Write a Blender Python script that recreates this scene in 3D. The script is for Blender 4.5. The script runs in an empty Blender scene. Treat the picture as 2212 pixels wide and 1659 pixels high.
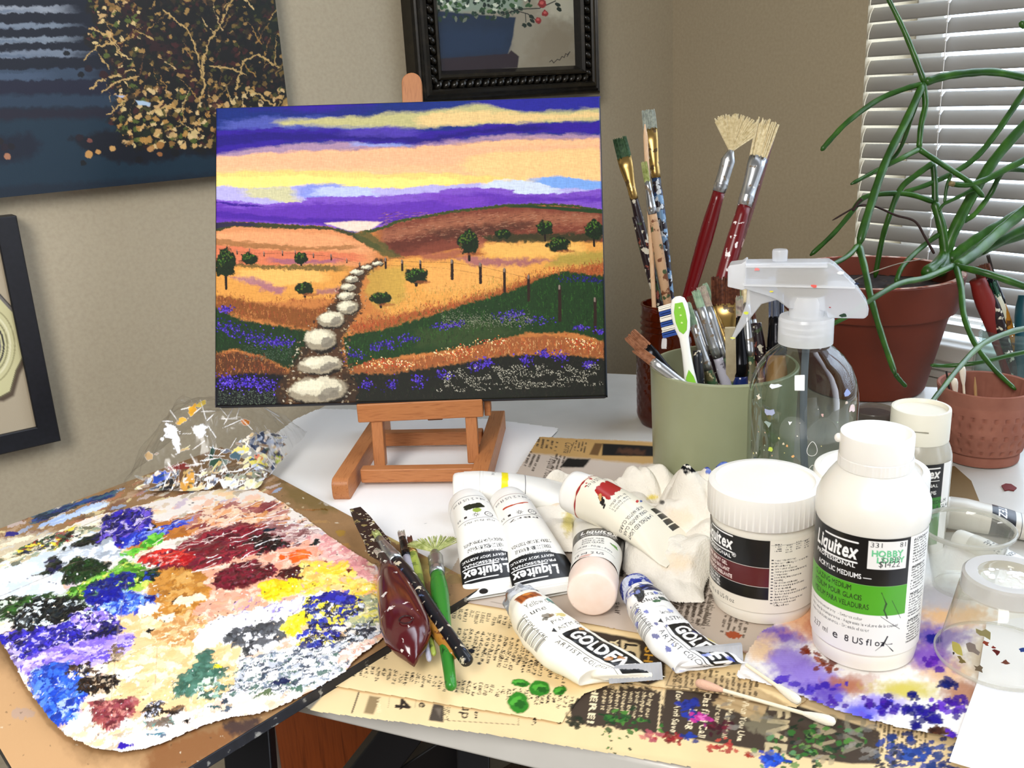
import bpy, math, random, time
import numpy as np
from mathutils import Vector, Matrix
T0 = time.time()
RES = 1.0                      # density of the painted meshes
SC = bpy.context.scene
COL = SC.collection
# ------------------------------------------------------------------ camera
FPX, CX, CY = 2025.0, 1106.0, 829.5
CAMH = 0.34
def _n(v):
    v = np.array(v, float); return v / np.linalg.norm(v)
_dn = _n([348, 6370, FPX]); _Z = -_dn
_X = np.array([2824, -798, FPX], float); _X = _n(_X - _X.dot(_Z) * _Z)
_Y = np.cross(_Z, _X)
RC = np.array([_X, _Y, _Z])            # camera (right, down, forward) -> world
CP = np.array([0, 0, CAMH], float)
cam_d = bpy.data.cameras.new('camera'); cam = bpy.data.objects.new('camera', cam_d); COL.objects.link(cam)
cam_d.sensor_width = 36; cam_d.lens = 36 * FPX / 2212; cam_d.clip_start = 0.02; cam_d.clip_end = 60
m = Matrix.Identity(4)
for i in range(3):
    m[i][0] = RC[i, 0]; m[i][1] = -RC[i, 1]; m[i][2] = -RC[i, 2]; m[i][3] = CP[i]
cam.matrix_world = m
SC.camera = cam
# ------------------------------------------------------------------ colour and world
def lin(c):
    """'#rrggbb' or (r,g,b) 0-255 -> linear rgb"""
    if isinstance(c, str):
        c = c.lstrip('#'); c = c if len(c) == 6 else ''.join(q * 2 for q in c); c = [int(c[i:i + 2], 16) for i in (0, 2, 4)]
    a = np.array(c[:3], float) / 255
    return np.where(a <= .04045, a / 12.92, ((a + .055) / 1.055) ** 2.4)
SC.view_settings.view_transform = 'Standard'; SC.view_settings.look = 'None'
SC.view_settings.exposure = 0.0; SC.view_settings.gamma = 1.0
SC.view_settings.use_curve_mapping = False
SC.cycles.transparent_max_bounces = 40
w = bpy.data.worlds.new('daylight'); SC.world = w; w.use_nodes = True
nt = w.node_tree; bg = nt.nodes['Background']
tc = nt.nodes.new('ShaderNodeTexCoord'); sx = nt.nodes.new('ShaderNodeSeparateXYZ')
nt.links.new(tc.outputs['Generated'], sx.inputs[0])
mr = nt.nodes.new('ShaderNodeMapRange'); mr.inputs[1].default_value = .15; mr.inputs[2].default_value = .45
nt.links.new(sx.outputs['X'], mr.inputs[0])
mx = nt.nodes.new('ShaderNodeMix'); mx.data_type = 'RGBA'
mx.inputs[6].default_value = (0.165, 0.163, 0.158, 1)     # the rest of the room
mx.inputs[7].default_value = (7.5, 8.1, 9.2, 1)        # sky outside the window wall
nt.links.new(mr.outputs[0], mx.inputs[0]); nt.links.new(mx.outputs[2], bg.inputs[0])
def area(name, loc, target, size, power, color, size_y=None):
    l = bpy.data.lights.new(name, 'AREA'); l.energy = power; l.size = size; l.color = color
    if size_y: l.shape = 'RECTANGLE'; l.size_y = size_y
    o = bpy.data.objects.new(name, l); COL.objects.link(o); o.location = loc
    o.rotation_euler = (Vector(target) - Vector(loc)).to_track_quat('-Z', 'Y').to_euler()
    return o
k = area("window_daylight_left", (-.72, -.22, 1.02), (.34, .62, .05), .62, 12.6, (1, .975, .945), .8); k.data.spread = math.radians(125)
area('blind_daylight_right', (1.6, 0.1, .55), (.6, .4, 0), .9, 8, (.85, .92, 1.0), .8)
# ------------------------------------------------------------------ measuring helpers (photo pixel <-> metre)
def ray(px, py): return RC @ np.array([(px - CX) / FPX, (py - CY) / FPX, 1.0])
def at(px, py, z=0.0):
    r = ray(px, py); return CP + r * ((z - CAMH) / r[2])
def atd(px, py, d): return CP + ray(px, py) * d
def atw(px, py, axis, val):
    r = ray(px, py); return CP + r * ((val - CP[axis]) / r[axis])
def proj(P):
    q = (np.asarray(P, float) - CP) @ RC
    return CX + FPX * q[..., 0] / q[..., 2], CY + FPX * q[..., 1] / q[..., 2], q[..., 2]
def hit(px, py, p0, nrm):
    r = ray(px, py); return CP + r * (np.dot(np.array(p0) - CP, nrm) / np.dot(r, nrm))
# ------------------------------------------------------------------ object helpers
def tag(o, label=None, cat=None, group=None, kind=None):
    if label: o['label'] = label
    if cat: o['category'] = cat
    if group: o['group'] = group
    if kind: o['kind'] = kind
    return o
def empty(name, loc, label=None, cat=None, group=None, rz=0):
    o = bpy.data.objects.new(name, None); COL.objects.link(o); o.location = [float(x) for x in loc]; o.rotation_euler = (0, 0, rz)
    o.empty_display_size = .01
    return tag(o, label, cat, group)
def link(name, me, mat, parent=None, smooth=True):
    o = bpy.data.objects.new(name, me); COL.objects.link(o)
    if mat is not None:
        for mm in (mat if isinstance(mat, (list, tuple)) else [mat]): me.materials.append(mm)
    if smooth: me.shade_smooth()
    if parent is not None:
        o.parent = parent; loc = Vector(parent.location)
        q = parent.parent
        while q is not None: loc += Vector(q.location); q = q.parent
        o.location = -loc          # parts are modelled in world coordinates
    return o
class MB:
    """collects shapes (world coordinates) and links them as one mesh"""
    def __init__(s): s.v = []; s.f = []; s.mi = []; s.M = None
    def add(s, vs, fs, mi=0):
        n = len(s.v)
        if s.M is not None: vs = [s.M @ Vector(v) for v in vs]
        s.v.extend([tuple(float(c) for c in v) for v in vs]); s.f.extend([tuple(i + n for i in f) for f in fs]); s.mi.extend([mi] * len(fs)); return s
    def box(s, c, size, rz=0, M=None, mi=0):
        hx, hy, hz = [q / 2 for q in size]
        R = M if M is not None else Matrix.Rotation(rz, 3, 'Z')
        vs = [Vector(c) + R @ Vector((x * hx, y * hy, z * hz)) for x in (-1, 1) for y in (-1, 1) for z in (-1, 1)]
        return s.add(vs, [(0, 1, 3, 2), (4, 6, 7, 5), (0, 4, 5, 1), (2, 3, 7, 6), (0, 2, 6, 4), (1, 5, 7, 3)], mi)
    def prism(s, pts, z0, z1, mi=0):
        n = len(pts); vs = [(p[0], p[1], z0) for p in pts] + [(p[0], p[1], z1) for p in pts]
        return s.add(vs, [tuple(range(n - 1, -1, -1)), tuple(range(n, 2 * n))] + [(i, (i + 1) % n, n + (i + 1) % n, n + i) for i in range(n)], mi)
    def extr(s, pts, d, mi=0):
        """polygon of 3-D points pushed along vector d"""
        n = len(pts); d = Vector(d); vs = [Vector(p) for p in pts] + [Vector(p) + d for p in pts]
        return s.add(vs, [tuple(range(n - 1, -1, -1)), tuple(range(n, 2 * n))] + [(i, (i + 1) % n, n + (i + 1) % n, n + i) for i in range(n)], mi)
    def rings(s, R, close=True, cap0=True, cap1=True, mi=0):
        n = len(R[0]); vs = [p for r in R for p in r]; fs = []
        for i in range(len(R) - 1):
            for j in range(n if close else n - 1):
                k = (j + 1) % n; fs.append((i * n + j, i * n + k, (i + 1) * n + k, (i + 1) * n + j))
        if close and cap0: fs.append(tuple(range(n - 1, -1, -1)))
        if close and cap1: fs.append(tuple(range((len(R) - 1) * n, len(R) * n)))
        return s.add(vs, fs, mi)
    def lathe(s, prof, c=(0, 0, 0), n=48, M=None, cap0=True, cap1=True, fn=None, mi=0):
        R = []
        M = M or Matrix.Identity(3)
        for r, z in prof:
            ring = []
            for j in range(n):
                a = 2 * math.pi * j / n; rr = r * (fn(a, z) if fn else 1)
                ring.append(Vector(c) + M @ Vector((rr * math.cos(a), rr * math.sin(a), z)))
            R.append(ring)
        return s.rings(R, True, cap0, cap1, mi)
    def tube(s, path, rad, n=10, sx=1.0, up=None, mi=0, caps=True):
        P = [Vector(p) for p in path]; R = []
        rad = [float(q) for q in rad] if isinstance(rad, (list, tuple, np.ndarray)) else [float(rad)] * len(P)
        prev = Vector(up) if up is not None else None
        for i, p in enumerate(P):
            t = (P[min(i + 1, len(P) - 1)] - P[max(i - 1, 0)]).normalized()
            if prev is None:
                prev = t.orthogonal()
            a = (prev - t * prev.dot(t)).normalized(); b = t.cross(a); prev = a
            R.append([p + rad[i] * (sx * a * math.cos(2 * math.pi * j / n) + b * math.sin(2 * math.pi * j / n)) for j in range(n)])
        return s.rings(R, True, caps, caps, mi)
    def ball(s, c, r, n=12, m=8, sc=(1, 1, 1), M=None, mi=0):
        M = M or Matrix.Identity(3); R = []
        for i in range(m + 1):
            th = math.pi * (i + .02) / (m + .04)
            R.append([Vector(c) + M @ Vector((r * sc[0] * math.sin(th) * math.cos(2 * math.pi * j / n), r * sc[1] * math.sin(th) * math.sin(2 * math.pi * j / n), r * sc[2] * math.cos(th))) for j in range(n)])
        return s.rings(R, True, True, True, mi)
    def build(s, name, mat, parent=None, smooth=False, bevel=0, auto=True, solid=0):
        me = bpy.data.meshes.new(name); me.from_pydata(s.v, [], s.f)
        me.polygons.foreach_set('material_index', s.mi); me.validate(); 
        import bmesh
        bm = bmesh.new(); bm.from_mesh(me)
        if len(s.v) < 60000:
            bmesh.ops.recalc_face_normals(bm, faces=bm.faces[:])
        if smooth and auto:
            for e in bm.edges:
                if len(e.link_faces) == 2 and e.calc_face_angle(0) > math.radians(42): e.smooth = False
        bm.to_mesh(me); bm.free()
        o = link(name, me, mat, parent, smooth)
        if bevel:
            b = o.modifiers.new('bevel', 'BEVEL'); b.width = bevel; b.segments = 3; b.limit_method = 'ANGLE'; b.angle_limit = math.radians(40)
            me.shade_smooth()
            for e in me.edges: pass
            b.harden_normals = True
        if solid:
            b = o.modifiers.new('thick', 'SOLIDIFY'); b.thickness = solid; b.offset = 0
        return o
def bez(pts, n=8):
    """Catmull-Rom through the points"""
    P = [np.array(p, float) for p in pts]; P = [2 * P[0] - P[1]] + P + [2 * P[-1] - P[-2]]; out = []
    for i in range(1, len(P) - 2):
        for k in range(n):
            t = k / n; a, b, c, d = P[i - 1:i + 3]
            out.append(.5 * (2 * b + (c - a) * t + (2 * a - 5 * b + 4 * c - d) * t * t + (3 * b - a - 3 * c + d) * t ** 3))
    out.append(P[-2]); return out
# ------------------------------------------------------------------ materials
MC = {}
def mat(name, col='#808080', rough=.5, metal=0, spec=.5, trans=0, ior=1.45, bump=None, coat=0, sheen=0, emit=None, sss=0, alpha=1):
    if name in MC: return MC[name]
    m = bpy.data.materials.new(name); m.use_nodes = True; p = m.node_tree.nodes['Principled BSDF']
    p.inputs['Base Color'].default_value = (*lin(col), 1); p.inputs['Roughness'].default_value = rough
    p.inputs['Metallic'].default_value = metal; p.inputs['Specular IOR Level'].default_value = spec
    p.inputs['Transmission Weight'].default_value = trans; p.inputs['IOR'].default_value = ior
    p.inputs['Coat Weight'].default_value = coat; p.inputs['Coat Roughness'].default_value = .12
    if sss: p.inputs['Subsurface Weight'].default_value = sss; p.inputs['Subsurface Radius'].default_value = (.006, .005, .004); p.inputs['Subsurface Scale'].default_value = 1
    if bump:
        nt = m.node_tree; t = nt.nodes.new('ShaderNodeTexNoise'); t.inputs['Scale'].default_value = bump[0]; t.inputs['Detail'].default_value = 6
        c = nt.nodes.new('ShaderNodeTexCoord'); nt.links.new(c.outputs['Object'], t.inputs['Vector'])
        b = nt.nodes.new('ShaderNodeBump'); b.inputs['Strength'].default_value = bump[1]; b.inputs['Distance'].default_value = bump[2] if len(bump) > 2 else .001
        nt.links.new(t.outputs['Fac'], b.inputs['Height']); nt.links.new(b.outputs[0], p.inputs['Normal'])
    MC[name] = m; return m
def nodes_of(m): return m.node_tree, m.node_tree.nodes['Principled BSDF']
def noisemat(name, cols, scale=30, rough=.5, stretch=(1, 1, 1), detail=5, bump=0, metal=0, coat=0, dist=.0005, spec=.5, distort=0, kind='noise'):
    """colour ramp over noise; cols = [(pos, colour), ...]"""
    if name in MC: return MC[name]
    m = mat(name, cols[0][1], rough, metal, spec, coat=coat); nt, p = nodes_of(m)
    c = nt.nodes.new('ShaderNodeTexCoord'); mp = nt.nodes.new('ShaderNodeMapping'); mp.inputs['Scale'].default_value = stretch
    nt.links.new(c.outputs['Object'], mp.inputs[0])
    t = nt.nodes.new('ShaderNodeTexNoise'); t.inputs['Scale'].default_value = scale; t.inputs['Detail'].default_value = detail; t.inputs['Distortion'].default_value = distort
    nt.links.new(mp.outputs[0], t.inputs['Vector'])
    r = nt.nodes.new('ShaderNodeValToRGB')
    while len(r.color_ramp.elements) < len(cols): r.color_ramp.elements.new(.5)
    for e, (q, cc) in zip(r.color_ramp.elements, cols): e.position = q; e.color = (*lin(cc), 1)
    nt.links.new(t.outputs['Fac'], r.inputs[0]); nt.links.new(r.outputs[0], p.inputs['Base Color'])
    if bump:
        b = nt.nodes.new('ShaderNodeBump'); b.inputs['Strength'].default_value = bump; b.inputs['Distance'].default_value = dist
        nt.links.new(t.outputs['Fac'], b.inputs['Height']); nt.links.new(b.outputs[0], p.inputs['Normal'])
    return m
def spatter(name, base, spots, rough=.35, scale=130, metal=0, stretch=(1, 1, 1), coat=0):
    """base colour with dried paint specks: spots = [(threshold, colour, noise scale factor)]"""
    if name in MC: return MC[name]
    m = mat(name, base, rough, metal, coat=coat); nt, p = nodes_of(m)
    c = nt.nodes.new('ShaderNodeTexCoord'); mp = nt.nodes.new('ShaderNodeMapping'); mp.inputs['Scale'].default_value = stretch
    nt.links.new(c.outputs['Object'], mp.inputs[0])
    prev = None; msum = None
    for i, (th, cc, k) in enumerate(spots):
        t = nt.nodes.new('ShaderNodeTexNoise'); t.inputs['Scale'].default_value = scale * k; t.inputs['Detail'].default_value = 4
        o = nt.nodes.new('ShaderNodeVectorMath'); o.operation = 'ADD'; o.inputs[1].default_value = (i * 1.37 + .2, i * .71, i * 2.3)
        nt.links.new(mp.outputs[0], o.inputs[0]); nt.links.new(o.outputs[0], t.inputs['Vector'])
        g = nt.nodes.new('ShaderNodeMapRange'); g.inputs[1].default_value = th; g.inputs[2].default_value = th + .025
        nt.links.new(t.outputs['Fac'], g.inputs[0])
        x = nt.nodes.new('ShaderNodeMix'); x.data_type = 'RGBA'
        x.inputs[6].default_value = (*lin(base), 1); x.inputs[7].default_value = (*lin(cc), 1)
        if prev is not None: nt.links.new(prev, x.inputs[6])
        nt.links.new(g.outputs[0], x.inputs[0]); prev = x.outputs[2]
        if metal:
            if msum is None: msum = g.outputs[0]
            else:
                q = nt.nodes.new('ShaderNodeMath'); q.operation = 'MAXIMUM'; nt.links.new(msum, q.inputs[0]); nt.links.new(g.outputs[0], q.inputs[1]); msum = q.outputs[0]
    nt.links.new(prev, p.inputs['Base Color'])
    if metal and msum is not None:
        q = nt.nodes.new('ShaderNodeMath'); q.operation = 'SUBTRACT'; q.inputs[0].default_value = metal; q.use_clamp = True
        nt.links.new(msum, q.inputs[1]); nt.links.new(q.outputs[0], p.inputs['Metallic'])
    return m
def thin_ior(nt, fr, ior):
    """same reflectance from both sides of a thin wall"""
    g = nt.nodes.new('ShaderNodeNewGeometry'); m_ = nt.nodes.new('ShaderNodeMapRange'); m_.inputs[3].default_value = ior; m_.inputs[4].default_value = 1 / ior
    nt.links.new(g.outputs['Backfacing'], m_.inputs[0]); nt.links.new(m_.outputs[0], fr.inputs[0])
def clearmat(name, tint='#ffffff', rough=.06, ior=1.45, haze=0.0, hazecol='#ffffff', gloss=1.0):
    """thin clear plastic or glass wall: see-through, with surface reflections and optional milky haze"""
    if name in MC: return MC[name]
    m = bpy.data.materials.new(name); m.use_nodes = True; nt = m.node_tree; nt.nodes.clear()
    out = nt.nodes.new('ShaderNodeOutputMaterial'); tr = nt.nodes.new('ShaderNodeBsdfTransparent'); tr.inputs[0].default_value = (*lin(tint), 1)
    gl = nt.nodes.new('ShaderNodeBsdfGlossy'); gl.inputs['Roughness'].default_value = rough
    fr = nt.nodes.new('ShaderNodeFresnel'); thin_ior(nt, fr, ior)
    mu = nt.nodes.new('ShaderNodeMath'); mu.operation = 'MULTIPLY'; mu.inputs[1].default_value = gloss; mu.use_clamp = True
    nt.links.new(fr.outputs[0], mu.inputs[0])
    x = nt.nodes.new('ShaderNodeMixShader'); nt.links.new(mu.outputs[0], x.inputs[0]); nt.links.new(gl.outputs[0], x.inputs[2])
    if haze:
        df = nt.nodes.new('ShaderNodeBsdfDiffuse'); df.inputs[0].default_value = (*lin(hazecol), 1)
        tl = nt.nodes.new('ShaderNodeBsdfTranslucent'); tl.inputs[0].default_value = (*lin(hazecol), 1)
        h2 = nt.nodes.new('ShaderNodeMixShader'); h2.inputs[0].default_value = .4; nt.links.new(df.outputs[0], h2.inputs[1]); nt.links.new(tl.outputs[0], h2.inputs[2])
        h = nt.nodes.new('ShaderNodeMixShader'); h.inputs[0].default_value = haze
        nt.links.new(tr.outputs[0], h.inputs[1]); nt.links.new(h2.outputs[0], h.inputs[2]); nt.links.new(h.outputs[0], x.inputs[1])
    else: nt.links.new(tr.outputs[0], x.inputs[1])
    nt.links.new(x.outputs[0], out.inputs[0]); MC[name] = m; return m
def vcmat(name, rough=.5, bump=None, coat=0, spec=.5, trans=False, sheen=0):
    """colours come from the painted colour attribute of the mesh"""
    if name in MC: return MC[name]
    m = mat(name, '#ffffff', rough, 0, spec, bump=bump, coat=coat); nt, p = nodes_of(m)
    a = nt.nodes.new('ShaderNodeAttribute'); a.attribute_name = 'paint'; nt.links.new(a.outputs['Color'], p.inputs['Base Color'])
    if trans:
        nt.links.new(a.outputs['Alpha'], p.inputs['Alpha'])
    return m
def wood(name, c1, c2, c3, scale=60, axis='X', rough=.45):
    st = {'X': (1, 14, 14), 'Y': (14, 1, 14), 'Z': (14, 14, 1)}[axis]
    return noisemat(name, [(.25, c1), (.5, c2), (.62, c1), (.75, c3)], scale, rough, st, 6, .15, dist=.0002, distort=.4)
# ------------------------------------------------------------------ noise and painting
_rs = np.random.RandomState(7); _LAT = _rs.rand(256, 256)
def vnoise(x, y, seed=0):
    x = np.asarray(x, float) + seed * 17.31; y = np.asarray(y, float) + seed * 9.77
    xi = np.floor(x).astype(int); yi = np.floor(y).astype(int); fx = x - xi; fy = y - yi
    fx = fx * fx * (3 - 2 * fx); fy = fy * fy * (3 - 2 * fy)
    a = _LAT[yi & 255, xi & 255]; b = _LAT[yi & 255, (xi + 1) & 255]; c = _LAT[(yi + 1) & 255, xi & 255]; d = _LAT[(yi + 1) & 255, (xi + 1) & 255]
    return (a * (1 - fx) + b * fx) * (1 - fy) + (c * (1 - fx) + d * fx) * fy
def fbm(x, y, seed=0, o=4):
    s = 0; a = .5; t = 0
    for i in range(o): s = s + a * vnoise(x * 2 ** i, y * 2 ** i, seed + i * 3); t += a; a *= .5
    return s / t
# glyph bitmaps from Blender's own font
GS = 40
_GL = {}
def glyph(ch):
    if ch in _GL: return _GL[ch]
    cu = bpy.data.curves.new('g', 'FONT'); cu.body = ch; cu.resolution_u = 3; cu.size = 1
    o = bpy.data.objects.new('g', cu); COL.objects.link(o)
    dg = bpy.context.evaluated_depsgraph_get(); me = o.evaluated_get(dg).to_mesh()
    me.calc_loop_triangles(); V = np.array([v.co[:2] for v in me.vertices]) if len(me.vertices) else np.zeros((0, 2))
    Tt = [tuple(t.vertices) for t in me.loop_triangles]; o.evaluated_get(dg).to_mesh_clear()
    bpy.data.objects.remove(o); bpy.data.curves.remove(cu)
    if len(V) == 0:
        _GL[ch] = (None, 0, .28); return _GL[ch]
    x0 = V[:, 0].min(); x1 = V[:, 0].max(); Wp = int((x1 - x0) * GS) + 4; Hp = int(1.3 * GS)
    B = np.zeros((Hp, Wp), np.float32)
    for t in Tt:
        p = V[list(t)]; X = (p[:, 0] - x0) * GS + 1.5; Yy = (p[:, 1] + .3) * GS
        a0, a1 = int(max(0, X.min())), int(min(Wp, X.max() + 2)); b0, b1 = int(max(0, Yy.min())), int(min(Hp, Yy.max() + 2))
        if a1 <= a0 or b1 <= b0: continue
        gx, gy = np.meshgrid(np.arange(a0, a1) + .0, np.arange(b0, b1) + .0)
        d = [(X[(k + 1) % 3] - X[k]) * (gy - Yy[k]) - (Yy[(k + 1) % 3] - Yy[k]) * (gx - X[k]) for k in range(3)]
        ins = ((d[0] >= -.3) & (d[1] >= -.3) & (d[2] >= -.3)) | ((d[0] <= .3) & (d[1] <= .3) & (d[2] <= .3))
        B[b0:b1, a0:a1] = np.maximum(B[b0:b1, a0:a1], ins)
    _GL[ch] = (B, x0, x1 - min(x0, 0) + .07); return _GL[ch]
def textbmp(s, bold=0, space=0.0):
    xs = []; x = 0
    for ch in s:
        B, x0, adv = glyph(ch); xs.append(x); x += adv + space
    Wp = int(x * GS) + 8; out = np.zeros((int(1.3 * GS), Wp), np.float32)
    for ch, xx in zip(s, xs):
        B, x0, adv = glyph(ch)
        if B is None: continue
        a = int((xx + max(x0, 0)) * GS); e = min(Wp, a + B.shape[1]); out[:, a:e] = np.maximum(out[:, a:e], B[:, :e - a])
    for _ in range(bold):
        o2 = out.copy(); o2[:, 1:] = np.maximum(o2[:, 1:], out[:, :-1]); o2[1:] = np.maximum(o2[1:], out[:-1]); out = o2
    return out, x
class Paint:
    """colour and relief for a grid of sample points with authoring coordinates U, V"""
    def __init__(s, U, V, base='#ffffff'):
        s.U = U.astype(np.float32); s.V = V.astype(np.float32); s.C = np.empty(U.shape + (4,), np.float32); s.C[..., 3] = 1
        s.C[..., :3] = s.c(base); s.H = np.zeros(U.shape, np.float32)
        st = 8; s.us = s.U[::st, ::st]; s.vs = s.V[::st, ::st]; s.st = st
    def c(s, col):
        if isinstance(col, str): return lin(col).astype(np.float32)
        return np.asarray(lin(col), np.float32)
    def sl(s, x0, y0, x1, y1):
        st = s.st; e = 0
        msk = (s.us >= x0 - s.pad) & (s.us <= x1 + s.pad) & (s.vs >= y0 - s.pad) & (s.vs <= y1 + s.pad)
        if not msk.any(): return None
        r = np.where(msk.any(1))[0]; c = np.where(msk.any(0))[0]
        return (slice(max(0, (r[0] - 1) * st), (r[-1] + 2) * st), slice(max(0, (c[0] - 1) * st), (c[-1] + 2) * st))
    @property
    def pad(s):
        if not hasattr(s, '_pad'):
            s._pad = float(max(np.abs(np.diff(s.us, axis=1)).max(initial=0) + np.abs(np.diff(s.vs, axis=1)).max(initial=0), np.abs(np.diff(s.us, axis=0)).max(initial=0) + np.abs(np.diff(s.vs, axis=0)).max(initial=0)))
        return s._pad
    def mix(s, S, m, col, h=0):
        m = m[..., None].astype(np.float32)
        cc = col if isinstance(col, np.ndarray) and col.ndim == 3 else s.c(col)
        s.C[S + (slice(0, 3),)] = s.C[S + (slice(0, 3),)] * (1 - m) + cc * m
        if h: s.H[S] += m[..., 0] * h
    def warp(s, ax, ay, kx, ky, seed=0, m=1.0):
        """drag the wet paint about: ax, ay authoring units, kx, ky size of the swirls"""
        Hh, Ww = s.U.shape; j, i = np.meshgrid(np.arange(Ww), np.arange(Hh)); cu = abs(float(s.U[Hh // 2, Ww // 2 + 1] - s.U[Hh // 2, Ww // 2])) + abs(float(s.V[Hh // 2, Ww // 2 + 1] - s.V[Hh // 2, Ww // 2])); cv = abs(float(s.V[Hh // 2 + 1, Ww // 2] - s.V[Hh // 2, Ww // 2])) + abs(float(s.U[Hh // 2 + 1, Ww // 2] - s.U[Hh // 2, Ww // 2]))
        a = 2 * ax / cu * (fbm(s.U / kx, s.V / ky, seed, 4) - .5) * m; b = 2 * ay / cv * (fbm(s.U / kx, s.V / ky, seed + 9, 4) - .5) * m
        jj = np.clip(j + a, 0, Ww - 1).astype(int); ii = np.clip(i + b, 0, Hh - 1).astype(int); s.C = s.C[ii, jj]; s.H = s.H[ii, jj]
    def poly(s, pts, col, soft=1.0, rag=0, rs=12, seed=1, a=1.0, h=0, gate=None):
        P = np.array(pts, float); S = s.sl(P[:, 0].min() - rag - soft, P[:, 1].min() - rag - soft, P[:, 0].max() + rag + soft, P[:, 1].max() + rag + soft)
        if S is None: return s
        u, v = s.U[S], s.V[S]
        if rag:
            u2 = u + rag * 2 * (fbm(u / rs, v / rs, seed, 3) - .5); v = v + rag * 2 * (fbm(u / rs, v / rs, seed + 5, 3) - .5); u = u2
        ins = np.zeros(u.shape, bool); dm = np.full(u.shape, 1e9, np.float32)
        n = len(P)
        for i in range(n):
            x0, y0 = P[i]; x1, y1 = P[(i + 1) % n]
            if y0 != y1:
                c = ((y0 > v) != (y1 > v)) & (u < (x1 - x0) * (v - y0) / (y1 - y0) + x0); ins ^= c
            if soft > 0:
                L = (x1 - x0) ** 2 + (y1 - y0) ** 2 + 1e-9; t = np.clip(((u - x0) * (x1 - x0) + (v - y0) * (y1 - y0)) / L, 0, 1)
                dm = np.minimum(dm, np.hypot(u - x0 - t * (x1 - x0), v - y0 - t * (y1 - y0)))
        m = ins.astype(np.float32) if soft <= 0 else np.clip(.5 + np.where(ins, dm, -dm) / (2 * soft), 0, 1)
        if gate: m = m * np.clip((fbm(s.U[S] / gate[0], s.V[S] / gate[1], gate[3] if len(gate) > 3 else 4, 3) - gate[2]) * 12, 0, 1)
        s.mix(S, m * a, col, h); return s
    def dab(s, x, y, rx, ry=None, ang=0, col='#000000', rag=.3, rs=None, soft=.15, a=1.0, seed=None, h=0):
        ry = ry or rx; R = max(rx, ry) * (1 + rag)
        S = s.sl(x - R, y - R, x + R, y + R)
        if S is None: return s
        u, v = s.U[S] - x, s.V[S] - y; ca, sa = math.cos(ang), math.sin(ang)
        p, q = (u * ca + v * sa) / rx, (-u * sa + v * ca) / ry
        d = np.sqrt(p * p + q * q)
        if rag:
            sd = seed if seed is not None else (x * .37 + y * .73) % 97
            k = (rs or min(rx, ry) * .7)
            d = d + rag * 2 * (fbm(s.U[S] / k, s.V[S] / k, sd, 3) - .5)
        m = np.clip((1 - d) / soft + .5, 0, 1); s.mix(S, m * a, col, h); return s
    def line(s, pts, w, col, soft=.6, rag=0, a=1.0, h=0, rs=6, taper=False):
        P = np.array(pts, float)
        for i in range(len(P) - 1):
            x0, y0 = P[i]; x1, y1 = P[i + 1]; W2 = w + rag
            S = s.sl(min(x0, x1) - W2, min(y0, y1) - W2, max(x0, x1) + W2, max(y0, y1) + W2)
            if S is None: continue
            u, v = s.U[S], s.V[S]
            L = (x1 - x0) ** 2 + (y1 - y0) ** 2 + 1e-9; t = np.clip(((u - x0) * (x1 - x0) + (v - y0) * (y1 - y0)) / L, 0, 1)
            d = np.hypot(u - x0 - t * (x1 - x0), v - y0 - t * (y1 - y0))
            ww = w / 2 * (1 - (i + t) / (len(P) - 1) * .8) if taper else w / 2
            if rag: d = d + rag * (fbm(u / rs, v / rs, i + x0 % 13, 2) - .5) * 2
            s.mix(S, np.clip((ww - d) / soft + .5, 0, 1) * a, col, h)
        return s
    def band(s, f0, f1, col, soft=4, rag=4, rx=60, ry=14, seed=0, a=1.0, x0=-1e9, x1=1e9):
        """paint between two curves y=f0(x) and y=f1(x) given as [(x,y),...]"""
        A = np.array(f0, float); B = np.array(f1, float)
        lo = min(A[:, 1].min(), B[:, 1].min()) - rag - soft; hi = max(A[:, 1].max(), B[:, 1].max()) + rag + soft
        S = s.sl(max(x0, min(A[0, 0], B[0, 0])) - 5, lo, min(x1, max(A[-1, 0], B[-1, 0])) + 5, hi)
        if S is None: return s
        u, v = s.U[S], s.V[S]; nz = (fbm(u / rx, v / ry, seed, 4) - .5) * 2 * rag
        ya = np.interp(u, A[:, 0], A[:, 1]); yb = np.interp(u, B[:, 0], B[:, 1])
        m = np.clip((v + nz - ya) / soft + .5, 0, 1) * np.clip((yb - v - nz) / soft + .5, 0, 1)
        xa = max(A[0, 0], B[0, 0], x0); xb = min(A[-1, 0], B[-1, 0], x1); fd = min(70, (xb - xa) * .3)
        lo_, hi_ = float(s.us.min()), float(s.us.max())
        if xa > lo_: m = m * np.clip((u - xa) / fd + .6 * (fbm(u / 40, v / 9, seed + 2, 3) - .5), 0, 1)
        if xb < hi_: m = m * np.clip((xb - u) / fd + .6 * (fbm(u / 40, v / 9, seed + 4, 3) - .5), 0, 1)
        s.mix(S, m * a, col); return s
    def text(s, string, x, y, size, col='#000000', ang=0.0, sx=1.0, shear=0.0, bold=0, space=0.0, width=None, a=1.0, down=True, cut=None):
        """baseline starts at (x, y); size = em height in authoring units; v grows downward when down"""
        B, adv = textbmp(string, bold, space)
        if width: sx = width / (adv * size)
        ca, sa = math.cos(ang), math.sin(ang); Wd = adv * size * sx
        cs = [(x + ca * q - sa * r, y + sa * q + ca * r) for q in (-.1 * size, Wd) for r in (-1.1 * size, .35 * size)]
        if not down: cs = [(x + ca * q - sa * r, y + sa * q + ca * r) for q in (-.1 * size, Wd) for r in (1.1 * size, -.35 * size)]
        X = [c[0] for c in cs]; Y = [c[1] for c in cs]
        S = s.sl(min(X), min(Y), max(X), max(Y))
        if S is None: return s
        u, v = s.U[S] - x, s.V[S] - y; q = (u * ca + v * sa) / size; r = (-u * sa + v * ca) / size
        if down: r = -r
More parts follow.
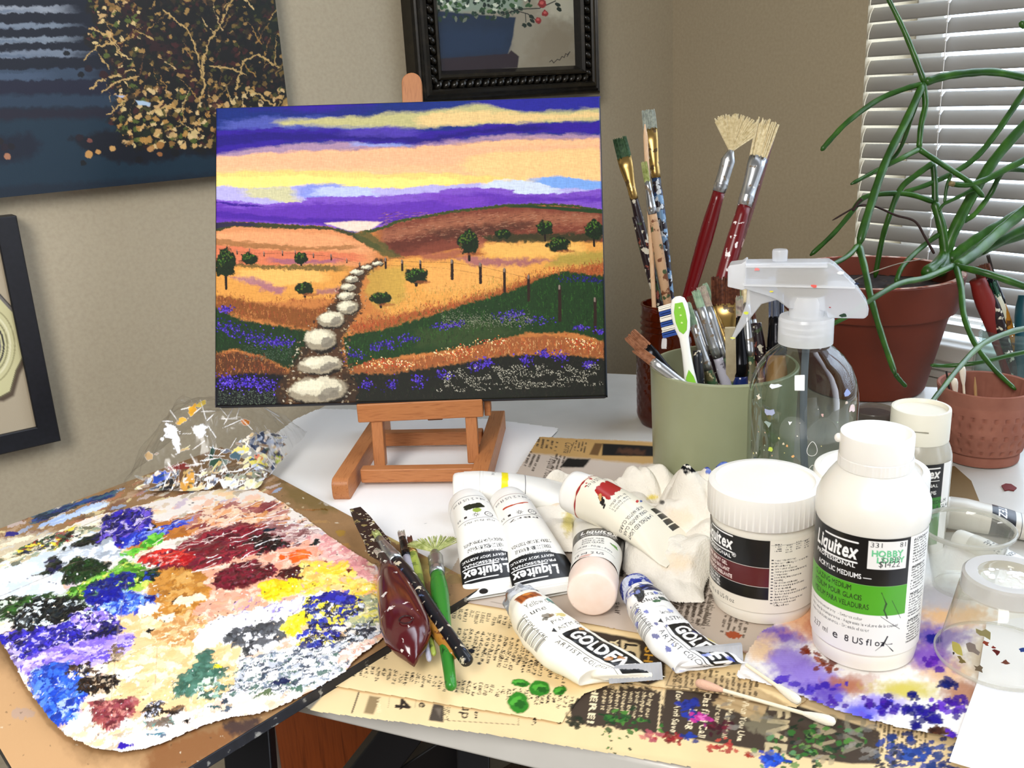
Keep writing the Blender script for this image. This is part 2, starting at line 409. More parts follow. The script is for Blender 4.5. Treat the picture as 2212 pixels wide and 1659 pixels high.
        q = (q - shear * r) / sx
        ix = q * GS + 1.5; iy = (r + .3) * GS
        ok = (ix >= 0) & (ix < B.shape[1] - 1) & (iy >= 0) & (iy < B.shape[0] - 1)
        ix = np.clip(ix, 0, B.shape[1] - 2); iy = np.clip(iy, 0, B.shape[0] - 2); i0 = ix.astype(int); j0 = iy.astype(int); fx = ix - i0; fy = iy - j0
        m = (B[j0, i0] * (1 - fx) + B[j0, i0 + 1] * fx) * (1 - fy) + (B[j0 + 1, i0] * (1 - fx) + B[j0 + 1, i0 + 1] * fx) * fy
        s.mix(S, m * ok * a, col); return s
    def greek(s, x, y, w, h, n, ang=0.0, col='#222222', seed=0, a=.85, fill=.52, lead=.5, cell=None):
        """a block of n lines of small print too fine to read"""
        ca, sa = math.cos(ang), math.sin(ang); cs = [(x + ca * q - sa * r, y + sa * q + ca * r) for q in (0, w) for r in (0, h)]
        S = s.sl(min(c[0] for c in cs), min(c[1] for c in cs), max(c[0] for c in cs), max(c[1] for c in cs))
        if S is None: return s
        u, v = s.U[S] - x, s.V[S] - y; q = u * ca + v * sa; r = -u * sa + v * ca
        lh = h / n; li = np.floor(r / lh); fr = r / lh - li; cell = cell or lh * .32
        wn = _LAT[(li.astype(int) * 7 + seed) & 255, (np.floor(q / cell).astype(int)) & 255]
        wl = w * (.82 + .18 * _LAT[(li.astype(int) + seed * 3) & 255, 9])
        m = (q > 0) & (q < wl) & (r > 0) & (r < h) & (fr < lead) & (wn < fill + .2)
        m = m * (.55 + .45 * (vnoise(q / cell * 2, r / lh * 3, seed) > .35))
        s.mix(S, m.astype(np.float32) * a, col); return s
def deepen(a, g=1.25, k=1.06):
    a.C[..., :3] = np.clip(k * a.C[..., :3] ** g, 0, 1)
def gridmesh(name, P, paint, mat_, parent=None, smooth=True, keep=None, closeu=False):
    """P: (H,W,3) points -> mesh coloured by paint (Paint or None)"""
    Hh, Ww = P.shape[:2]; me = bpy.data.meshes.new(name)
    idx = np.arange(Hh * Ww).reshape(Hh, Ww)
    if closeu: idx = np.concatenate([idx, idx[:, :1]], 1)
    q = np.stack([idx[:-1, :-1], idx[1:, :-1], idx[1:, 1:], idx[:-1, 1:]], -1).reshape(-1, 4)
    Vv = P.reshape(-1, 3); Cc = paint.C.reshape(-1, 4) if paint is not None else None
    if keep is not None:
        kf = keep.reshape(-1)[q].all(1); q = q[kf]
        used = np.zeros(len(Vv), bool); used[q.reshape(-1)] = True; mp = np.cumsum(used) - 1; q = mp[q]; Vv = Vv[used]
        if Cc is not None: Cc = Cc[used]
    nq = len(q); me.vertices.add(len(Vv)); me.vertices.foreach_set('co', Vv.astype(np.float32).ravel())
    me.loops.add(nq * 4); me.loops.foreach_set('vertex_index', q.astype(np.int32).ravel())
    me.polygons.add(nq); me.polygons.foreach_set('loop_start', np.arange(0, nq * 4, 4, dtype=np.int32))
    me.update(calc_edges=True)
    if Cc is not None:
        at_ = me.color_attributes.new('paint', 'FLOAT_COLOR', 'POINT'); at_.data.foreach_set('color', Cc.astype(np.float32).ravel())
    return link(name, me, mat_, parent, smooth)
def lerpgrid(tl, tr, br, bl, nu, nv):
    u = np.linspace(0, 1, nu)[None, :, None]; v = np.linspace(0, 1, nv)[:, None, None]
    tl, tr, br, bl = [np.array(q, float) for q in (tl, tr, br, bl)]
    return (tl * (1 - u) + tr * u) * (1 - v) + (bl * (1 - u) + br * u) * v
def N(x): return max(8, int(x * RES))
def inpoly(U, V, pts):
    ins = np.zeros(U.shape, bool); P = np.array(pts, float); n = len(P)
    for i in range(n):
        x0, y0 = P[i]; x1, y1 = P[(i + 1) % n]
        if y0 != y1: ins ^= ((y0 > V) != (y1 > V)) & (U < (x1 - x0) * (V - y0) / (y1 - y0) + x0)
    return ins
# ------------------------------------------------------------------ the room
WX, WY, FZ = 1.15, 1.08, -.75
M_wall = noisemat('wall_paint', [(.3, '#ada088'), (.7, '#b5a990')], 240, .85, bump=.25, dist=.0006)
M_wall_shaded = noisemat('wall_paint_shaded', [(.3, '#a6987e'), (.7, '#aea086')], 240, .85, bump=.25, dist=.0006)  # same paint as the back wall, weaker light on this side put into the colour
M_white = mat('white_gloss_paint', '#eceae6', .35)
def struct(name, mb, m, parent=None, **k):
    o = mb.build(name, m, parent, **k)
    if parent is None: o['kind'] = 'structure'
    return o
struct('wall_back', MB().box((.0, WY + .05, .5), (3.4, .1, 2.5)), M_wall)
wy0, wy1, wz0, wz1 = -.45, .742, -.002, 1.25
m_ = MB()
m_.box((WX + .08, (wy1 + WY) / 2, .5), (.16, WY - wy1, 2.5)).box((WX + .08, (wy0 - .9) / 2 - .05, .5), (.16, .9 + wy0 + .1 + .0, 2.5))
m_.box((WX + .08, (wy0 + wy1) / 2, (FZ + wz0 - .03) / 2), (.16, wy1 - wy0, wz0 - .03 - FZ)).box((WX + .08, (wy0 + wy1) / 2, (wz1 + 1.75) / 2), (.16, wy1 - wy0, 1.75 - wz1))
struct('wall_right', m_, M_wall_shaded)
struct('floor', MB().box((.1, .1, FZ - .03), (3.6, 3.6, .06)), noisemat('floor_carpet', [(.3, '#4a3b2c'), (.7, '#6b5a45')], 300, .95, bump=.5))
win = MB().box((WX + .13, (wy0 + wy1) / 2, wz0 + .03), (.03, wy1 - wy0, .06)).box((WX + .13, (wy0 + wy1) / 2, wz1 - .03), (.03, wy1 - wy0, .06))
win.box((WX + .13, wy1 - .02, (wz0 + wz1) / 2), (.03, .04, wz1 - wz0)).box((WX + .13, wy0 + .02, (wz0 + wz1) / 2), (.03, .04, wz1 - wz0)).box((WX + .13, .12, (wz0 + wz1) / 2), (.03, .035, wz1 - wz0))
wo = struct('window_1', win, M_white, bevel=.002)
MB().box((WX + .135, (wy0 + wy1) / 2, (wz0 + wz1) / 2), (.004, wy1 - wy0 - .05, wz1 - wz0 - .06)).build('pane', clearmat('window_glass', '#f6fbff', .02), wo)
s_ = MB().box((WX + .045, (wy0 + wy1) / 2, wz0 - .012), (.14, wy1 - wy0 - .002, .024))
sill = s_.build('window_sill', M_white, wo, bevel=.004)
ap = MB()
for k, (dx, z0, h) in enumerate([(.010, -.033, .017), (.014, -.047, .009), (.009, -.066, .024)]): ap.box((WX - dx / 2, (wy0 + wy1) / 2, z0), (dx, wy1 - wy0 + .03, h))
ap.build('window_apron', M_white, wo, bevel=.0015)
# blinds
bl = empty('window_blind', (WX, .15, .0), 'white horizontal slatted blind hanging closed in front of the window', 'blind')
M_slat = mat('blind_slat', '#bab7b2', .35); nt, p = nodes_of(M_slat)
tl = nt.nodes.new('ShaderNodeBsdfTranslucent'); tl.inputs[0].default_value = (*lin('#d8dade'), 1); x = nt.nodes.new('ShaderNodeMixShader'); x.inputs[0].default_value = .10
out = nt.nodes['Material Output']; nt.links.new(p.outputs[0], x.inputs[1]); nt.links.new(tl.outputs[0], x.inputs[2]); nt.links.new(x.outputs[0], out.inputs[0])
PIT = .0213; sz0 = .0405
z = sz0; ns = 0; sl = MB()
while z < 1.2:
    R0, R1 = [], []
    tilt = math.radians(66 + 1.5 * math.sin(ns * 2.1)); hw = .0097
    for k in range(9):
        t = (k / 8 - .5) * 2; bow = .0020 * (1 - t * t)
        # bottom edge leans into the room, belly bulges to the room side
        px = -math.cos(tilt) * -t * hw - bow * math.sin(tilt); pz = t * hw * math.sin(tilt) + bow * math.cos(tilt)
        sag = .0008 * math.sin(ns * 1.7)
        R0.append((WX + .008 + px, wy0 + .006, z + pz)); R1.append((WX + .008 + px, wy1 - .0008, z + pz + sag))
    sl.rings([R0, R1], close=False)
    z += PIT; ns += 1
o = sl.build('slats', M_slat, bl, smooth=True, auto=False); sm = o.modifiers.new('t', 'SOLIDIFY'); sm.thickness = .0005
MB().box((WX + .008, (wy0 + wy1) / 2, .0135), (.018, wy1 - wy0 - .012, .011)).build('bottom_rail', mat('blind_rail', '#cfccc6', .4), bl, bevel=.0015)
MB().box((WX + .008, (wy0 + wy1) / 2, 1.225), (.028, wy1 - wy0 - .012, .035)).build('head_rail', M_white, bl, bevel=.0015)
for yy in (.633, .17, -.25):
    mb = MB(); mb.tube([(WX - .003, yy, .01), (WX - .003, yy, 1.21)], .0006, 6)
    mb.build('ladder_cord', mat('cord', '#f4f2ee', .7), bl)
    mb = MB()
    for k in range(ns):
        zz = sz0 + k * PIT + .004; mb.tube([(WX - .0035, yy, zz), (WX - .001, yy, zz + .0035), (WX + .004, yy, zz + .0065)], [.0014, .0021, .0014], 6)
    mb.build('cord_route', mat('cord_bright', '#ffffff', .5), bl)
# ------------------------------------------------------------------ the desk
f0 = at(617, 1525, -.02)[:2]; f1 = at(1179, 1659, -.02)[:2]; dd = (f1 - f0) / np.linalg.norm(f1 - f0)
BLc = np.array([.586, 1.042]); bd = _n([.57, -.82])[:2]
br = BLc + bd * ((WX - .017 - BLc[0]) / bd[0]); fr = f0 + dd * ((-.25 - f0[1]) / dd[1])
le = at(595, 935)[:2]; ld = (BLc - le) / np.linalg.norm(BLc - le)
# front-left corner
A = np.array([[ld[0], -dd[0]], [ld[1], -dd[1]]]); t = np.linalg.solve(A, f0 - BLc); FLc = BLc + ld * t[0]
def rounded(P, rads, n=6):
    out = []
    for i in range(len(P)):
        a, b, c = np.array(P[i - 1]), np.array(P[i]), np.array(P[(i + 1) % len(P)]); r = rads[i]
        u = (a - b) / np.linalg.norm(a - b); v = (c - b) / np.linalg.norm(c - b)
        if r == 0: out.append(b); continue
        p0 = b + u * r; p2 = b + v * r
        for k in range(n + 1):
            t = k / n; out.append((1 - t) ** 2 * p0 + 2 * t * (1 - t) * b + t * t * p2)
    return out
tp = rounded([FLc, fr, (WX - .017, -.25), br, BLc], [.05, 0, 0, .0, .004])
ds = empty('desk', (.6, .5, FZ), 'white laminate desk with a rounded front edge standing across the corner', 'desk')
o = MB().prism(tp, -.024, 0).build('desk_top', noisemat('laminate', [(.35, '#cdcbc4'), (.7, '#d6d4ce')], 20, .32, coat=.2), ds, bevel=.009)
o.location.z -= .0
dn = np.array([-dd[1], dd[0]]); dn = dn if dn @ (np.array([.6, .6]) - f0) > 0 else -dn
M_black = mat('black_metal', '#16161a', .4, 0, .5)
def leg(p0, p1, w_=.026, t_=.018):
    a, b = Vector(p0), Vector(p1); d = (b - a).normalized(); s = d.cross(Vector((RC[0, 2], RC[1, 2], 0))).normalized(); u = s.cross(d)
    mb = MB(); mb.extr([a + s * w_ / 2 + u * t_ / 2, a - s * w_ / 2 + u * t_ / 2, a - s * w_ / 2 - u * t_ / 2, a + s * w_ / 2 - u * t_ / 2], b - a)
    mb.build('leg', M_black, ds, bevel=.002)
def low(px, py, d): return atd(px, py, d)
for a, b in [((880, 1560, .80), (735, 1745, .80)), ((1020, 1590, .83), (820, 1720, .83)), ((1022, 1580, .80), (1026, 1900, .80)), ((535, 1545, .72), (560, 1880, .72))]:
    p = low(*a); p[2] = min(p[2], -.026); q = low(*b); q = p + (q - p) * min((FZ + .001 - p[2]) / (q[2] - p[2]), 9 if abs(a[0] - b[0]) < 50 else 3)
    leg(p, q, .036 if a[0] != 1022 else .028)
# ------------------------------------------------------------------ pictures on the wall
rnd = random.Random(5)
M_art = vcmat('painted_canvas', .6, bump=(900, .25, .0004), spec=.25)
M_artd = vcmat('painted_canvas_dull', .55, bump=(700, .2, .0004))
def plane_paint(name, tl, tr, br, bl_, dens, base, parent, mat_, region=None, sc=1.0, off=(0, 0)):
    """painted rectangle; authoring coordinates are photograph pixels scaled by sc from off"""
    W_ = np.linalg.norm(np.array(tr) - tl); H_ = np.linalg.norm(np.array(bl_) - tl)
    P = lerpgrid(tl, tr, br, bl_, N(W_ * dens), N(H_ * dens)); U, V, _ = proj(P)
    return P, Paint((U - off[0]) * sc, (V - off[1]) * sc, base)
# -- big dark canvas at the left
Y1 = 1.058
def wallp(px, py, y=Y1): return atw(px, py, 1, y)
x1 = wallp(606, 100)[0]; zb = wallp(231, 404)[2]; x0 = -.06; z1 = .62
e = empty('wall_canvas', (.2, WY, .3), 'large dark blue unframed canvas of a golden bush by rippled water', 'painting')
MB().box(((x0 + x1) / 2, (Y1 + WY) / 2 + .0005, (zb + z1) / 2), (x1 - x0, WY - Y1, z1 - zb)).build('stretcher', mat('canvas_edge_dark', '#39424a', .7), e, bevel=.001)
# only the part within a hand's breadth of the frame is painted in fine detail
P, a = plane_paint('picture', (x0, Y1 - .0006, z1), (x1, Y1 - .0006, z1), (x1, Y1 - .0006, zb), (x0, Y1 - .0006, zb), 1500, '#1a3142', e, M_artd)
a.band([(-300, -400), (700, -400)], [(-300, 175), (700, 175)], '#131f33', 10, 4)
for k, (y0, y1, c, xr) in enumerate([(-120, -95, '#8a93a0', 200), (-60, -38, '#6d7a8c', 190), (10, 26, '#a8aeb6', 175), (48, 58, '#8f9aa6', 190), (78, 90, '#98a2ac', 190), (107, 122, '#8d97a4', 205), (147, 172, '#4c5d70', 240)]):
    a.band([(-300, y0 + 6), (xr, y0)], [(-300, y1 + 6), (xr, y1)], c, 3, 3, 40, 8, k, .85)
    a.band([(-300, y0 + 14), (xr * .55, y0 + 8)], [(-300, y1 + 2), (xr * .55, y1)], '#5f6f84', 3, 3, 30, 6, k + 5, .6)
a.band([(-300, 175), (700, 170)], [(-300, 207), (700, 200)], '#232640', 8, 3)
a.band([(-300, 207), (700, 200)], [(-300, 236), (700, 225)], '#34495c', 8, 4)
a.band([(-300, 240), (700, 226)], [(-300, 262), (700, 250)], '#2b2338', 8, 4, a=.8)
a.band([(-300, 262), (700, 250)], [(-300, 420), (700, 360)], '#1d4152', 14, 6, 80, 30, 3, .8)
a.poly([(-20, 300), (60, 285), (90, 310), (60, 345), (-20, 355)], '#14243a', 8, 8)
a.poly([(150, 300), (230, 280), (480, 290), (640, 300), (640, 335), (400, 335), (330, 352), (250, 350), (190, 325)], '#0e1a2c', 5, 8)
bush = [(180, -400), (200, -80), (185, 10), (205, 60), (185, 75), (215, 120), (245, 140), (235, 190), (260, 225), (235, 260), (265, 290), (260, 315), (330, 322), (640, 325), (640, -400)]
a.poly(bush, '#1f1a12', 5, 22, 26, 3)
a.poly([(210, -60), (330, 90), (350, 120), (250, -60)], '#4a1f20', 6, 12); a.poly([(250, 0), (420, 150), (430, 190), (380, 160), (280, 60)], '#3e1c1c', 6, 12)
a.poly([(470, -60), (600, -60), (615, 120), (560, 60)], '#1d2a10', 8, 14, a=.8)
def inb(x, y): return inpoly(np.array([x]), np.array([y]), bush)[0]
cols = ['#b99a62', '#d8b987', '#8a7440', '#5b5a28', '#101010', '#0d0f14', '#3d1a1a', '#6c7a3a', '#e6cf9a', '#26351a', '#5a2a26', '#a4814e']
for i in range(1900):
    x = rnd.uniform(180, 640); y = rnd.uniform(-60, 330)
    if not inb(x, y): continue
    dense = y > 190
    c = rnd.choice((['#8a7440', '#5b5a28', '#101010', '#0d0f14', '#3d1a1a', '#26351a', '#5a2a26', '#4a3a20', '#161208', '#2a2010', '#b99a62'] if x > 300 and y < 190 else cols) if not dense else cols + ['#e0bd83', '#c9a15f', '#e8cf9f']); r = rnd.uniform(2, 6.5 if dense else 5)
    a.dab(x, y, r * rnd.uniform(.8, 1.9), r, rnd.uniform(-1.5, .5), c, .35, a=.85)
for i in range(75):
    x = rnd.uniform(230, 620); y = rnd.uniform(-40, 290); an = rnd.uniform(-2.6, -.5); L = rnd.uniform(20, 70); pts = []
    cx_, cy_ = x, y
    for k in range(6):
        pts.append((cx_, cy_)); an += rnd.uniform(-.18, .25); cx_ += L / 5 * math.cos(an); cy_ += L / 5 * math.sin(an)
    a.line(pts, rnd.uniform(1.4, 3.4), rnd.choice(['#c9ad74', '#e3c994', '#9c8350', '#7a5b3a', '#b89558', '#2c1512']), .8, 1, .9, taper=True)
for pts in [[(425, 235), (441, 190), (437, 130), (446, 100), (470, 60), (500, 0)], [(441, 190), (420, 90), (400, 60), (350, 20)], [(180, 128), (210, 100), (250, 90)], [(195, 190), (230, 165), (290, 150)], [(220, 200), (250, 175), (300, 165)],
            [(228, 248), (258, 228), (270, 215)], [(510, 190), (525, 130), (560, 118), (600, 145)], [(450, 140), (500, 148), (530, 160)], [(320, 245), (360, 228), (400, 235)], [(530, 190), (560, 205), (590, 225)], [(190, 60), (230, 75), (262, 120)]]:
    a.line(pts, 3.4, '#cdb17a', .8, 1.4, .95)
a.warp(7, 7, 9, 9, 2)
for x, y, r, c in [(192, 333, 9, '#c9a066'), (212, 328, 6, '#c9a066'), (194, 304, 6, '#8a5c50'), (172, 297, 9, '#2a1626'), (243, 321, 7, '#d1ac74'), (346, 313, 9, '#b58a52'), (325, 322, 7, '#c49a66'), (345, 333, 6, '#a87a4e'), (301, 345, 9, '#100c18'), (378, 330, 9, '#0c0e14'), (180, 352, 7, '#0a1018'), (225, 162, 10, '#3f1416'), (262, 153, 9, '#43161a'), (191, 148, 9, '#2c1626'), (175, 161, 7, '#0c1420'), (144, 115, 7, '#0c1420'), (10, 318, 9, '#2a1a2c'), (16, 338, 8, '#b08468'), (25, 317, 8, '#1a1222'), (0, 305, 8, '#241a20')]:
    a.dab(x, y, r, r * .85, .3, c, .3)
a.poly([(292, 215), (325, 222), (322, 230), (300, 226)], '#b9cbdc', 1, 3); a.poly([(250, 206), (272, 207), (265, 212)], '#b9c3dc', 1, 2)
deepen(a, 1.3, 1.0)
gridmesh('picture', P, a, M_artd, e)
# -- black framed picture at the far left (a pale fluted dish)
Y2 = 1.055
TR = wallp(35.5, 466, Y2); BR = wallp(131.5, 952, Y2); BL_ = wallp(0, 978, Y2)
du = _n(BR - TR); dl = _n(np.cross(du, [0, 1, 0])); dl = dl if dl[0] < 0 else -dl
Wf, Hf = .30, float(np.linalg.norm(BR - TR)); TL = TR + dl * Wf; BLf = BR + dl * Wf
e = empty('framed_picture', (.05, WY, .1), 'black framed picture of a pale octagonal dish cut off at the left edge', 'picture')
def frame_sides(TL, TR, BR, BL, prof, mat_, parent, name, toward=(0, -1, 0)):
    """prof: [(inset, height)] swept round a rectangle with mitred corners"""
    c = [np.array(q, float) for q in (TL, TR, BR, BL)]; ctr = sum(c) / 4; tw = np.array(toward, float)
    ux = _n(c[1] - c[0]); uy = _n(c[3] - c[0]); sg = [(1, 1), (-1, 1), (-1, -1), (1, -1)]
    mb = MB(); R = []
    for i in range(4):
        R.append([c[i] + ux * sg[i][0] * ins + uy * sg[i][1] * ins + tw * h for ins, h in prof])
    for i in range(4):
        mb.rings([R[i], R[(i + 1) % 4]], close=False)
    return mb.build(name, mat_, parent)
M_blk = noisemat('black_frame', [(.3, '#0c0d12'), (.7, '#15161d')], 200, .45)
frame_sides(TL, TR, BR, BLf, [(0, -.024), (0, 0), (.001, .001), (.0195, .001), (.0205, 0), (.0205, -.006)], M_blk, e, 'frame')
ins = .0198; ux = -dl; uy = du
q0 = TL + ux * ins + uy * ins; q1 = TR - ux * ins + uy * ins; q2 = BR - ux * ins - uy * ins; q3 = BLf + ux * ins - uy * ins
sh = np.array([0, .004, 0])
P = lerpgrid(q0 + sh, q1 + sh, q2 + sh, q3 + sh, N(300), N(260)); U, V, _ = proj(P); a = Paint(U, V, '#b4a68d')
plate = [(-60, 590), (-10, 625), (35, 682), (38, 722), (52, 766), (35, 800), (22, 846), (0, 858), (-60, 860)]
plate = plate[1:-1] + [(-70 - p[0], p[1]) for p in plate[1:-1][::-1]]
a.poly([(p[0] + 8, p[1] + 9) for p in plate], '#57493a', 3)
a.poly(plate, '#cfc999', 2); a.line(plate, 3, '#6a6248', 1)
a.line([(-40, 610), (0, 640), (20, 662), (34, 676)], 8, '#75706a', 1); a.line([(-40, 606), (0, 636), (20, 658), (34, 672)], 2, '#22201e', 1)
for r, c, w_ in [(62, '#a39c70', 3), (52, '#e3deb8', 4), (46, '#8f8a66', 3), (38, '#3a3836', 4), (30, '#77736c', 5)]:
    a.line([(-30 + r * math.cos(t_ / 10), 748 + 1.35 * r * math.sin(t_ / 10)) for t_ in range(-32, 33)], w_, c, 1)
gridmesh('picture', P, a, M_artd, e)
# -- ornate dark frame above the easel
Y3 = 1.05
xl, xr, zbo = wallp(905, 150, Y3)[0], wallp(1302, 190, Y3)[0], wallp(1303, 203, Y3)[2]
e = empty('ornate_frame', (.8, WY, .5), 'ornate dark bronze frame with a rope moulding hung above the easel', 'picture')
M_brz = noisemat('bronze_frame', [(.3, '#14120e'), (.6, '#211d16'), (.8, '#3a3226')], 90, .34, coat=.25, bump=.15, metal=.3)
zt = zbo + .42; y0 = Y3 + .002
FT = [np.array(q) for q in ((xl, y0, zt), (xr, y0, zt), (xr, y0, zbo), (xl, y0, zbo))]
frame_sides(*FT, [(-.0, -.032), (0, -.006), (.002, -.002), (.004, .0), (.006, -.002), (.008, .001), (.010, -.001), (.0125, .002), (.0165, .0035), (.0185, .001), (.019, -.006), (.029, -.006), (.030, .0005), (.0325, .002), (.036, -.001), (.041, -.010), (.041, -.014)], M_brz, e, 'moulding')
# rope moulding: beads leaning along each side
rope = MB(); ro = .0238
for a_, b_ in [((xl + ro, zbo + ro), (xr - ro, zbo + ro)), ((xl + ro, zbo + ro), (xl + ro, zt - ro)), ((xr - ro, zbo + ro), (xr - ro, zt - ro)), ((xl + ro, zt - ro), (xr - ro, zt - ro))]:
    a_ = np.array(a_); b_ = np.array(b_); L = np.linalg.norm(b_ - a_); n_ = int(L / .0120); d_ = (b_ - a_) / L; pn = np.array([-d_[1], d_[0]])
    for k in range(n_):
        c_ = a_ + d_ * L * (k + .5) / n_; M3 = Matrix(((d_[0], 0, pn[0]), (0, 1, 0), (d_[1], 0, pn[1]))) @ Matrix.Rotation(.75, 3, 'Y')
        rope.ball((c_[0], y0 + .003, c_[1]), .0066, 10, 6, (.66, .9, 1.05), M3)
rope.build('rope_moulding', M_brz, e, smooth=True)
li = .0405
P = lerpgrid((xl + li, y0 + .010, zt - li), (xr - li, y0 + .010, zt - li), (xr - li, y0 + .010, zbo + li), (xl + li, y0 + .010, zbo + li), N(380), N(560)); U, V, _ = proj(P)
a = Paint(U, V, '#9a917c'); rnd = random.Random(8)
a.poly([(1120, -200), (1300, -200), (1300, 60), (1180, 40)], '#b9b39c', 20, 14); a.poly([(1180, 40), (1250, 60), (1250, 140), (1130, 145)], '#8c8069', 20, 14)
a.poly([(880, -300), (1130, -300), (1130, 20), (960, 30)], '#8b9a86', 8, 8)
a.poly([(900, 20), (1114, 38), (1106, 88), (1096, 120), (965, 132), (900, 140)], '#16283f', 1.5, 1); a.poly([(940, 60), (1100, 66), (1098, 112), (950, 124)], '#1b3250', 12, 6, a=.6)
a.poly([(900, 130), (1098, 116), (1104, 108), (1121, 122), (1118, 146), (960, 158), (900, 165)], '#2b1a1e', 1.2, 1)
for i in range(520):
    x = rnd.uniform(930, 1150); y = rnd.uniform(-150, 44)
    if x > 1125 and y > 15: continue
    a.dab(x, y, rnd.uniform(3, 7), rnd.uniform(2, 4.5), rnd.uniform(0, 3), rnd.choice(['#18301c', '#22401f', '#2f5426', '#122417', '#cfd6bd', '#1d3a1c', '#e6e8d6', '#44662f'] if y < 24 else ['#18301c', '#1d3a22', '#122417', '#24402a', '#6f7560']), .3)
a.line([(1085, 33), (1120, 20), (1165, 18), (1200, 2)], 2.2, '#1a1c14'); a.line([(1118, 24), (1140, 30), (1160, 45)], 2, '#1a1c14'); a.line([(1135, 30), (1136, 48)], 1.6, '#1a1c14')
for x, y in [(1133, 55), (1143, 53), (1150, 45), (1205, 10), (1195, -8), (1208, 20), (1148, 36)]: a.dab(x, y, 6, 4, .6, '#152414', .3)
for x, y, r in [(1171, 8, 9), (1178, 29, 7), (1163, 44, 7), (1150, -20, 9)]:
    a.dab(x, y, r, r, 0, '#8e2622', .35); a.dab(x - 1, y - 2, r * .5, r * .4, 0, '#c4574e', .35)
a.line([(1187, 134), (1192, 130), (1196, 136), (1204, 128), (1209, 130), (1214, 122), (1219, 124), (1222, 116), (1226, 118), (1231, 112), (1225, 122)], 1.6, '#2b231a', .6)
gridmesh('picture', P, a, M_artd, e)
# ------------------------------------------------------------------ the landscape on the easel
Cc = dict(TL=(465, 232), TR=(1297, 206), BR=(1313, 858), BL=(463, 880))
BLw = np.array([.264, .809, .077]); rt = _n([.788, -.615, 0]); dw = _n([-.257, -.282, -.925]); dw = _n(dw - rt * dw.dot(rt)); up_ = -dw
nn_ = np.cross(rt, up_); nn_ = nn_ if nn_ @ (CP - BLw) > 0 else -nn_
TLw = hit(465, 232, BLw, nn_); TRw = hit(1297, 206, BLw, nn_); BRw = hit(1313, 858, BLw, nn_); BLw = hit(463, 880, BLw, nn_)
e = empty('landscape_canvas', (.404, .70, .077), 'small stretched canvas of a stone path through purple sunset hills standing on the easel', 'painting')
TH = .018
mb = MB(); 
mb.extr([TLw, TRw, BRw, BLw], -nn_ * TH)
mb.build('canvas_edge', mat('canvas_edge', '#232730', .7), e, bevel=.0022)
P = lerpgrid(TLw + nn_ * .0004, TRw + nn_ * .0004, BRw + nn_ * .0004, BLw + nn_ * .0004, N(900), N(700))
uu = np.linspace(0, 1, P.shape[1])[None, :, None]; vv = np.linspace(0, 1, P.shape[0])[:, None, None]
P = P + ((-nn_) * .0026) * np.clip(1 - np.minimum(np.minimum(uu, 1 - uu) * 356, np.minimum(vv, 1 - vv) * 278) / 2.2, 0, 1) ** 2
U, V, _ = proj(P); a = Paint((U - 440) * 2.3044, (V - 180) * 2.3044, '#243f92'); rnd = random.Random(3)
X0, X1 = 30, 2030
def B(f0, f1, col, **k): a.band(f0, f1, col, **k)
B([(X0, 60), (X1, 20)], [(X0, 260), (X1, 200)], '#23408f', soft=6)
B([(160, 105), (400, 108), (520, 92), (700, 80), (900, 84)], [(160, 130), (400, 150), (700, 165), (900, 130)], '#4325a4', soft=14, rag=16)
B([(X0, 100), (330, 100), (500, 140), (900, 95), (1150, 100)], [(X0, 200), (400, 180), (700, 175), (1150, 140)], '#1c3a86', soft=26, rag=16, a=.75)
B([(1300, 90), (1500, 60), (X1, 40)], [(1300, 120), (1600, 140), (X1, 130)], '#3b34a8', soft=20, rag=16, a=.8)
B([(60, 190), (300, 165), (560, 165), (900, 180)], [(60, 230), (400, 235), (900, 230)], '#6a72c0', soft=18, rag=14, a=.8)
B([(330, 180), (650, 170), (900, 150), (1040, 140), (1240, 118), (1370, 100), (1480, 128), (1640, 140), (X1, 122)], [(330, 205), (650, 212), (900, 216), (1040, 222), (1300, 208), (1600, 196), (X1, 178)], '#c9c493', soft=20, rag=14, rx=90, ry=22)
B([(1040, 160), (1250, 140), (1400, 135), (1700, 155), (X1, 140)], [(1040, 215), (1300, 200), (1600, 186), (X1, 166)], '#ecd09a', soft=18, rag=14, seed=4)
B([(X0, 235), (300, 222), (620, 225), (900, 222), (1020, 232), (1200, 232), (1400, 205), (1700, 196), (X1, 186)], [(X0, 360), (200, 330), (420, 296), (700, 292), (1000, 302), (1150, 308), (1300, 268), (1500, 246), (X1, 252)], '#4327a4', soft=14, rag=12, seed=7)
B([(X0, 262), (300, 240), (600, 245), (900, 250), (1100, 268), (1250, 240), (1500, 212), (1750, 208)], [(X0, 320), (300, 285), (600, 280), (900, 285), (1150, 298), (1350, 245), (1750, 230)], '#2c1b86', soft=14, rag=12, seed=9, a=.8)
B([(650, 235), (900, 215), (1100, 232)], [(650, 262), (900, 262), (1100, 262)], '#6f5cc0', soft=16, rag=12, a=.6)
B([(X0, 355), (200, 325), (420, 300), (700, 294), (1000, 305), (1300, 275), (1500, 250), (X1, 254)], [(X0, 385), (300, 350), (600, 340), (1000, 320), (1300, 296), (1500, 275), (X1, 275)], '#b79bb4', soft=16, rag=8, seed=11)
B([(700, 290), (900, 296), (1050, 300)], [(700, 310), (900, 316), (1050, 312)], '#9fb4ee', soft=10, rag=8, a=.7)
B([(X0, 370), (300, 345), (600, 335), (1000, 318), (1300, 296), (1500, 275), (X1, 272)], [(X0, 470), (600, 470), (1200, 460), (X1, 520)], '#fbc99e', soft=14, rag=6, seed=12)
B([(X0, 368), (500, 345), (1200, 316), (X1, 300)], [(X0, 420), (600, 420), (1300, 400), (X1, 330)], '#f7bf9c', soft=22, rag=10, seed=19, a=.7)
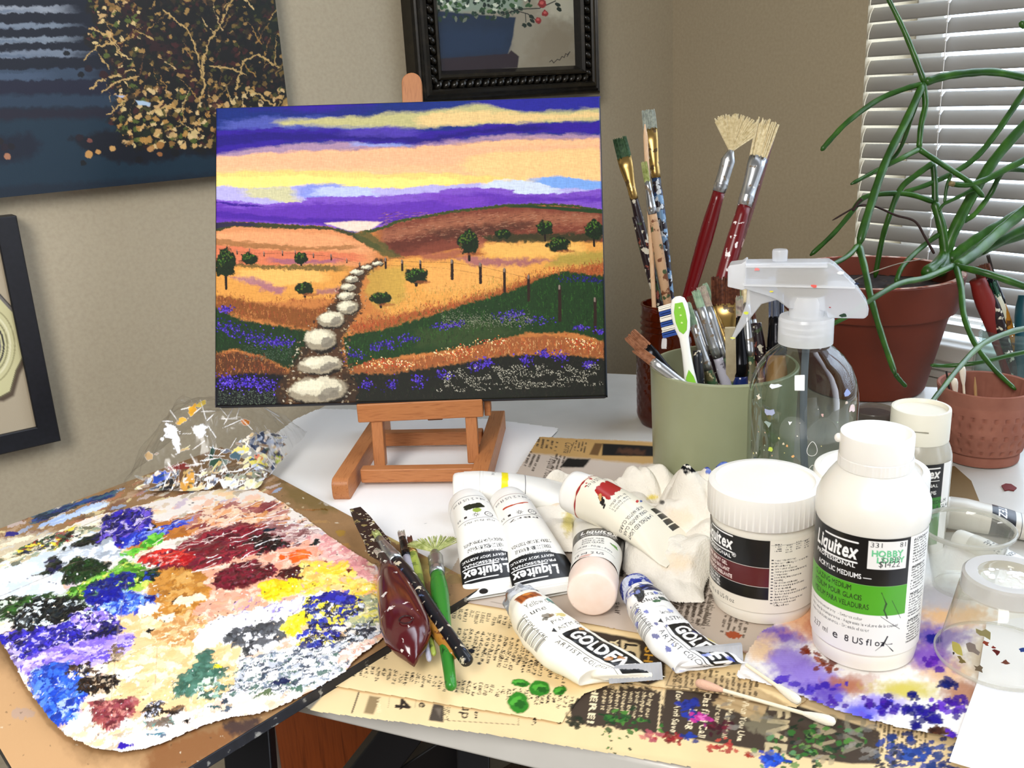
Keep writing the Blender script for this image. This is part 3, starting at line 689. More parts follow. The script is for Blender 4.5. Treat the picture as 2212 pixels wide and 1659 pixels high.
B([(1250, 380), (1480, 330), (1700, 330), (X1, 320)], [(1250, 440), (1600, 480), (X1, 500)], '#fdd59a', soft=20, rag=14, seed=13, a=.8)
B([(X0, 440), (400, 432), (700, 432), (900, 452), (1100, 440), (1300, 452), (X1, 500)], [(X0, 540), (X1, 560)], '#fdd98c', soft=12, rag=8, seed=14)
B([(X0, 466), (350, 462), (420, 452), (700, 470), (1000, 470), (1200, 462), (1400, 490)], [(X0, 520), (300, 530), (600, 515), (800, 530), (1100, 510), (1300, 500)], '#fdeb94', soft=10, rag=6, seed=15)
B([(X0, 515), (120, 512), (200, 522), (420, 512), (600, 500), (720, 508), (820, 522), (1000, 520), (1150, 505), (1300, 500), (1500, 490), (X1, 500)], [(X0, 620), (X1, 620)], '#c3bdec', soft=8, rag=8, rx=50, ry=20, seed=16)
B([(170, 520), (420, 515), (500, 560)], [(170, 560), (420, 590), (500, 600)], '#d9d6a0', soft=12, rag=14, a=.85)
B([(430, 512), (600, 500), (720, 508), (860, 540)], [(430, 560), (600, 585), (860, 590)], '#8fa0e8', soft=10, rag=12, seed=3, a=.8)
B([(520, 522), (640, 512), (800, 520), (880, 548)], [(520, 550), (640, 565), (880, 578)], '#c9d2fb', soft=8, rag=10, seed=6)
B([(1350, 490), (1560, 476), (1700, 495), (1790, 520)], [(1350, 520), (1560, 560), (1790, 552)], '#d8e2f2', soft=8, rag=8, seed=8)
B([(1600, 470), (1760, 462), (X1, 492)], [(1600, 482), (1760, 520), (X1, 528)], '#8fb6f0', soft=8, rag=6, seed=5)
B([(X0, 575), (250, 598), (450, 590), (560, 562), (700, 560), (860, 560), (1000, 552), (1100, 548), (1180, 530), (1380, 512), (1450, 520), (1600, 548), (1800, 548), (X1, 515)], [(X0, 720), (1000, 720), (X1, 640)], '#9166cf', soft=6, rag=7, rx=30, ry=10, seed=21)
B([(X0, 600), (300, 625), (560, 590), (900, 600), (1200, 560), (1380, 540), (1500, 560), (X1, 560)], [(X0, 690), (600, 700), (1000, 690), (1500, 600), (X1, 580)], '#6f3ab8', soft=18, rag=16, rx=70, ry=12, seed=22, a=.85)
B([(X0, 632), (400, 665), (900, 680), (1100, 660)], [(X0, 660), (400, 694), (900, 700), (1100, 690)], '#5526a6', soft=10, rag=10, rx=50, ry=8, seed=23, a=.75)
B([(X0, 585), (200, 600), (330, 612)], [(X0, 596), (200, 610), (330, 618)], '#4c22a0', soft=4, rag=3)
B([(1080, 535), (1300, 560), (1450, 565)], [(1080, 560), (1300, 620), (1450, 600)], '#8a55c8', soft=16, rag=12, a=.7)
a.warp(34, 9, 60, 16, 3); a.warp(14, 4, 16, 9, 8)
# light notch between the hills
a.poly([(600, 695), (750, 685), (890, 690), (830, 730), (760, 742), (690, 725)], '#f6dccf', 4, 3)
# land base
B([(X0, 700), (150, 690), (400, 700), (620, 712), (750, 745), (850, 725), (980, 680), (1250, 632), (1500, 605), (1700, 600), (1850, 606), (X1, 640)], [(X0, 1700), (X1, 1700)], '#c98a50', soft=4, rag=5, rx=10, ry=8, seed=31)
# left hill
B([(X0, 715), (150, 702), (400, 715), (640, 728), (760, 765), (900, 840)], [(X0, 960), (900, 900)], '#e0a071', soft=6, rag=4)
B([(X0, 750), (200, 735), (400, 740), (650, 750), (760, 790), (860, 830)], [(X0, 790), (300, 800), (600, 830), (860, 850)], '#eeb284', soft=16, rag=12, seed=3, a=.8)
B([(X0, 700), (150, 688), (400, 700), (620, 712), (750, 745), (860, 800), (950, 850)], [(X0, 745), (150, 712), (400, 722), (620, 728), (740, 760), (840, 820), (930, 856)], '#4c5030', soft=5, rag=7, rx=12, ry=8, seed=33)
B([(X0, 700), (150, 690), (300, 700)], [(X0, 730), (150, 708), (300, 712)], '#3d3555', soft=5, rag=5)
B([(X0, 770), (160, 780), (300, 795), (520, 815), (800, 800)], [(X0, 800), (200, 815), (420, 832), (800, 822)], '#a77a4c', soft=8, rag=12, rx=24, ry=8, seed=35, a=.8)
B([(X0, 800), (400, 835), (820, 850)], [(X0, 915), (300, 905), (500, 895), (820, 880)], '#dd8a66', soft=8, rag=8, seed=36)
B([(300, 865), (520, 880), (700, 868)], [(300, 890), (520, 902), (700, 890)], '#a9708a', soft=6, rag=6, a=.8)
# right brown hill
B([(840, 735), (980, 690), (1250, 636), (1500, 612), (1850, 612), (X1, 645)], [(840, 780), (960, 860), (1120, 850), (1400, 790), (X1, 800)], '#8f5340', soft=5, rag=5, seed=41)
a.poly([(880, 740), (1250, 660), (1600, 640), (1960, 650), (1960, 700), (1300, 720), (900, 790)], '#b07a5e', 14, 18, 20, 5, .75)
a.poly([(900, 790), (1250, 720), (1640, 690), (1640, 720), (1100, 800), (960, 850)], '#6a382a', 14, 18, 20, 7, .8)
a.poly([(1100, 730), (1500, 690), (1700, 700), (1500, 740), (1200, 780)], '#5d4030', 14, 18, 20, 8, .6)
for k in range(900):
    x = rnd.uniform(880, 1980); y = 640 + rnd.random() * 150
    a.dab(x, y, rnd.uniform(5, 16), 2, -.15, rnd.choice(['#c08a70', '#7d4636', '#9c6450', '#59302a', '#caa084', '#85503a']), .3, a=.4)
B([(740, 745), (850, 722), (980, 678), (1250, 630), (1500, 602), (1700, 598), (1850, 604), (X1, 636)], [(740, 772), (850, 738), (980, 692), (1250, 642), (1500, 616), (1700, 610), (1850, 616), (X1, 655)], '#4a5a2e', soft=4, rag=8, rx=10, ry=8, seed=42)
B([(1500, 602), (X1, 630)], [(1500, 612), (X1, 650)], '#33502c', soft=4, rag=6)
a.poly([(740, 750), (820, 740), (960, 845), (1000, 870), (920, 870), (820, 810)], '#64663a', 6, 10, 10, 4, .85)
# golden fields
B([(X0, 900), (300, 905), (600, 900), (760, 905)], [(X0, 1080), (300, 1090), (640, 1060), (760, 960)], '#e2a95c', soft=12, rag=12, seed=44)
B([(130, 930), (400, 915), (640, 930)], [(130, 985), (400, 1010), (640, 980)], '#f3c478', soft=18, rag=16, seed=45, a=.9)
B([(60, 880), (300, 905), (520, 900), (720, 905)], [(60, 900), (300, 920), (520, 925), (720, 935)], '#6d6238', soft=8, rag=12, rx=12, ry=8, seed=46, a=.85)
a.poly([(120, 960), (250, 965), (400, 1020), (380, 1050), (230, 1000)], '#a06a96', 8, 12, 14, 3, .7)
a.poly([(560, 1030), (680, 1010), (680, 1040), (560, 1050)], '#8f5f86', 6, 8, 12, 3, .6)
B([(860, 890), (1000, 870), (1300, 870), (1600, 810), (1800, 780), (X1, 790)], [(740, 1240), (1000, 1160), (1300, 1090), (1600, 990), (X1, 900)], '#e6ae60', soft=8, rag=8, seed=47)
a.poly([(1380, 800), (1700, 775), (1900, 800), (1900, 860), (1500, 870), (1380, 850)], '#f2c272', 14, 16, 20, 4, .9)
a.poly([(820, 930), (1000, 900), (1000, 1080), (860, 1120), (800, 1040)], '#c8ab58', 14, 14, 20, 6, .8)
a.poly([(1100, 900), (1500, 890), (1620, 930), (1400, 1020), (1100, 1040)], '#f0b870', 20, 16, 20, 5, .7)
a.poly([(1240, 865), (1500, 870), (1760, 875), (1620, 900), (1350, 905)], '#a56a7c', 8, 12, 16, 3, .8)
a.poly([(1080, 850), (1260, 830), (1380, 770), (1400, 810), (1200, 880), (1090, 880)], '#b0705a', 8, 12, 14, 3, .8)
a.poly([(1380, 760), (1620, 745), (1980, 745), (1980, 785), (1700, 790), (1420, 790)], '#3d4426', 6, 12, 12, 3, .9)
a.poly([(1780, 850), (1990, 830), (1990, 900), (1700, 905)], '#a8a050', 12, 12, 16, 3, .75)
a.warp(16, 7, 22, 12, 5, np.clip((a.V - 700) / 40, 0, 1))
# grassy strokes
def strokes(pts, cols, n, w=(1.5, 3), L=(8, 22), a_=.75, an=-1.57, sp=.25):
    P_ = np.array(pts, float); x0, y0 = P_.min(0); x1, y1 = P_.max(0); k = 0; t_ = 0
    while k < n and t_ < n * 6:
        t_ += 1; x = rnd.uniform(x0, x1); y = rnd.uniform(y0, y1)
        if not inpoly(np.array([x]), np.array([y]), pts)[0]: continue
        q = an + rnd.uniform(-sp, sp); l = rnd.uniform(*L); a.line([(x, y), (x + l * math.cos(q), y + l * math.sin(q))], rnd.uniform(*w), rnd.choice(cols), .8, 0, a_); k += 1
rust = ['#b0603a', '#8c4a2a', '#c98a52', '#9a5a34', '#d29a60', '#7c4626']
a.poly([(60, 1050), (300, 1100), (560, 1120), (660, 1080), (640, 1170), (560, 1230), (400, 1200), (60, 1130)], '#94602f', 8, 12, 14, 3)
strokes([(60, 1040), (300, 1080), (660, 1060), (620, 1180), (560, 1230), (60, 1150)], rust, 500)
a.poly([(720, 1200), (900, 1160), (1200, 1100), (1500, 1010), (1640, 960), (1990, 890), (1990, 960), (1700, 980), (1500, 1060), (1200, 1130), (900, 1220), (740, 1250)], '#b06a3a', 8, 12, 14, 3, .95)
strokes([(720, 1190), (1200, 1080), (1500, 1000), (1640, 940), (1990, 880), (1990, 960), (1640, 990), (1200, 1140), (740, 1260)], rust + ['#c8502e'], 800)
strokes([(1000, 1040), (1500, 960), (1600, 1000), (1200, 1110), (900, 1180), (780, 1180)], ['#d8a458', '#b98a48', '#a89a50', '#e8be7a'], 350)
# greens
a.poly([(40, 1110), (200, 1180), (420, 1215), (560, 1235), (520, 1330), (480, 1400), (420, 1420), (300, 1360), (150, 1320), (40, 1350)], '#22421f', 5, 8, 12, 4)
a.poly([(690, 1260), (900, 1220), (1200, 1130), (1500, 1040), (1700, 960), (1800, 935), (1995, 960), (2010, 1290), (1850, 1240), (1600, 1240), (1400, 1300), (1200, 1330), (1000, 1350), (860, 1390), (720, 1420)], '#274a20', 5, 8, 12, 4)
a.poly([(1050, 1230), (1400, 1180), (1600, 1230), (1300, 1310), (1050, 1320)], '#4a5c34', 20, 16, 20, 4, .7)
strokes([(690, 1250), (1200, 1120), (1500, 1030), (1700, 950), (1990, 960), (2000, 1240), (1600, 1220), (1200, 1300), (720, 1400)], ['#1a3615', '#356a26', '#4a8030', '#16300f', '#2c5a20'], 1500, (1.5, 3), (8, 26), .6)
strokes([(60, 1120), (200, 1180), (560, 1240), (480, 1400), (150, 1310), (60, 1340)], ['#1a3615', '#356a26', '#2f5a2c', '#132a10', '#245030'], 600, (1.5, 3), (8, 24), .6)
# foreground
a.poly([(40, 1350), (160, 1335), (300, 1365), (420, 1430), (400, 1460), (200, 1450), (40, 1480)], '#6a4428', 6, 10, 12, 3)
strokes([(60, 1340), (300, 1360), (420, 1440), (200, 1450), (60, 1470)], rust + ['#4a301c'], 260)
a.poly([(720, 1420), (850, 1370), (1050, 1370), (1240, 1330), (1500, 1265), (1700, 1255), (1900, 1275), (2010, 1290), (2010, 1360), (1800, 1345), (1500, 1345), (1250, 1390), (1050, 1420), (900, 1440), (760, 1440)], '#a86c40', 5, 8, 12, 3)
strokes([(740, 1420), (1050, 1370), (1500, 1270), (2000, 1290), (2000, 1360), (1500, 1350), (1050, 1430)], ['#d88a50', '#b86a38', '#e8b27a', '#c04e2c', '#8a5a34', '#f0cd96'], 600)
a.poly([(40, 1470), (200, 1440), (420, 1450), (400, 1620), (40, 1620)], '#151a20', 6, 8)
a.poly([(690, 1440), (900, 1445), (1250, 1395), (1500, 1350), (1800, 1350), (2015, 1370), (2020, 1590), (690, 1620)], '#25271c', 6, 8)
strokes([(700, 1440), (1250, 1400), (1800, 1360), (2000, 1380), (2000, 1560), (700, 1580)], ['#30402a', '#1c1c14', '#40382e', '#283a20', '#4a4438'], 900, (1.5, 3), (8, 20), .6)
# path bed
a.poly([(860, 870), (900, 880), (800, 960), (770, 1040), (790, 1110), (740, 1180), (690, 1260), (690, 1340), (720, 1440), (770, 1520), (740, 1600), (380, 1600), (350, 1520), (430, 1420), (480, 1330), (540, 1240), (600, 1150), (650, 1080), (690, 980), (760, 920)], '#4c3826', 5, 12, 12, 3, .92)
for k in range(700):
    t_ = rnd.random() ** .7; y = 900 + t_ * 690; w_ = 40 + t_ * 170; x = np.interp(y, [900, 1000, 1100, 1200, 1300, 1400, 1600], [820, 730, 720, 640, 590, 580, 560]) + rnd.uniform(-1, 1) * w_
    a.dab(x, y, rnd.uniform(2, 4 + 6 * t_), rnd.uniform(2, 3 + 4 * t_), 0, rnd.choice(['#8a7458', '#2a2018', '#b8a888', '#5c4a34', '#16120e', '#d8d0bc', '#6c5036']), .3, a=.8)
stones = [(862, 895, 28, 10), (810, 912, 26, 11), (762, 938, 32, 13), (735, 972, 34, 16), (716, 1012, 38, 18), (706, 1056, 44, 22), (712, 1112, 56, 32), (632, 1172, 66, 40), (582, 1272, 76, 56), (576, 1398, 106, 44), (568, 1524, 142, 66)]
for i, (x, y, rx, ry) in enumerate(stones):
    a.dab(x + 2, y + ry * .22, rx * 1.04, ry * 1.02, 0, '#2c241a', .12); a.dab(x, y, rx, ry, -.05, '#a9a08c', .16, rs=ry * .8)
    a.dab(x - rx * .08, y - ry * .22, rx * .86, ry * .68, -.1, '#dcd6c0', .3, rs=ry * .5); a.dab(x - rx * .25, y - ry * .35, rx * .5, ry * .4, -.1, '#ece6cf', .4, rs=ry * .4)
    a.dab(x + rx * .35, y + ry * .25, rx * .45, ry * .4, -.4, '#8c867a', .5, rs=ry * .4, a=.8)
a.warp(7, 6, 16, 11, 6, np.clip((a.V - 880) / 40, 0, 1)); a.warp(3, 3, 5, 5, 2, np.clip((a.V - 880) / 40, 0, 1))
# fence
for x, y0_, y1_, w_ in [(300, 838, 860, 7), (392, 832, 856, 7), (456, 830, 858, 6), (546, 846, 868, 7), (634, 850, 878, 8), (712, 872, 892, 7), (776, 890, 912, 8), (905, 870, 920, 11), (988, 880, 930, 11), (1078, 882, 928, 11), (1236, 880, 972, 15), (1377, 896, 992, 15), (1497, 922, 1035, 14), (1617, 956, 1080, 14), (1772, 1008, 1180, 16), (1948, 1070, 1240, 16), (228, 820, 838, 6), (166, 830, 850, 6)]:
    a.line([(x, y0_ + 6), (x + 1, y1_)], w_, '#3a2416', 1.2, 1); a.line([(x - w_ * .1, y0_), (x - w_ * .1, y0_ + 14)], w_ * .6, '#9a8a80', 1, 1)
a.line([(905, 882), (1078, 890), (1236, 892), (1377, 912), (1497, 940), (1617, 970)], 1.8, '#7a5838', .8, 1, .7); a.line([(905, 905), (1078, 912), (1236, 925), (1377, 950), (1497, 975)], 1.6, '#7a5838', .8, 1, .6)
a.line([(160, 838), (300, 848), (456, 845), (634, 862), (776, 898)], 1.8, '#6a4030', .8, 1, .7)
# trees and shrubs
def tree(x, y, rx, ry, trunk=0):
    if trunk: a.line([(x, y + ry * .6), (x + 2, y + ry + trunk)], max(6, rx * .25), '#2a1a10', 1, 1)
    a.dab(x, y, rx, ry, 0, '#1a3012', .4, rs=rx * .4)
    for k in range(int(rx * ry / 26)):
        q = rnd.uniform(0, 6.28); r_ = math.sqrt(rnd.random()); sx_, sy_ = x + rx * r_ * .95 * math.cos(q), y + ry * r_ * .95 * math.sin(q)
        lit = (sy_ - y) / ry + (sx_ - x) / rx * .6 < 0
        a.dab(sx_, sy_, rnd.uniform(3, 6), rnd.uniform(2, 4), rnd.uniform(0, 3), rnd.choice(['#3f6b24', '#5c8a30', '#2c4a1a', '#6d7a34'] if lit else ['#12240c', '#24401a', '#1c3414']), .3, a=.85)
for t_ in [(110, 895, 50, 72, 55), (226, 872, 42, 30, 0), (484, 872, 36, 28, 6), (502, 1022, 46, 32, 8), (880, 1072, 50, 32, 10), (1056, 958, 58, 40, 8), (1320, 790, 52, 58, 32), (1492, 750, 44, 22, 0), (1698, 720, 40, 38, 26), (1766, 802, 54, 38, 0), (1942, 730, 44, 50, 30)]: tree(*t_)
for x, y in [(530, 1052), (910, 1102), (1090, 990), (1350, 850), (1800, 835)]: a.dab(x, y, 40, 8, 0, '#a0603c', .4, a=.6)
# flowers
def fl(pts, n, cols, r=(2.5, 5)):
    for k in range(n):
        x, y, sx_, sy_ = rnd.choice(pts); a.dab(x + rnd.gauss(0, sx_), y + rnd.gauss(0, sy_), rnd.uniform(*r), rnd.uniform(*r), rnd.uniform(0, 3), rnd.choice(cols), .3, a=.9)
pur = ['#3a1f96', '#5a3cc0', '#2a1670', '#7a5cd0', '#46269e']
fl([(100, 1210, 30, 18), (180, 1235, 40, 22), (260, 1270, 40, 20), (400, 1290, 28, 12), (110, 1125, 20, 10), (330, 1290, 30, 14)], 420, pur)
fl([(110, 1490, 30, 20), (210, 1490, 28, 20), (300, 1500, 28, 22)], 380, pur + ['#5a34d8', '#8a70f0'])
fl([(860, 1310, 20, 12), (920, 1300, 30, 12), (1010, 1272, 28, 9), (1190, 1210, 26, 8), (1260, 1202, 18, 9), (1500, 1160, 40, 12), (1560, 1145, 30, 9), (1650, 1180, 40, 10), (1880, 1215, 22, 7), (1970, 1235, 16, 6), (740, 1350, 30, 16)], 520, pur)
fl([(935, 1500, 16, 14), (810, 1500, 14, 12), (1066, 1480, 20, 20), (1190, 1450, 22, 14), (1350, 1410, 22, 14), (1410, 1390, 20, 12), (1606, 1378, 18, 14), (1690, 1345, 16, 10), (1775, 1362, 20, 14), (1920, 1395, 18, 10)], 520, pur + ['#6a4ae0'])
fl([(1850, 972, 50, 8), (1950, 980, 30, 8)], 120, ['#241a70', '#3a2a96', '#1c3f20'])
fl([(1230, 1345, 40, 10), (1290, 1325, 40, 10), (1430, 1285, 40, 9), (850, 1400, 40, 14), (920, 1385, 40, 8), (1860, 1285, 40, 10), (1910, 1300, 30, 10), (1000, 1400, 30, 10)], 420, ['#f6dca0', '#d8552c', '#f0a860', '#fdf0c8', '#c23c20'], (2, 4))
for k in range(2000):
    x = rnd.uniform(1160, 1990); y = rnd.uniform(1420, 1540) - (x - 1160) * .045
    if fbm(np.array([x / 60.]), np.array([y / 30.]), 9)[0] > .5: a.dab(x, y, 2, 2, 0, rnd.choice(['#c8c4b4', '#8f8c80', '#e8e4d4']), 0, a=.8)
for k in range(700):
    x = rnd.uniform(1180, 1640); y = 1180 + rnd.gauss(0, 22) - abs(x - 1500) * .02; a.dab(x, y, 1.8, 1.8, 0, '#a8a894', 0, a=.6)
for k in range(500):
    x = rnd.uniform(70, 360); y = rnd.uniform(1530, 1600); a.dab(x, y, 1.8, 1.8, 0, rnd.choice(['#8fa08a', '#5a6a5a']), 0, a=.6)
for k in range(300):
    x = rnd.uniform(200, 440); y = rnd.uniform(1300, 1380); a.dab(x, y, 1.8, 1.8, 0, '#7a8a7a', 0, a=.5)
a.band([(X0, 1602), (800, 1592), (X1, 1560)], [(X0, 1700), (X1, 1700)], '#0d100e', 4, 3)
a.poly([(1965, 60), (1990, 60), (1990, 620), (1978, 620)], '#3a3a90', 2, 1, a=.5)
a.poly([(1988, 950), (2012, 950), (2022, 1620), (1994, 1620)], '#101510', 3, 2)
a.poly([(40, 60), (56, 60), (60, 1620), (40, 1620)], '#c9c4d8', 2, 1, a=.35)
# weave and brush grain
g = (fbm(a.U / 2.2, a.V / 14, 3, 2) + fbm(a.U / 20, a.V / 2.6, 5, 2) - 1) * .22; a.C[..., :3] = np.clip(a.C[..., :3] * (1 + g[..., None]), 0, 1)
deepen(a, 1.25, 1.0)
gridmesh('painted_face', P, a, M_art, e)
# ------------------------------------------------------------------ the table easel
E0 = np.array([.404, .6995, 0]); ex = np.array([.788, -.615, 0]); ey = np.array([.615, .788, 0]); ez = np.array([0, 0, 1.])
M_w = {ax: wood('beech_' + ax, '#a8693c', '#b87847', '#8a4f2a', 55, ax) for ax in 'XYZ'}
es = empty('table_easel', E0, 'beech wood H-frame table easel holding the landscape canvas', 'easel')
def obox(name, c, size, m, parent=es, R=None, bevel=.0012, yaw=0):
    """box in easel axes: c = (across, back, up)"""
    cc = E0 + ex * c[0] + ey * c[1] + ez * c[2]
    Rm = Matrix([(ex[i], ey[i], ez[i]) for i in range(3)]) @ Matrix.Rotation(yaw, 3, 'Z')
    if R is not None: Rm = Rm @ R
    # modelled about its own centre so that the grain runs along the piece
    me = MB().box((0, 0, 0), size); o = me.build(name, m, None, bevel=bevel)
    o.matrix_world = Matrix.Translation(Vector(cc)) @ Rm.to_4x4(); o.parent = parent; o.matrix_parent_inverse = Matrix.Translation(-parent.location)
    return o
yw = math.radians(-4.5)
def rail(nm, x, y0_, y1_):
    L = y1_ - y0_; H_ = .021; pts = []
    for k in range(6): t_ = math.pi / 2 + math.pi / 2 * k / 5; pts.append((0, -L / 2 + .007 + .007 * math.cos(t_), H_ / 2 - .007 + .007 * math.sin(t_)))
    for k in range(6): t_ = math.pi + math.pi / 2 * k / 5; pts.append((0, -L / 2 + .007 + .007 * math.cos(t_), -H_ / 2 + .007 + .007 * math.sin(t_)))
    pts += [(0, L / 2, -H_ / 2), (0, L / 2, H_ / 2)]
    mb = MB(); mb.extr([(p[0] - .0075, p[1], p[2]) for p in pts], (.015, 0, 0)); o = mb.build(nm, M_w['Y'], None, bevel=.001)
    Rm = Matrix([(ex[i], ey[i], ez[i]) for i in range(3)]) @ Matrix.Rotation(yw, 3, 'Z')
    cc = E0 + ex * x + ey * (y0_ + y1_) / 2 + ez * (H_ / 2 + .0006); o.matrix_world = Matrix.Translation(Vector(cc)) @ Rm.to_4x4(); o.parent = es; o.matrix_parent_inverse = Matrix.Translation(-es.location)
rail('rail', -.0545, -.050, .125); rail('rail', .0665, -.060, .115)
obox('crossbar', (.006, -.021, .0125), (.107, .011, .013), M_w['X'], yaw=yw)
obox('crossbar', (.006, .070, .0125), (.107, .011, .014), M_w['X'], yaw=yw)
obox('ledge', (.0080, .0085, .0650), (.114, .020, .0175), M_w['X'])
obox('ledge_stop', (.0685, .020, .063), (.006, .02, .02), M_w['X'])
tl_ = Matrix.Rotation(math.radians(-15.5), 3, 'X')
for x in (-.0325, .0535): obox('upright', (x, .0035, .0345), (.0105, .013, .044), M_w['Z'], R=Matrix.Rotation(math.radians(-9), 3, 'X'))
# mast leaning back behind the canvas, rounded top
tA = math.radians(-21.6); L = .300; pts = []
for k in range(13): q = math.pi * k / 12; pts.append((.0095 * math.cos(q), L / 2 - .0095 + .0095 * math.sin(q)))
pts = [(.0095, -L / 2)] + pts + [(-.0095, -L / 2)]
mb = MB(); mb.extr([(p[0], 0, p[1]) for p in pts], (0, .009, 0)); o = mb.build('mast', M_w['Z'], None, bevel=.0008)
Rm = Matrix([(ex[i], ey[i], ez[i]) for i in range(3)]) @ Matrix.Rotation(tA, 3, 'X')
cc = E0 + ex * .0085 + ey * .0908 + ez * .2179; o.matrix_world = Matrix.Translation(Vector(cc)) @ Rm.to_4x4(); o.parent = es; o.matrix_parent_inverse = Matrix.Translation(-es.location)
obox('crossbar', (.0085, .0430, .0650), (.11, .010, .014), M_w['X'])
obox('rear_strut', (.0085, .100, .115), (.016, .008, .20), M_w['Z'], R=Matrix.Rotation(math.radians(8), 3, 'X'))
# ------------------------------------------------------------------ papers lying on the desk
M_paper = vcmat('printed_paper', .75, bump=(60, .12, .0008), spec=.3)
def sheet(name, pts, z, dens, base, label, cat, paintfn, mat_=M_paper, rag=0, zf=None, group=None, seed=1, pad=.012, axis=None, kind=None):
    """flat sheet whose outline is given in photograph pixels, lying at height z"""
    W3 = np.array([at(p[0], p[1], z) for p in pts]); ax = axis if axis is not None else _n([.5, -.866, 0])[:2]; ay = np.array([-ax[1], ax[0]])
    q0 = W3[:, :2] @ ax; q1 = W3[:, :2] @ ay
    nu, nv = N((q0.max() - q0.min()) * dens), N((q1.max() - q1.min()) * dens)
    u = np.linspace(q0.min() - .002, q0.max() + .002, nu)[None, :]; v = np.linspace(q1.min() - .002, q1.max() + .002, nv)[:, None]
    X = u * ax[0] + v * ay[0]; Y = u * ax[1] + v * ay[1]; Z = np.full(X.shape, z)
    P = np.stack([X, Y, Z], -1); U, V, D = proj(P)
    a = Paint(U, V, base); paintfn(a)
    uu, vv = U, V
    if rag: uu = U + rag * 2 * (fbm(U / 9, V / 9, seed, 4) - .5); vv = V + rag * 2 * (fbm(U / 9, V / 9, seed + 4, 4) - .5)
    # outline test in metric space so that points behind the lens do not matter
    if rag:
        keep = inpoly(uu, vv, pts)
    else: keep = inpoly(X, Y, [(w[0], w[1]) for w in W3])
    if zf is not None: P[..., 2] += zf(P, a)
    o = gridmesh(name, P, a, mat_, None, keep=keep)
    return tag(o, label, cat, group, kind)
# ---- white poster paper under the easel
def pf(a):
    a.C[..., :3] *= (1 - .02 * fbm(a.U / 30, a.V / 30, 2, 3))[..., None]
    a.dab(918, 1132, 1.5, 1.2, 0, '#4a5a70', 0); a.dab(855, 936, 4, 2, .6, '#3a2a20', .4)
def zpap(P, a):
    # the far left corner lifts a little off the desk
    return .0008 + 0 * P[..., 0]
sheet('paper_sheet', [(592, 940), (636, 907), (682, 886), (700, 884), (762, 885), (1075, 908), (1210, 926), (1165, 975), (1105, 1045), (1060, 1180), (1020, 1330), (880, 1330), (640, 1290), (560, 1100)], .0012, 700, '#f4f3f1', 'large white blank paper sheet under the beech easel', 'paper', pf, zf=zpap)
NEWS = '#e3c897'; INK = '#2a2119'
def mottled(a, am=.07, s=90): a.C[..., :3] *= (1 + am * 2 * (fbm(a.U / s, a.V / s, 7, 4) - .5))[..., None]
TA = math.atan2(150, -18)      # print runs down the picture on these sheets
W3 = [at(p[0], p[1], 0) for p in [(1990, 1010), (2062, 1008), (2098, 1040), (2118, 1090), (2125, 1150), (1990, 1150)]]
o = MB().prism([(w_[0], w_[1]) for w_ in W3], .0003, .0006).build('kraft_paper', mat('kraft', '#7d6440', .8), None); tag(o, 'small piece of brown paper on the desk by the carved terracotta pot', 'paper')
W3 = [at(p[0], p[1], 0) for p in [(2163, 1051), (2172, 1047), (2184, 1048), (2196, 1056), (2190, 1062), (2178, 1060), (2170, 1062)]]
o = MB().prism([(w_[0], w_[1]) for w_ in W3], .0003, .0012).build('paint_flake', mat('flake', '#6a1c1a', .6), None); tag(o, 'dark red flake of dried paint on the desk right of the carved pot', 'paint flake')
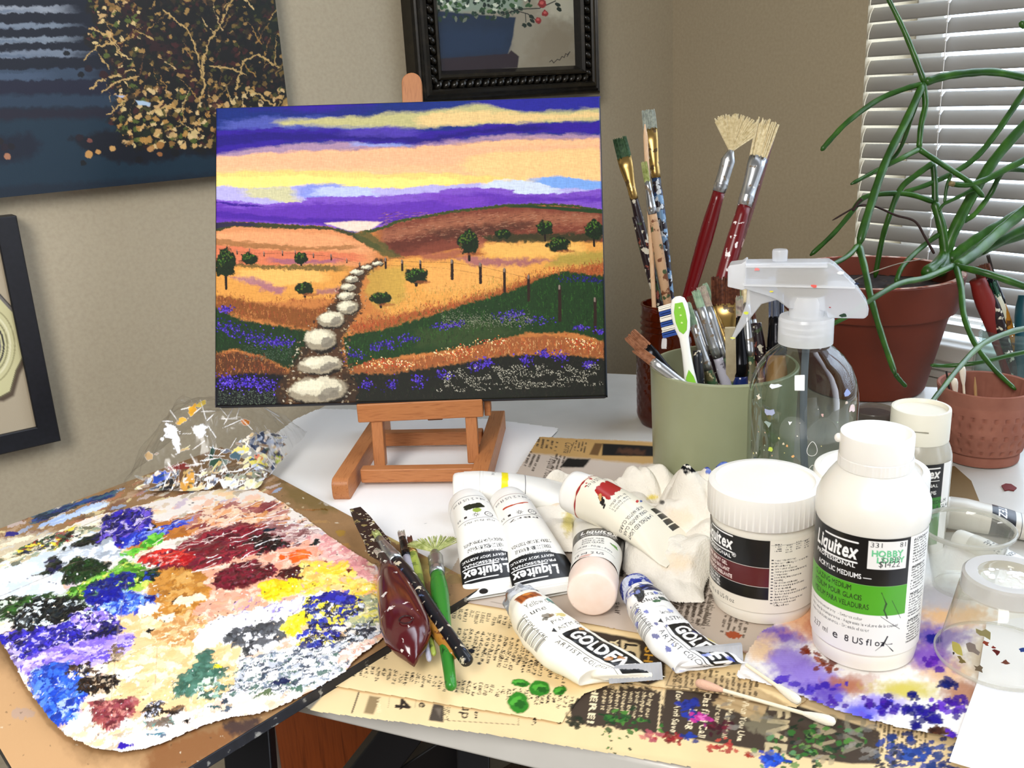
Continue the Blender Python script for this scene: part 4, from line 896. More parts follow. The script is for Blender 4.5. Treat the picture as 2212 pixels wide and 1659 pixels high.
# ---- lowest newspaper
def pf(a):
    mottled(a)
    a.poly([(560, 1480), (706, 1480), (700, 1500), (668, 1536), (560, 1540)], '#7c776b', 2)
    a.line([(775, 1495), (760, 1540)], 3, INK, 1)
    a.poly([(798, 1502), (822, 1506), (806, 1543), (786, 1540)], '#8d7754', 2, 1); a.text('TIME', 813, 1508, 11, '#e8d4a6', TA - .2, bold=1, width=32)
    a.text('4', 856, 1508, 46, INK, TA, bold=2); a.text('e', 906, 1516, 26, INK, TA, bold=1)
    a.poly([(936, 1520), (958, 1524), (958, 1560), (926, 1556)], '#4a4036', 1.5, 1); a.poly([(940, 1530), (954, 1530), (950, 1550)], '#6e6254', 3, 3)
    a.greek(972, 1528, 30, 18, 5, TA, INK, 3); a.text('up', 1000, 1520, 30, INK, TA, width=34); a.text('804', 1026, 1536, 10, INK, TA, bold=1)
    a.line([(1120, 1552), (1120, 1566), (965, 1556)], 1.2, INK, .6, a=.7); a.text('er,', 1152, 1550, 14, INK, TA, bold=1)
    for x in (842, 900, 1060): a.line([(x, 1505), (x - 4, 1530)], 1, INK, .6, a=.6)
    a.band([(560, 1548), (1100, 1590), (2300, 1760)], [(560, 1700), (2300, 1900)], '#cdb387', 8, 4, a=.3)
    # printed advertisement along the near edge, right of the torn piece
    dark = '#41352a'
    a.poly([(1236, 1500), (1290, 1484), (1430, 1490), (1430, 1560), (1424, 1586), (1235, 1560)], dark, 2, 10, 9, 2)
    a.poly([(1438, 1488), (1660, 1505), (1900, 1580), (1900, 1650), (1840, 1650), (1645, 1622), (1426, 1584)], dark, 2, 1)
    a.poly([(1560, 1500), (1640, 1500), (1660, 1520), (1640, 1560), (1590, 1540), (1540, 1520)], '#b59a70', 2, 7, 9, 3)
    a.text('HERE!', 1280, 1478, 20, '#eddcb4', TA + .02, bold=2, width=85)
    for k, t_ in enumerate(['experts', 'from the', 'advertise', 'focused', 'with local', 'your door', 'shopper to', 'Bring mor']):
        a.text(t_, 1305 + k * 14, 1490 + k * .7, 13, '#d9c49a', TA + .05, bold=1)
    a.line([(1431, 1480), (1420, 1588)], 4, '#d7c196', 1)
    a.text("for And Save'", 1462, 1492, 19, '#e9d9b4', TA + .03, bold=1, width=95); a.text('Long', 1490, 1530, 22, '#e9d9b4', TA, bold=1)
    a.text('Clas fied Call', 1522, 1494, 22, '#e9d9b4', TA + .02, bold=1, width=100); a.text('ercury', 1548, 1520, 18, '#cfbd96', TA, bold=1)
    a.text('The Manhattan', 1574, 1500, 20, '#dccaa2', TA + .03, bold=1, width=96); a.text('When You Use', 1606, 1504, 20, '#e9d9b4', TA + .03, bold=1, width=98)
    a.text('FIVE', 1662, 1520, 62, '#cbb890', TA - .02, bold=3, width=110, a=.9); a.text('SAVE', 1760, 1540, 64, '#a89878', TA - .05, bold=3, width=110, a=.75)
    a.text('DA', 1826, 1540, 60, '#8f8872', TA - .05, bold=3, a=.6)
    a.poly([(1600, 1560), (1640, 1540), (1700, 1560), (1660, 1600)], '#8a8268', 4, 12, 10, 3, .6)
    a.greek(2006, 1560, 90, 120, 12, TA, '#4a3d2c', 5); a.line([(1920, 1560), (1912, 1660)], 2, INK, .8, a=.7)
    # paint marks
    rnd = random.Random(4)
    def splat(x, y, r, cols, n, sp=1.0, rr=(3, 9)):
        for k in range(n): a.dab(x + rnd.gauss(0, r * sp), y + rnd.gauss(0, r * .55), rnd.uniform(*rr), rnd.uniform(rr[0] * .7, rr[1] * .6), rnd.uniform(-.6, .6), rnd.choice(cols), .45, a=.9)
    G = ['#1f4a20', '#2f6a26', '#173618', '#4a8030']
    splat(1325, 1548, 22, G, 26); splat(1380, 1565, 24, G, 12); splat(1240, 1560, 12, ['#1d2a18', '#2a2a1c'], 18); splat(1330, 1590, 34, G, 16, 1, (2, 5))
    splat(1770, 1600, 50, G + ['#6a8a4a', '#152a18'], 60, 1, (3, 11)); splat(1730, 1630, 50, ['#17281c', '#2f5a26', '#5a8a5a'], 40)
    splat(1500, 1548, 10, ['#1a2a86', '#22349a'], 18); splat(1490, 1520, 9, ['#1f2f90', '#16206a'], 20); splat(1520, 1550, 9, ['#c0308a', '#9a2272', '#dd70b4'], 16); splat(1560, 1570, 14, ['#4a1020', '#6a1428', '#3a0c18'], 22)
    splat(1404, 1594, 12, ['#c9786a', '#a8505a'], 12); splat(1450, 1596, 14, ['#8a1f22', '#a8322c', '#6a1418'], 18); splat(1560, 1614, 18, ['#a02a2a', '#b84a3a'], 18); splat(1490, 1592, 8, ['#1f3a9a', '#182a70'], 10)
    splat(1668, 1640, 16, ['#1c48c0', '#2a5ad0', '#16349a'], 30, 1, (4, 12)); splat(1970, 1630, 34, ['#1a3a8a', '#16306e', '#2a4a9a'], 60, 1, (5, 14)); splat(2070, 1640, 30, ['#1a2a6a', '#3a4a7a'], 30, 1, (5, 12))
    splat(1620, 1632, 5, ['#9a3020'], 4); splat(1905, 1640, 24, ['#2a2a34', '#4a5262'], 24)
    for k in range(40): a.dab(rnd.uniform(1560, 1900), rnd.uniform(1510, 1640), rnd.uniform(4, 14), rnd.uniform(2, 6), rnd.uniform(-.5, .3), rnd.choice(['#7d7a74', '#9a948a', '#59564f']), .5, a=.5)
    a.poly([(1230, 1640), (1245, 1655), (1225, 1660)], '#b8ae30', 3, a=.0)
LOWPTS = [(575, 1480), (672, 1536), (720, 1543), (860, 1560), (1000, 1580), (1220, 1612), (1500, 1659), (1900, 1760), (2300, 1840), (2500, 1700), (2300, 1540), (1900, 1400), (1500, 1340), (1000, 1300), (800, 1380)]
sheet('newspaper', LOWPTS, .0030, 1500, NEWS, 'lowest yellowed newspaper sheet along the near desk edge with a dark paint-splashed advertisement', 'newspaper', pf, rag=1.5, group=None, zf=lambda P, a: .0006 * (fbm(P[..., 0] * 30, P[..., 1] * 30, 3, 3) - .5))
# ---- middle newspaper with columns of figures
def pf(a):
    mottled(a, .06)
    def figures(x0, y0, x1, y1, h, seed, col=INK):
        n = int(math.hypot(x1 - x0, y1 - y0) / 12.2); r = random.Random(seed)
        for k in range(n):
            t_ = (k + .5) / n; x = x0 + (x1 - x0) * t_; y = y0 + (y1 - y0) * t_; m_ = h * r.uniform(.55, 1)
            s_ = r.choice(['%d.%02d', '%d,%03d.%02d']); s_ = s_ % ((r.randint(1, 99), r.randint(0, 99)) if s_.count('%') == 2 else (r.randint(1, 9), r.randint(0, 999), r.randint(0, 99)))
            a.text(s_, x, y + (h - m_) * r.choice([0, 0, .6]), 10.5, col, TA + .10, bold=1, width=m_)
    figures(748, 1430, 1300, 1514, 32, 1)
    figures(975, 1310, 1180, 1345, 30, 5)
    figures(985, 1350, 1210, 1400, 52, 2); figures(1000, 1388, 1200, 1430, 40, 3)
    figures(800, 1396, 840, 1404, 22, 4); figures(1230, 1395, 1262, 1405, 46, 6); figures(1180, 1440, 1225, 1458, 30, 7); figures(1200, 1360, 1300, 1400, 40, 9)
    a.poly([(1268, 1360), (1330, 1372), (1440, 1392), (1436, 1466), (1400, 1480), (1330, 1460), (1290, 1420)], '#3c3024', 2, 1)
    a.text('YOUR', 1318, 1380, 26, '#e8d6a8', TA, bold=2, width=64); a.poly([(1342, 1382), (1382, 1392), (1382, 1462), (1336, 1450)], '#d9c294', 2, 3); a.text('LOCAL', 1350, 1388, 38, '#1c1610', TA, bold=2, width=100)
    a.text('SHOP', 1394, 1396, 28, '#d9a23a', TA, bold=1, width=76)
    a.poly([(1440, 1450), (1500, 1450), (1600, 1470), (1700, 1520), (1650, 1530), (1440, 1486)], '#cdb184', 3, 6)
    a.greek(1640, 1460, 60, 190, 15, TA, '#53432e', 8); a.text('$2000', 1462, 1440, 12, INK, TA, bold=1); a.line([(1452, 1448), (1440, 1480), (1600, 1500)], 2, INK, .8, a=.6)
    G = ['#2f7a1f', '#3f9a2a', '#1f5a18']
    for x, y, rx, ry, an in [(1124, 1475, 19, 9, .15), (1168, 1487, 24, 16, .1), (1209, 1492, 15, 9, -.4), (1120, 1518, 24, 22, .3)]:
        a.dab(x, y, rx, ry, an, '#2b7a1c', .25); a.dab(x - 3, y - 2, rx * .6, ry * .5, an, '#4da233', .5); a.dab(x + 4, y + 3, rx * .5, ry * .4, an, '#1c5a14', .5)
    a.dab(1018, 1406, 10, 5, 0, '#15161f', .5); a.dab(1035, 1433, 4, 3, 0, '#33302a', .4)
    # torn dark print at the near edge
    a.poly([(1228, 1530), (1262, 1502), (1330, 1520), (1330, 1580), (1222, 1566)], '#2d2a20', 2, 7, 8, 4)
MID = [(699, 1479), (770, 1440), (840, 1400), (880, 1340), (960, 1290), (1200, 1330), (1500, 1380), (1700, 1430), (1760, 1500), (1720, 1530), (1650, 1520), (1560, 1500), (1440, 1486), (1330, 1476), (1262, 1500), (1236, 1530), (1214, 1562), (1080, 1540), (900, 1512)]
sheet('newspaper', MID, .0042, 1500, '#ecd2a0', 'middle newspaper sheet printed with columns of figures and green paint dabs', 'newspaper', pf, rag=1.2, zf=lambda P, a: .0005 * (fbm(P[..., 0] * 30, P[..., 1] * 30, 3, 3) - .5))
# ---- upper newspaper
def pf(a):
    mottled(a, .06); a.C[..., :3] *= lin('#ece2d8') / lin('#f4ece0')
    B2 = '#3b2f24'
    a.poly([(1120, 940), (1420, 955), (1420, 1000), (1390, 1003), (1140, 978)], '#b9935a', 3, 2)
    a.text('Corina', 1222, 955, 22, B2, TA + .1, width=24); a.line([(1240, 956), (1230, 978)], 1.4, B2); a.greek(1206, 955, 22, 50, 5, TA + .1, B2, 2); a.greek(1268, 956, 24, 28, 4, TA + .1, B2, 3)
    a.poly([(1285, 957), (1302, 958), (1292, 984), (1273, 982)], '#6a4c2a', 1.5); a.poly([(1302, 958), (1420, 964), (1420, 986), (1300, 984)], '#120f0c', 1.5); a.poly([(1340, 968), (1395, 972), (1390, 984), (1330, 978)], '#4a2e1c', 4, 5, 8)
    a.text('Tequila Modern', 1190, 984, 24, B2, TA + .22, width=62); a.greek(1168, 984, 40, 50, 5, TA + .3, B2, 4); a.greek(1222, 986, 44, 26, 3, TA + .2, B2, 6)
    a.poly([(1226, 988), (1275, 992), (1260, 1010), (1210, 1010)], '#15120e', 2, 2)
    # lower right columns
    a.text('running sports', 1472, 1262, 34, B2, TA + .32, width=128, space=.02)
    a.greek(1450, 1180, 110, 110, 9, TA + .12, '#4a3c30', 11, lead=.55, fill=.6); a.greek(1555, 1220, 150, 96, 7, TA + .12, '#4a3c30', 12, lead=.55, fill=.6)
    a.text('Reid said the school', 1545, 1262, 15, B2, TA + .12, width=92); a.text('district and city will', 1526, 1262, 15, B2, TA + .12, width=92); a.text('sign the paperwork', 1510, 1262, 15, B2, TA + .12, width=88); a.text('for these funds at a', 1496, 1262, 15, B2, TA + .12, width=86); a.text('later date.', 1482, 1262, 15, B2, TA + .12, width=46)
    a.greek(1620, 1330, 60, 60, 5, TA + .12, '#4a3c30', 14); a.line([(1468, 1222), (1446, 1300)], 1.2, B2, .6, a=.7)
    a.text('al', 1078, 1338, 18, B2, TA); a.text('self', 1330, 1300, 18, B2, TA)
    a.band([(900, 1290), (1000, 1300), (1240, 1345), (1560, 1400), (1700, 1420)], [(900, 1320), (1000, 1316), (1240, 1362), (1560, 1416), (1700, 1440)], '#b07a68', 4, 2, a=.7)
    a.dab(1585, 1372, 18, 7, .1, '#a8502c', .5)
    a.line([(1060, 1300), (1240, 1336)], 1.4, '#6a5a4a', .8, a=.6)
UP = [(1165, 943), (1215, 946), (1404, 953), (1700, 966), (1900, 1180), (1800, 1330), (1700, 1440), (1600, 1408), (1400, 1372), (1240, 1342), (1000, 1300), (940, 1292), (980, 1220), (1040, 1130), (1095, 1060), (1110, 1030)]
sheet('newspaper', UP, .0054, 1450, '#cdbfae', 'greyish newspaper sheet under the paint tubes and rag reaching back to the green cup', 'newspaper', pf, rag=.8, zf=lambda P, a: .0006 * (fbm(P[..., 0] * 25, P[..., 1] * 25, 5, 3) - .5))
# ---- paper towel soaked in purple and blue
def pf(a):
    rnd = random.Random(12)
    quilt = (np.sin(a.U / 3.2) * np.sin(a.V / 2.4)) * .02; a.C[..., :3] *= (1 + quilt)[..., None]
    def wash(x, y, rx, ry, an, c, al=.8, n=5):
        for k in range(n): a.dab(x + rnd.gauss(0, rx * .22), y + rnd.gauss(0, ry * .22), rx * rnd.uniform(.5, .95), ry * rnd.uniform(.5, .95), an + rnd.uniform(-.2, .2), c, .7, soft=.6, a=al * .55, rs=10)
    for w_ in [(1690, 1370, 60, 26, .2, '#6a3fb0'), (1640, 1400, 40, 30, .3, '#e8c6a0'), (1740, 1330, 60, 40, .3, '#e0a87a'), (1790, 1360, 50, 30, .2, '#c07050'), (1720, 1440, 70, 40, .3, '#7a58c4'), (1760, 1470, 60, 30, .2, '#9a84dc'), (1830, 1480, 60, 20, .1, '#b06a4a'), (1790, 1500, 60, 26, .1, '#5a38b8'),
               (1700, 1420, 30, 20, 0, '#9c86d8'), (1890, 1390, 80, 30, 0, '#d8c0d8'), (2010, 1370, 80, 36, .1, '#5a34a0'), (2060, 1330, 90, 30, 0, '#e0b07a'), (2040, 1450, 70, 40, .2, '#e3b890'), (2000, 1420, 60, 26, 0, '#7a4ab4'), (1960, 1490, 70, 24, .05, '#cfc050'), (1900, 1520, 60, 26, .1, '#9a88e0'), (2090, 1500, 50, 30, 0, '#b07a5a'),
               (1850, 1540, 50, 24, .2, '#5a5ad8'), (2150, 1420, 60, 50, 0, '#c9b6a0'), (2040, 1290, 80, 30, 0, '#b9b4b8'), (1640, 1340, 30, 16, 0, '#8a5ab0')]: wash(*w_)
    def spot(x, y, r, cols, n, sx=1.0):
        for k in range(n): a.dab(x + rnd.gauss(0, r * sx), y + rnd.gauss(0, r * .6), rnd.uniform(4, 11), rnd.uniform(3, 8), rnd.uniform(-.6, .6), rnd.choice(cols), .45, a=.9)
    spot(1905, 1525, 15, ['#35189a', '#46209a', '#2a1478', '#3f3ac0'], 26, 1.3); spot(1985, 1535, 15, ['#1a1478', '#16186a', '#261a8a'], 30, 1.2); spot(1973, 1503, 6, ['#16186a'], 7); spot(2050, 1525, 17, ['#46209a', '#6a3ac4', '#3a1a86'], 30, 1.3); spot(2012, 1555, 9, ['#241a86', '#1c1466'], 14); spot(2030, 1575, 10, ['#42261c', '#2e1a14', '#5a3420'], 14); spot(2052, 1590, 10, ['#5a28b0', '#4420a0'], 10)
    spot(2045, 1480, 9, ['#141a5a', '#1a2470'], 12); spot(1980, 1565, 7, ['#1a1670'], 8); spot(2013, 1378, 5, ['#1a1a7a'], 8); spot(2015, 1430, 12, ['#52209a', '#6a2fae'], 16, .8); spot(1790, 1430, 16, ['#8a4228', '#a3532f', '#74341f'], 16, 1.3); spot(1745, 1405, 6, ['#7a2f1c'], 5); spot(1690, 1470, 10, ['#5a3fc0', '#4a32b0'], 8, 1.8); spot(1760, 1490, 16, ['#3f28a8', '#5540c0'], 16, 1.6); spot(1560 + 240, 1520, 14, ['#4a2aa0', '#6a5ad0'], 14, 1.6)
TOW = [(1588, 1462), (1612, 1410), (1640, 1366), (1700, 1330), (1760, 1290), (1900, 1235), (2010, 1170), (2080, 1180), (2300, 1230), (2330, 1420), (2200, 1580), (2110, 1600), (2060, 1594), (1960, 1574), (1880, 1556), (1800, 1532), (1740, 1508), (1660, 1480)]
o = sheet('paper_towel', TOW, .0072, 1200, '#f1ede9', 'white paper towel blotted with purple, blue and brown paint under the glazing bottle', 'paper towel', pf, rag=2.5, mat_=vcmat('towel', .9, bump=(260, .4, .0008), spec=.1), zf=lambda P, a: .0012 * (fbm(P[..., 0] * 40, P[..., 1] * 40, 6, 3) - .5) + .0003 * np.sin(P[..., 0] * 2200) * np.sin(P[..., 1] * 2200))
W3 = [at(p[0], p[1], .0092) for p in [(2050, 1645), (2080, 1560), (2112, 1470), (2131, 1345), (2240, 1330), (2500, 1500), (2500, 1900), (2350, 1760), (2200, 1690)]]
o = MB().prism([(w_[0], w_[1]) for w_ in W3], .0092, .0095).build('paper_sheet', mat('plain_paper', '#eeeef4', .8, bump=(80, .05)), None); tag(o, 'blank white paper sheet at the lower right corner beneath the overturned cup', 'paper')
# ------------------------------------------------------------------ palette board, palette paper, plastic film
BT = .0100
bR = at(1042, 1268, BT); bF = at(782, 1426, BT); bB = at(478, 966, BT); bL0 = at(0, 1142, BT)
fd_ = _n(bF - bR); l_ = np.array([bL0 - bB])[0]; l_ = _n(l_)
sdir = _n(bB - bR); pL = at(8, 1630, BT)
def isect(p, d, q, e_):
    A = np.array([[d[0], -e_[0]], [d[1], -e_[1]]]); t_ = np.linalg.solve(A, (np.array(q) - p)[:2]); return np.array([p[0] + d[0] * t_[0], p[1] + d[1] * t_[0], BT])
fd_ = _n(at(600, 1540, BT) - bR)
cFL = isect(bR, fd_, pL, sdir); cBL = isect(bB, l_, pL, sdir)
bq = [bR, cFL, cBL, bB]
e = empty('palette_board', (float(np.mean([q[0] for q in bq])), float(np.mean([q[1] for q in bq])), .001), 'brown hardboard palette board with black edges jutting past the near desk edge', 'board')
MB().prism([(q[0], q[1]) for q in bq], .0026, BT - .0002).build('board_edge', noisemat('board_black', [(.3, '#101013'), (.62, '#1a1a20'), (.7, '#8a8880')], 160, .6), e, bevel=.0006)
P = lerpgrid(bq[3], bq[0], bq[1], bq[2], N(520), N(640)); P[..., 2] = BT + .0002; U, V, _ = proj(P)
a = Paint(U, V, '#93714b'); rnd = random.Random(21)
a.C[..., :3] *= (1 + .22 * (fbm(U / 40, V / 26, 3, 5) - .5) + .12 * (fbm(U / 5, V / 5, 8, 3) - .5))[..., None]
a.poly([(-60, 1380), (60, 1480), (180, 1640), (320, 1640), (300, 1700), (-80, 1700)], '#c49a6c', 20, 14, 20, 3, .85)
a.poly([(330, 1610), (500, 1560), (560, 1555), (480, 1620), (420, 1659), (300, 1680)], '#84552e', 10, 10, 14, 4, .9); a.poly([(480, 1560), (560, 1550), (556, 1580), (500, 1590)], '#382a2a', 6, 8, 10, 5, .9)
a.poly([(600, 1040), (740, 1090), (700, 1110), (620, 1080)], '#6b5a2c', 8, 12, 12, 3, .7)
def spl(x, y, rx, ry, c, al=.95, an=0): a.dab(x, y, rx, ry, an, c, .5, a=al, h=.0002)
for t_ in [(722, 1084, 24, 10, '#f0ede8', .3), (705, 1077, 14, 7, '#f2efe9', 0), (740, 1088, 16, 4, '#f2efe9', -.5), (735, 1118, 16, 7, '#dba54c', 0), (745, 1124, 14, 5, '#1d1a20', 0), (690, 1126, 20, 3, '#d6a352', .2), (700, 1142, 10, 4, '#e0b066', 0), (700, 1150, 9, 5, '#d9d2a0', 0), (737, 1150, 11, 6, '#2a1a90', -.2), (757, 1144, 8, 5, '#2f209a', 0), (806, 1128, 9, 3, '#22222a', -.4), (747, 1180, 13, 6, '#3c4f5c', -.4), (660, 1110, 4, 18, '#cfc4b0', 0), (650, 1110, 9, 8, '#b8a68c', 0), (680, 1100, 34, 1.6, '#a89468', -.4), (672, 1100, 34, 1.4, '#33281a', -.5), (620, 1040, 30, 4, '#493019', .4),
           (920, 1220, 50, 20, '#a89a5a', .6), (960, 1205, 26, 8, '#e6d88c', -.4), (940, 1245, 30, 14, '#c8b464', .5), (980, 1250, 26, 10, '#7a6a3c', .5), (990, 1262, 12, 7, '#3a2c3c', 0), (1010, 1240, 20, 8, '#b89a60', .6), (865, 1165, 30, 8, '#d8c878', .5), (890, 1180, 16, 8, '#ddc948', .6), (1000, 1218, 30, 4, '#d8cf9c', -.3), (950, 1290, 26, 10, '#17130f', -.2), (20, 1530, 40, 26, '#6a6f86', 0), (50, 1540, 24, 12, '#8a8da0', .3), (34, 1560, 8, 5, '#e8e4d0', 0), (34, 1590, 11, 7, '#eeece0', 0), (4, 1580, 14, 18, '#d8cf98', 0), (70, 1560, 20, 16, '#a89078', 0)]: spl(*t_)
for k in range(260):
    a.dab(rnd.uniform(-20, 1000), rnd.uniform(1050, 1650), rnd.uniform(1, 4), rnd.uniform(1, 2), 0, rnd.choice(['#5a422a', '#c8b48c', '#3a2c1e', '#e0d8c0']), .3, a=.6)
# back part of the board under the film: dried layers
back = [(-60, 1200), (0, 1142), (120, 1092), (190, 1068), (284, 1040), (420, 1000), (560, 1000), (620, 1060), (520, 1080), (400, 1110), (240, 1140), (60, 1215)]
for k in range(600):
    x, y = rnd.uniform(-60, 620), rnd.uniform(990, 1220)
    if inpoly(np.array([x]), np.array([y]), back)[0]:
        a.dab(x, y, rnd.uniform(6, 26), rnd.uniform(2, 5), -.38 + rnd.uniform(-.2, .2), rnd.choice(['#8f7352', '#b89a7c', '#c9b8b4', '#5a4436', '#d6cbb8', '#7a5240', '#9ab0d0', '#e8d6a0', '#b07050']), .5, a=.7, h=.0002)
for k in range(90):
    t_ = rnd.random(); x = 80 + 160 * t_; y = 1118 - 50 * t_ + rnd.gauss(0, 4); a.dab(x, y, rnd.uniform(10, 24), rnd.uniform(1.5, 3), -.36, rnd.choice(['#1a2f5a', '#2a4a8a', '#3a5a6a', '#26306a', '#1a2630']), .4, a=.9)
for k in range(26):
    t_ = rnd.random(); x = 100 + 130 * t_; y = 1130 - 42 * t_ + rnd.gauss(0, 3); a.dab(x, y, 22, 3, -.36, rnd.choice(['#bcd0ea', '#d6e4f4', '#a0b8e0']), .4, a=.9)
a.dab(26, 1152, 16, 6, -.1, '#241a78', .4); a.dab(40, 1168, 34, 5, -.3, '#f0e6cc', .5); a.poly([(0, 1165), (150, 1145), (160, 1160), (20, 1215), (-20, 1210)], '#ece0c0', 6, 6, a=.6)
a.warp(8, 6, 9, 9, 3); P[..., 2] += a.H
gridmesh('board_face', P, a, vcmat('dried_board', .55, bump=(250, .3, .0006)), e)
# ---- palette paper loaded with dried paint
PAPER = [(-90, 1240), (0, 1205), (90, 1160), (190, 1118), (300, 1092), (420, 1062), (540, 1050), (600, 1078), (660, 1118), (720, 1163), (760, 1192), (815, 1222), (832, 1300), (834, 1374), (800, 1402), (764, 1431), (748, 1452), (690, 1486), (600, 1531), (556, 1545), (500, 1552), (440, 1568), (380, 1594), (320, 1618), (262, 1628), (205, 1619), (145, 1594), (108, 1560), (60, 1492), (18, 1416), (-10, 1370), (-90, 1330)]
PZ = BT + .0022
W3 = np.array([at(p[0], p[1], PZ) for p in PAPER]); x0, x1 = W3[:, 0].min(), W3[:, 0].max(); y0, y1 = W3[:, 1].min(), W3[:, 1].max()
Xg, Yg = np.meshgrid(np.linspace(x0, x1, N((x1 - x0) * 1900)), np.linspace(y0, y1, N((y1 - y0) * 1500)))
P = np.stack([Xg, Yg, np.full(Xg.shape, PZ)], -1); U, V, _ = proj(P)
a = Paint(U, V, '#efe7de'); rnd = random.Random(77)
a.C[..., :3] *= (1 - .08 * fbm(U / 26, V / 12, 3, 4))[..., None]
for k in range(1500): a.dab(rnd.uniform(-90, 834), rnd.uniform(1050, 1630), rnd.uniform(6, 20), rnd.uniform(2, 6), -.35 + rnd.uniform(-.3, .3), rnd.choice(['#efc99a', '#f2d9b8', '#e9b99c', '#f6ead8', '#d9c4a8', '#c9b8c8', '#f4c8b0', '#e8d0a0', '#b8a890']), .55, a=.8, h=.0001)
def area_(pts, cols, n, rx=(5, 14), ry=(2, 5), an=-.35, h=.00025, base=None, rag=9, al=.9, soft=2):
    P_ = np.array(pts, float); bx0, by0 = P_.min(0); bx1, by1 = P_.max(0)
    if base: a.poly(pts, base, soft, rag, 11, len(pts) + int(bx0) % 7, .97, h=.0003)
    k = 0; t_ = 0
    while k < n and t_ < n * 8:
        t_ += 1; x = rnd.uniform(bx0, bx1); y = rnd.uniform(by0, by1)
        if not inpoly(np.array([x]), np.array([y]), pts)[0]: continue
        a.dab(x, y, rnd.uniform(*rx), rnd.uniform(*ry), an + rnd.uniform(-.35, .35), rnd.choice(cols), .55, a=al, h=h * rnd.uniform(.2, 1)); k += 1
area_([(240, 1330), (300, 1290), (440, 1310), (520, 1390), (500, 1500), (320, 1550), (230, 1520), (240, 1430)], ['#f2cf9c', '#e8c08a', '#f7dcb0', '#f4e4c4', '#efc58c', '#fbeccb'], 320, (6, 18), (3, 8), base='#f0cb98')
area_([(430, 1260), (470, 1190), (560, 1160), (700, 1170), (820, 1250), (800, 1340), (640, 1300), (500, 1330), (430, 1350), (400, 1330)], ['#f3b59c', '#f6c8b0', '#efa68c', '#f9d9c4', '#f0b090'], 320, (6, 18), (3, 8), base='#f1b39a')
area_([(640, 1150), (720, 1165), (815, 1228), (800, 1260), (700, 1200)], ['#e8a8a8', '#f2c4bc', '#d89498', '#f5d8d0'], 120, base='#edb8b0')
area_([(320, 1250), (360, 1220), (430, 1225), (450, 1280), (420, 1330), (370, 1352), (310, 1330), (330, 1290)], ['#bb8132', '#cf9648', '#a8702a', '#dcae66', '#c78c3c'], 220, (5, 14), (3, 7), base='#c28838')
area_([(350, 1330), (440, 1330), (460, 1370), (400, 1400), (330, 1390)], ['#d8a468', '#e8bf8c', '#c9965c'], 90)
# dark red ridge and its film
area_([(250, 1165), (330, 1130), (410, 1118), (420, 1150), (340, 1170), (300, 1195)], ['#b8762c', '#a8662a', '#cc8c40', '#c98038'], 80, (8, 22), (4, 8), base='#b87830', h=.0001)
area_([(400, 1130), (470, 1090), (600, 1085), (620, 1120), (600, 1150), (520, 1150), (430, 1170)], ['#a45a58', '#c08478', '#8a3a42', '#e4b8a0', '#d89858', '#eed2b8'], 170, (8, 20), (3, 7), base='#b87a70', h=.0002)
area_([(430, 1120), (500, 1100), (560, 1110), (560, 1135), (470, 1150)], ['#f2ceb0', '#f6dcc4', '#e6a878'], 60)
area_([(345, 1230), (300, 1205), (370, 1190), (450, 1150), (520, 1135), (600, 1150), (630, 1175), (590, 1195), (520, 1205), (470, 1222), (420, 1236)], ['#6e1424', '#8c1c2e', '#521020', '#a03040', '#781a34'], 280, (6, 18), (2, 5), base='#701626', h=.0005)
area_([(300, 1210), (350, 1190), (420, 1200), (400, 1225), (340, 1225)], ['#c81c1c', '#d8382c', '#a81420', '#f0b0a8', '#e05040'], 90, (5, 14), (1.5, 4))
area_([(530, 1165), (600, 1155), (620, 1180), (560, 1200)], ['#260a0c', '#3c0e12', '#140606'], 70, h=.0004)
area_([(560, 1130), (640, 1120), (700, 1150), (640, 1180), (590, 1160)], ['#c8a8a4', '#a87878', '#e0ccc8', '#8a5a5a'], 80, (8, 20), (1.5, 3), h=.0001)
# crimson and dark red blobs
area_([(464, 1270), (470, 1240), (505, 1222), (552, 1214), (562, 1232), (575, 1220), (592, 1226), (596, 1246), (560, 1262), (500, 1280)], ['#5c0c1e', '#7a1430', '#4a0816', '#8c2038'], 150, (4, 10), (2, 4), base='#640e22', h=.0006)
area_([(602, 1250), (606, 1236), (640, 1226), (655, 1218), (672, 1228), (668, 1246), (650, 1250), (655, 1268), (640, 1255)], ['#4a0a10', '#5e1016', '#380608'], 80, (4, 9), (2, 4), base='#4c0a10', h=.0006)
a.dab(645, 1203, 25, 14, -.3, '#ee6c1f', .25, h=.0006); a.dab(650, 1200, 16, 8, -.3, '#f68236', .4, h=.0003); a.dab(607, 1208, 9, 6, -.6, '#ee6c1f', .5); a.dab(655, 1277, 6, 3, 0, '#e8601c', .5)
area_([(565, 1290), (562, 1268), (600, 1258), (640, 1262), (650, 1280), (620, 1296), (585, 1302)], ['#f9e21c', '#f4d510', '#fcee5a', '#efc80c'], 130, (4, 11), (3, 6), base='#f8df18', h=.0007)
area_([(655, 1215), (740, 1225), (800, 1260), (815, 1300), (740, 1300), (660, 1290)], ['#f9dc4a', '#f6e27a', '#f3c46a', '#fbeb9a', '#f6c890', '#f8d23c'], 240, (6, 16), (3, 6))
area_([(700, 1290), (815, 1290), (830, 1360), (780, 1370), (740, 1330)], ['#eee6a8', '#c8c89a', '#8fa08a', '#f3edc4', '#a8b094', '#e8e070'], 170, (6, 16), (2, 5))
area_([(420, 1380), (470, 1342), (560, 1322), (650, 1296), (700, 1290), (745, 1300), (690, 1330), (600, 1362), (500, 1388), (440, 1400)], ['#ffffff', '#f8f8fb', '#fdfdfd', '#e8e2f4'], 240, (7, 18), (4, 8), base='#ffffff', h=.0007)
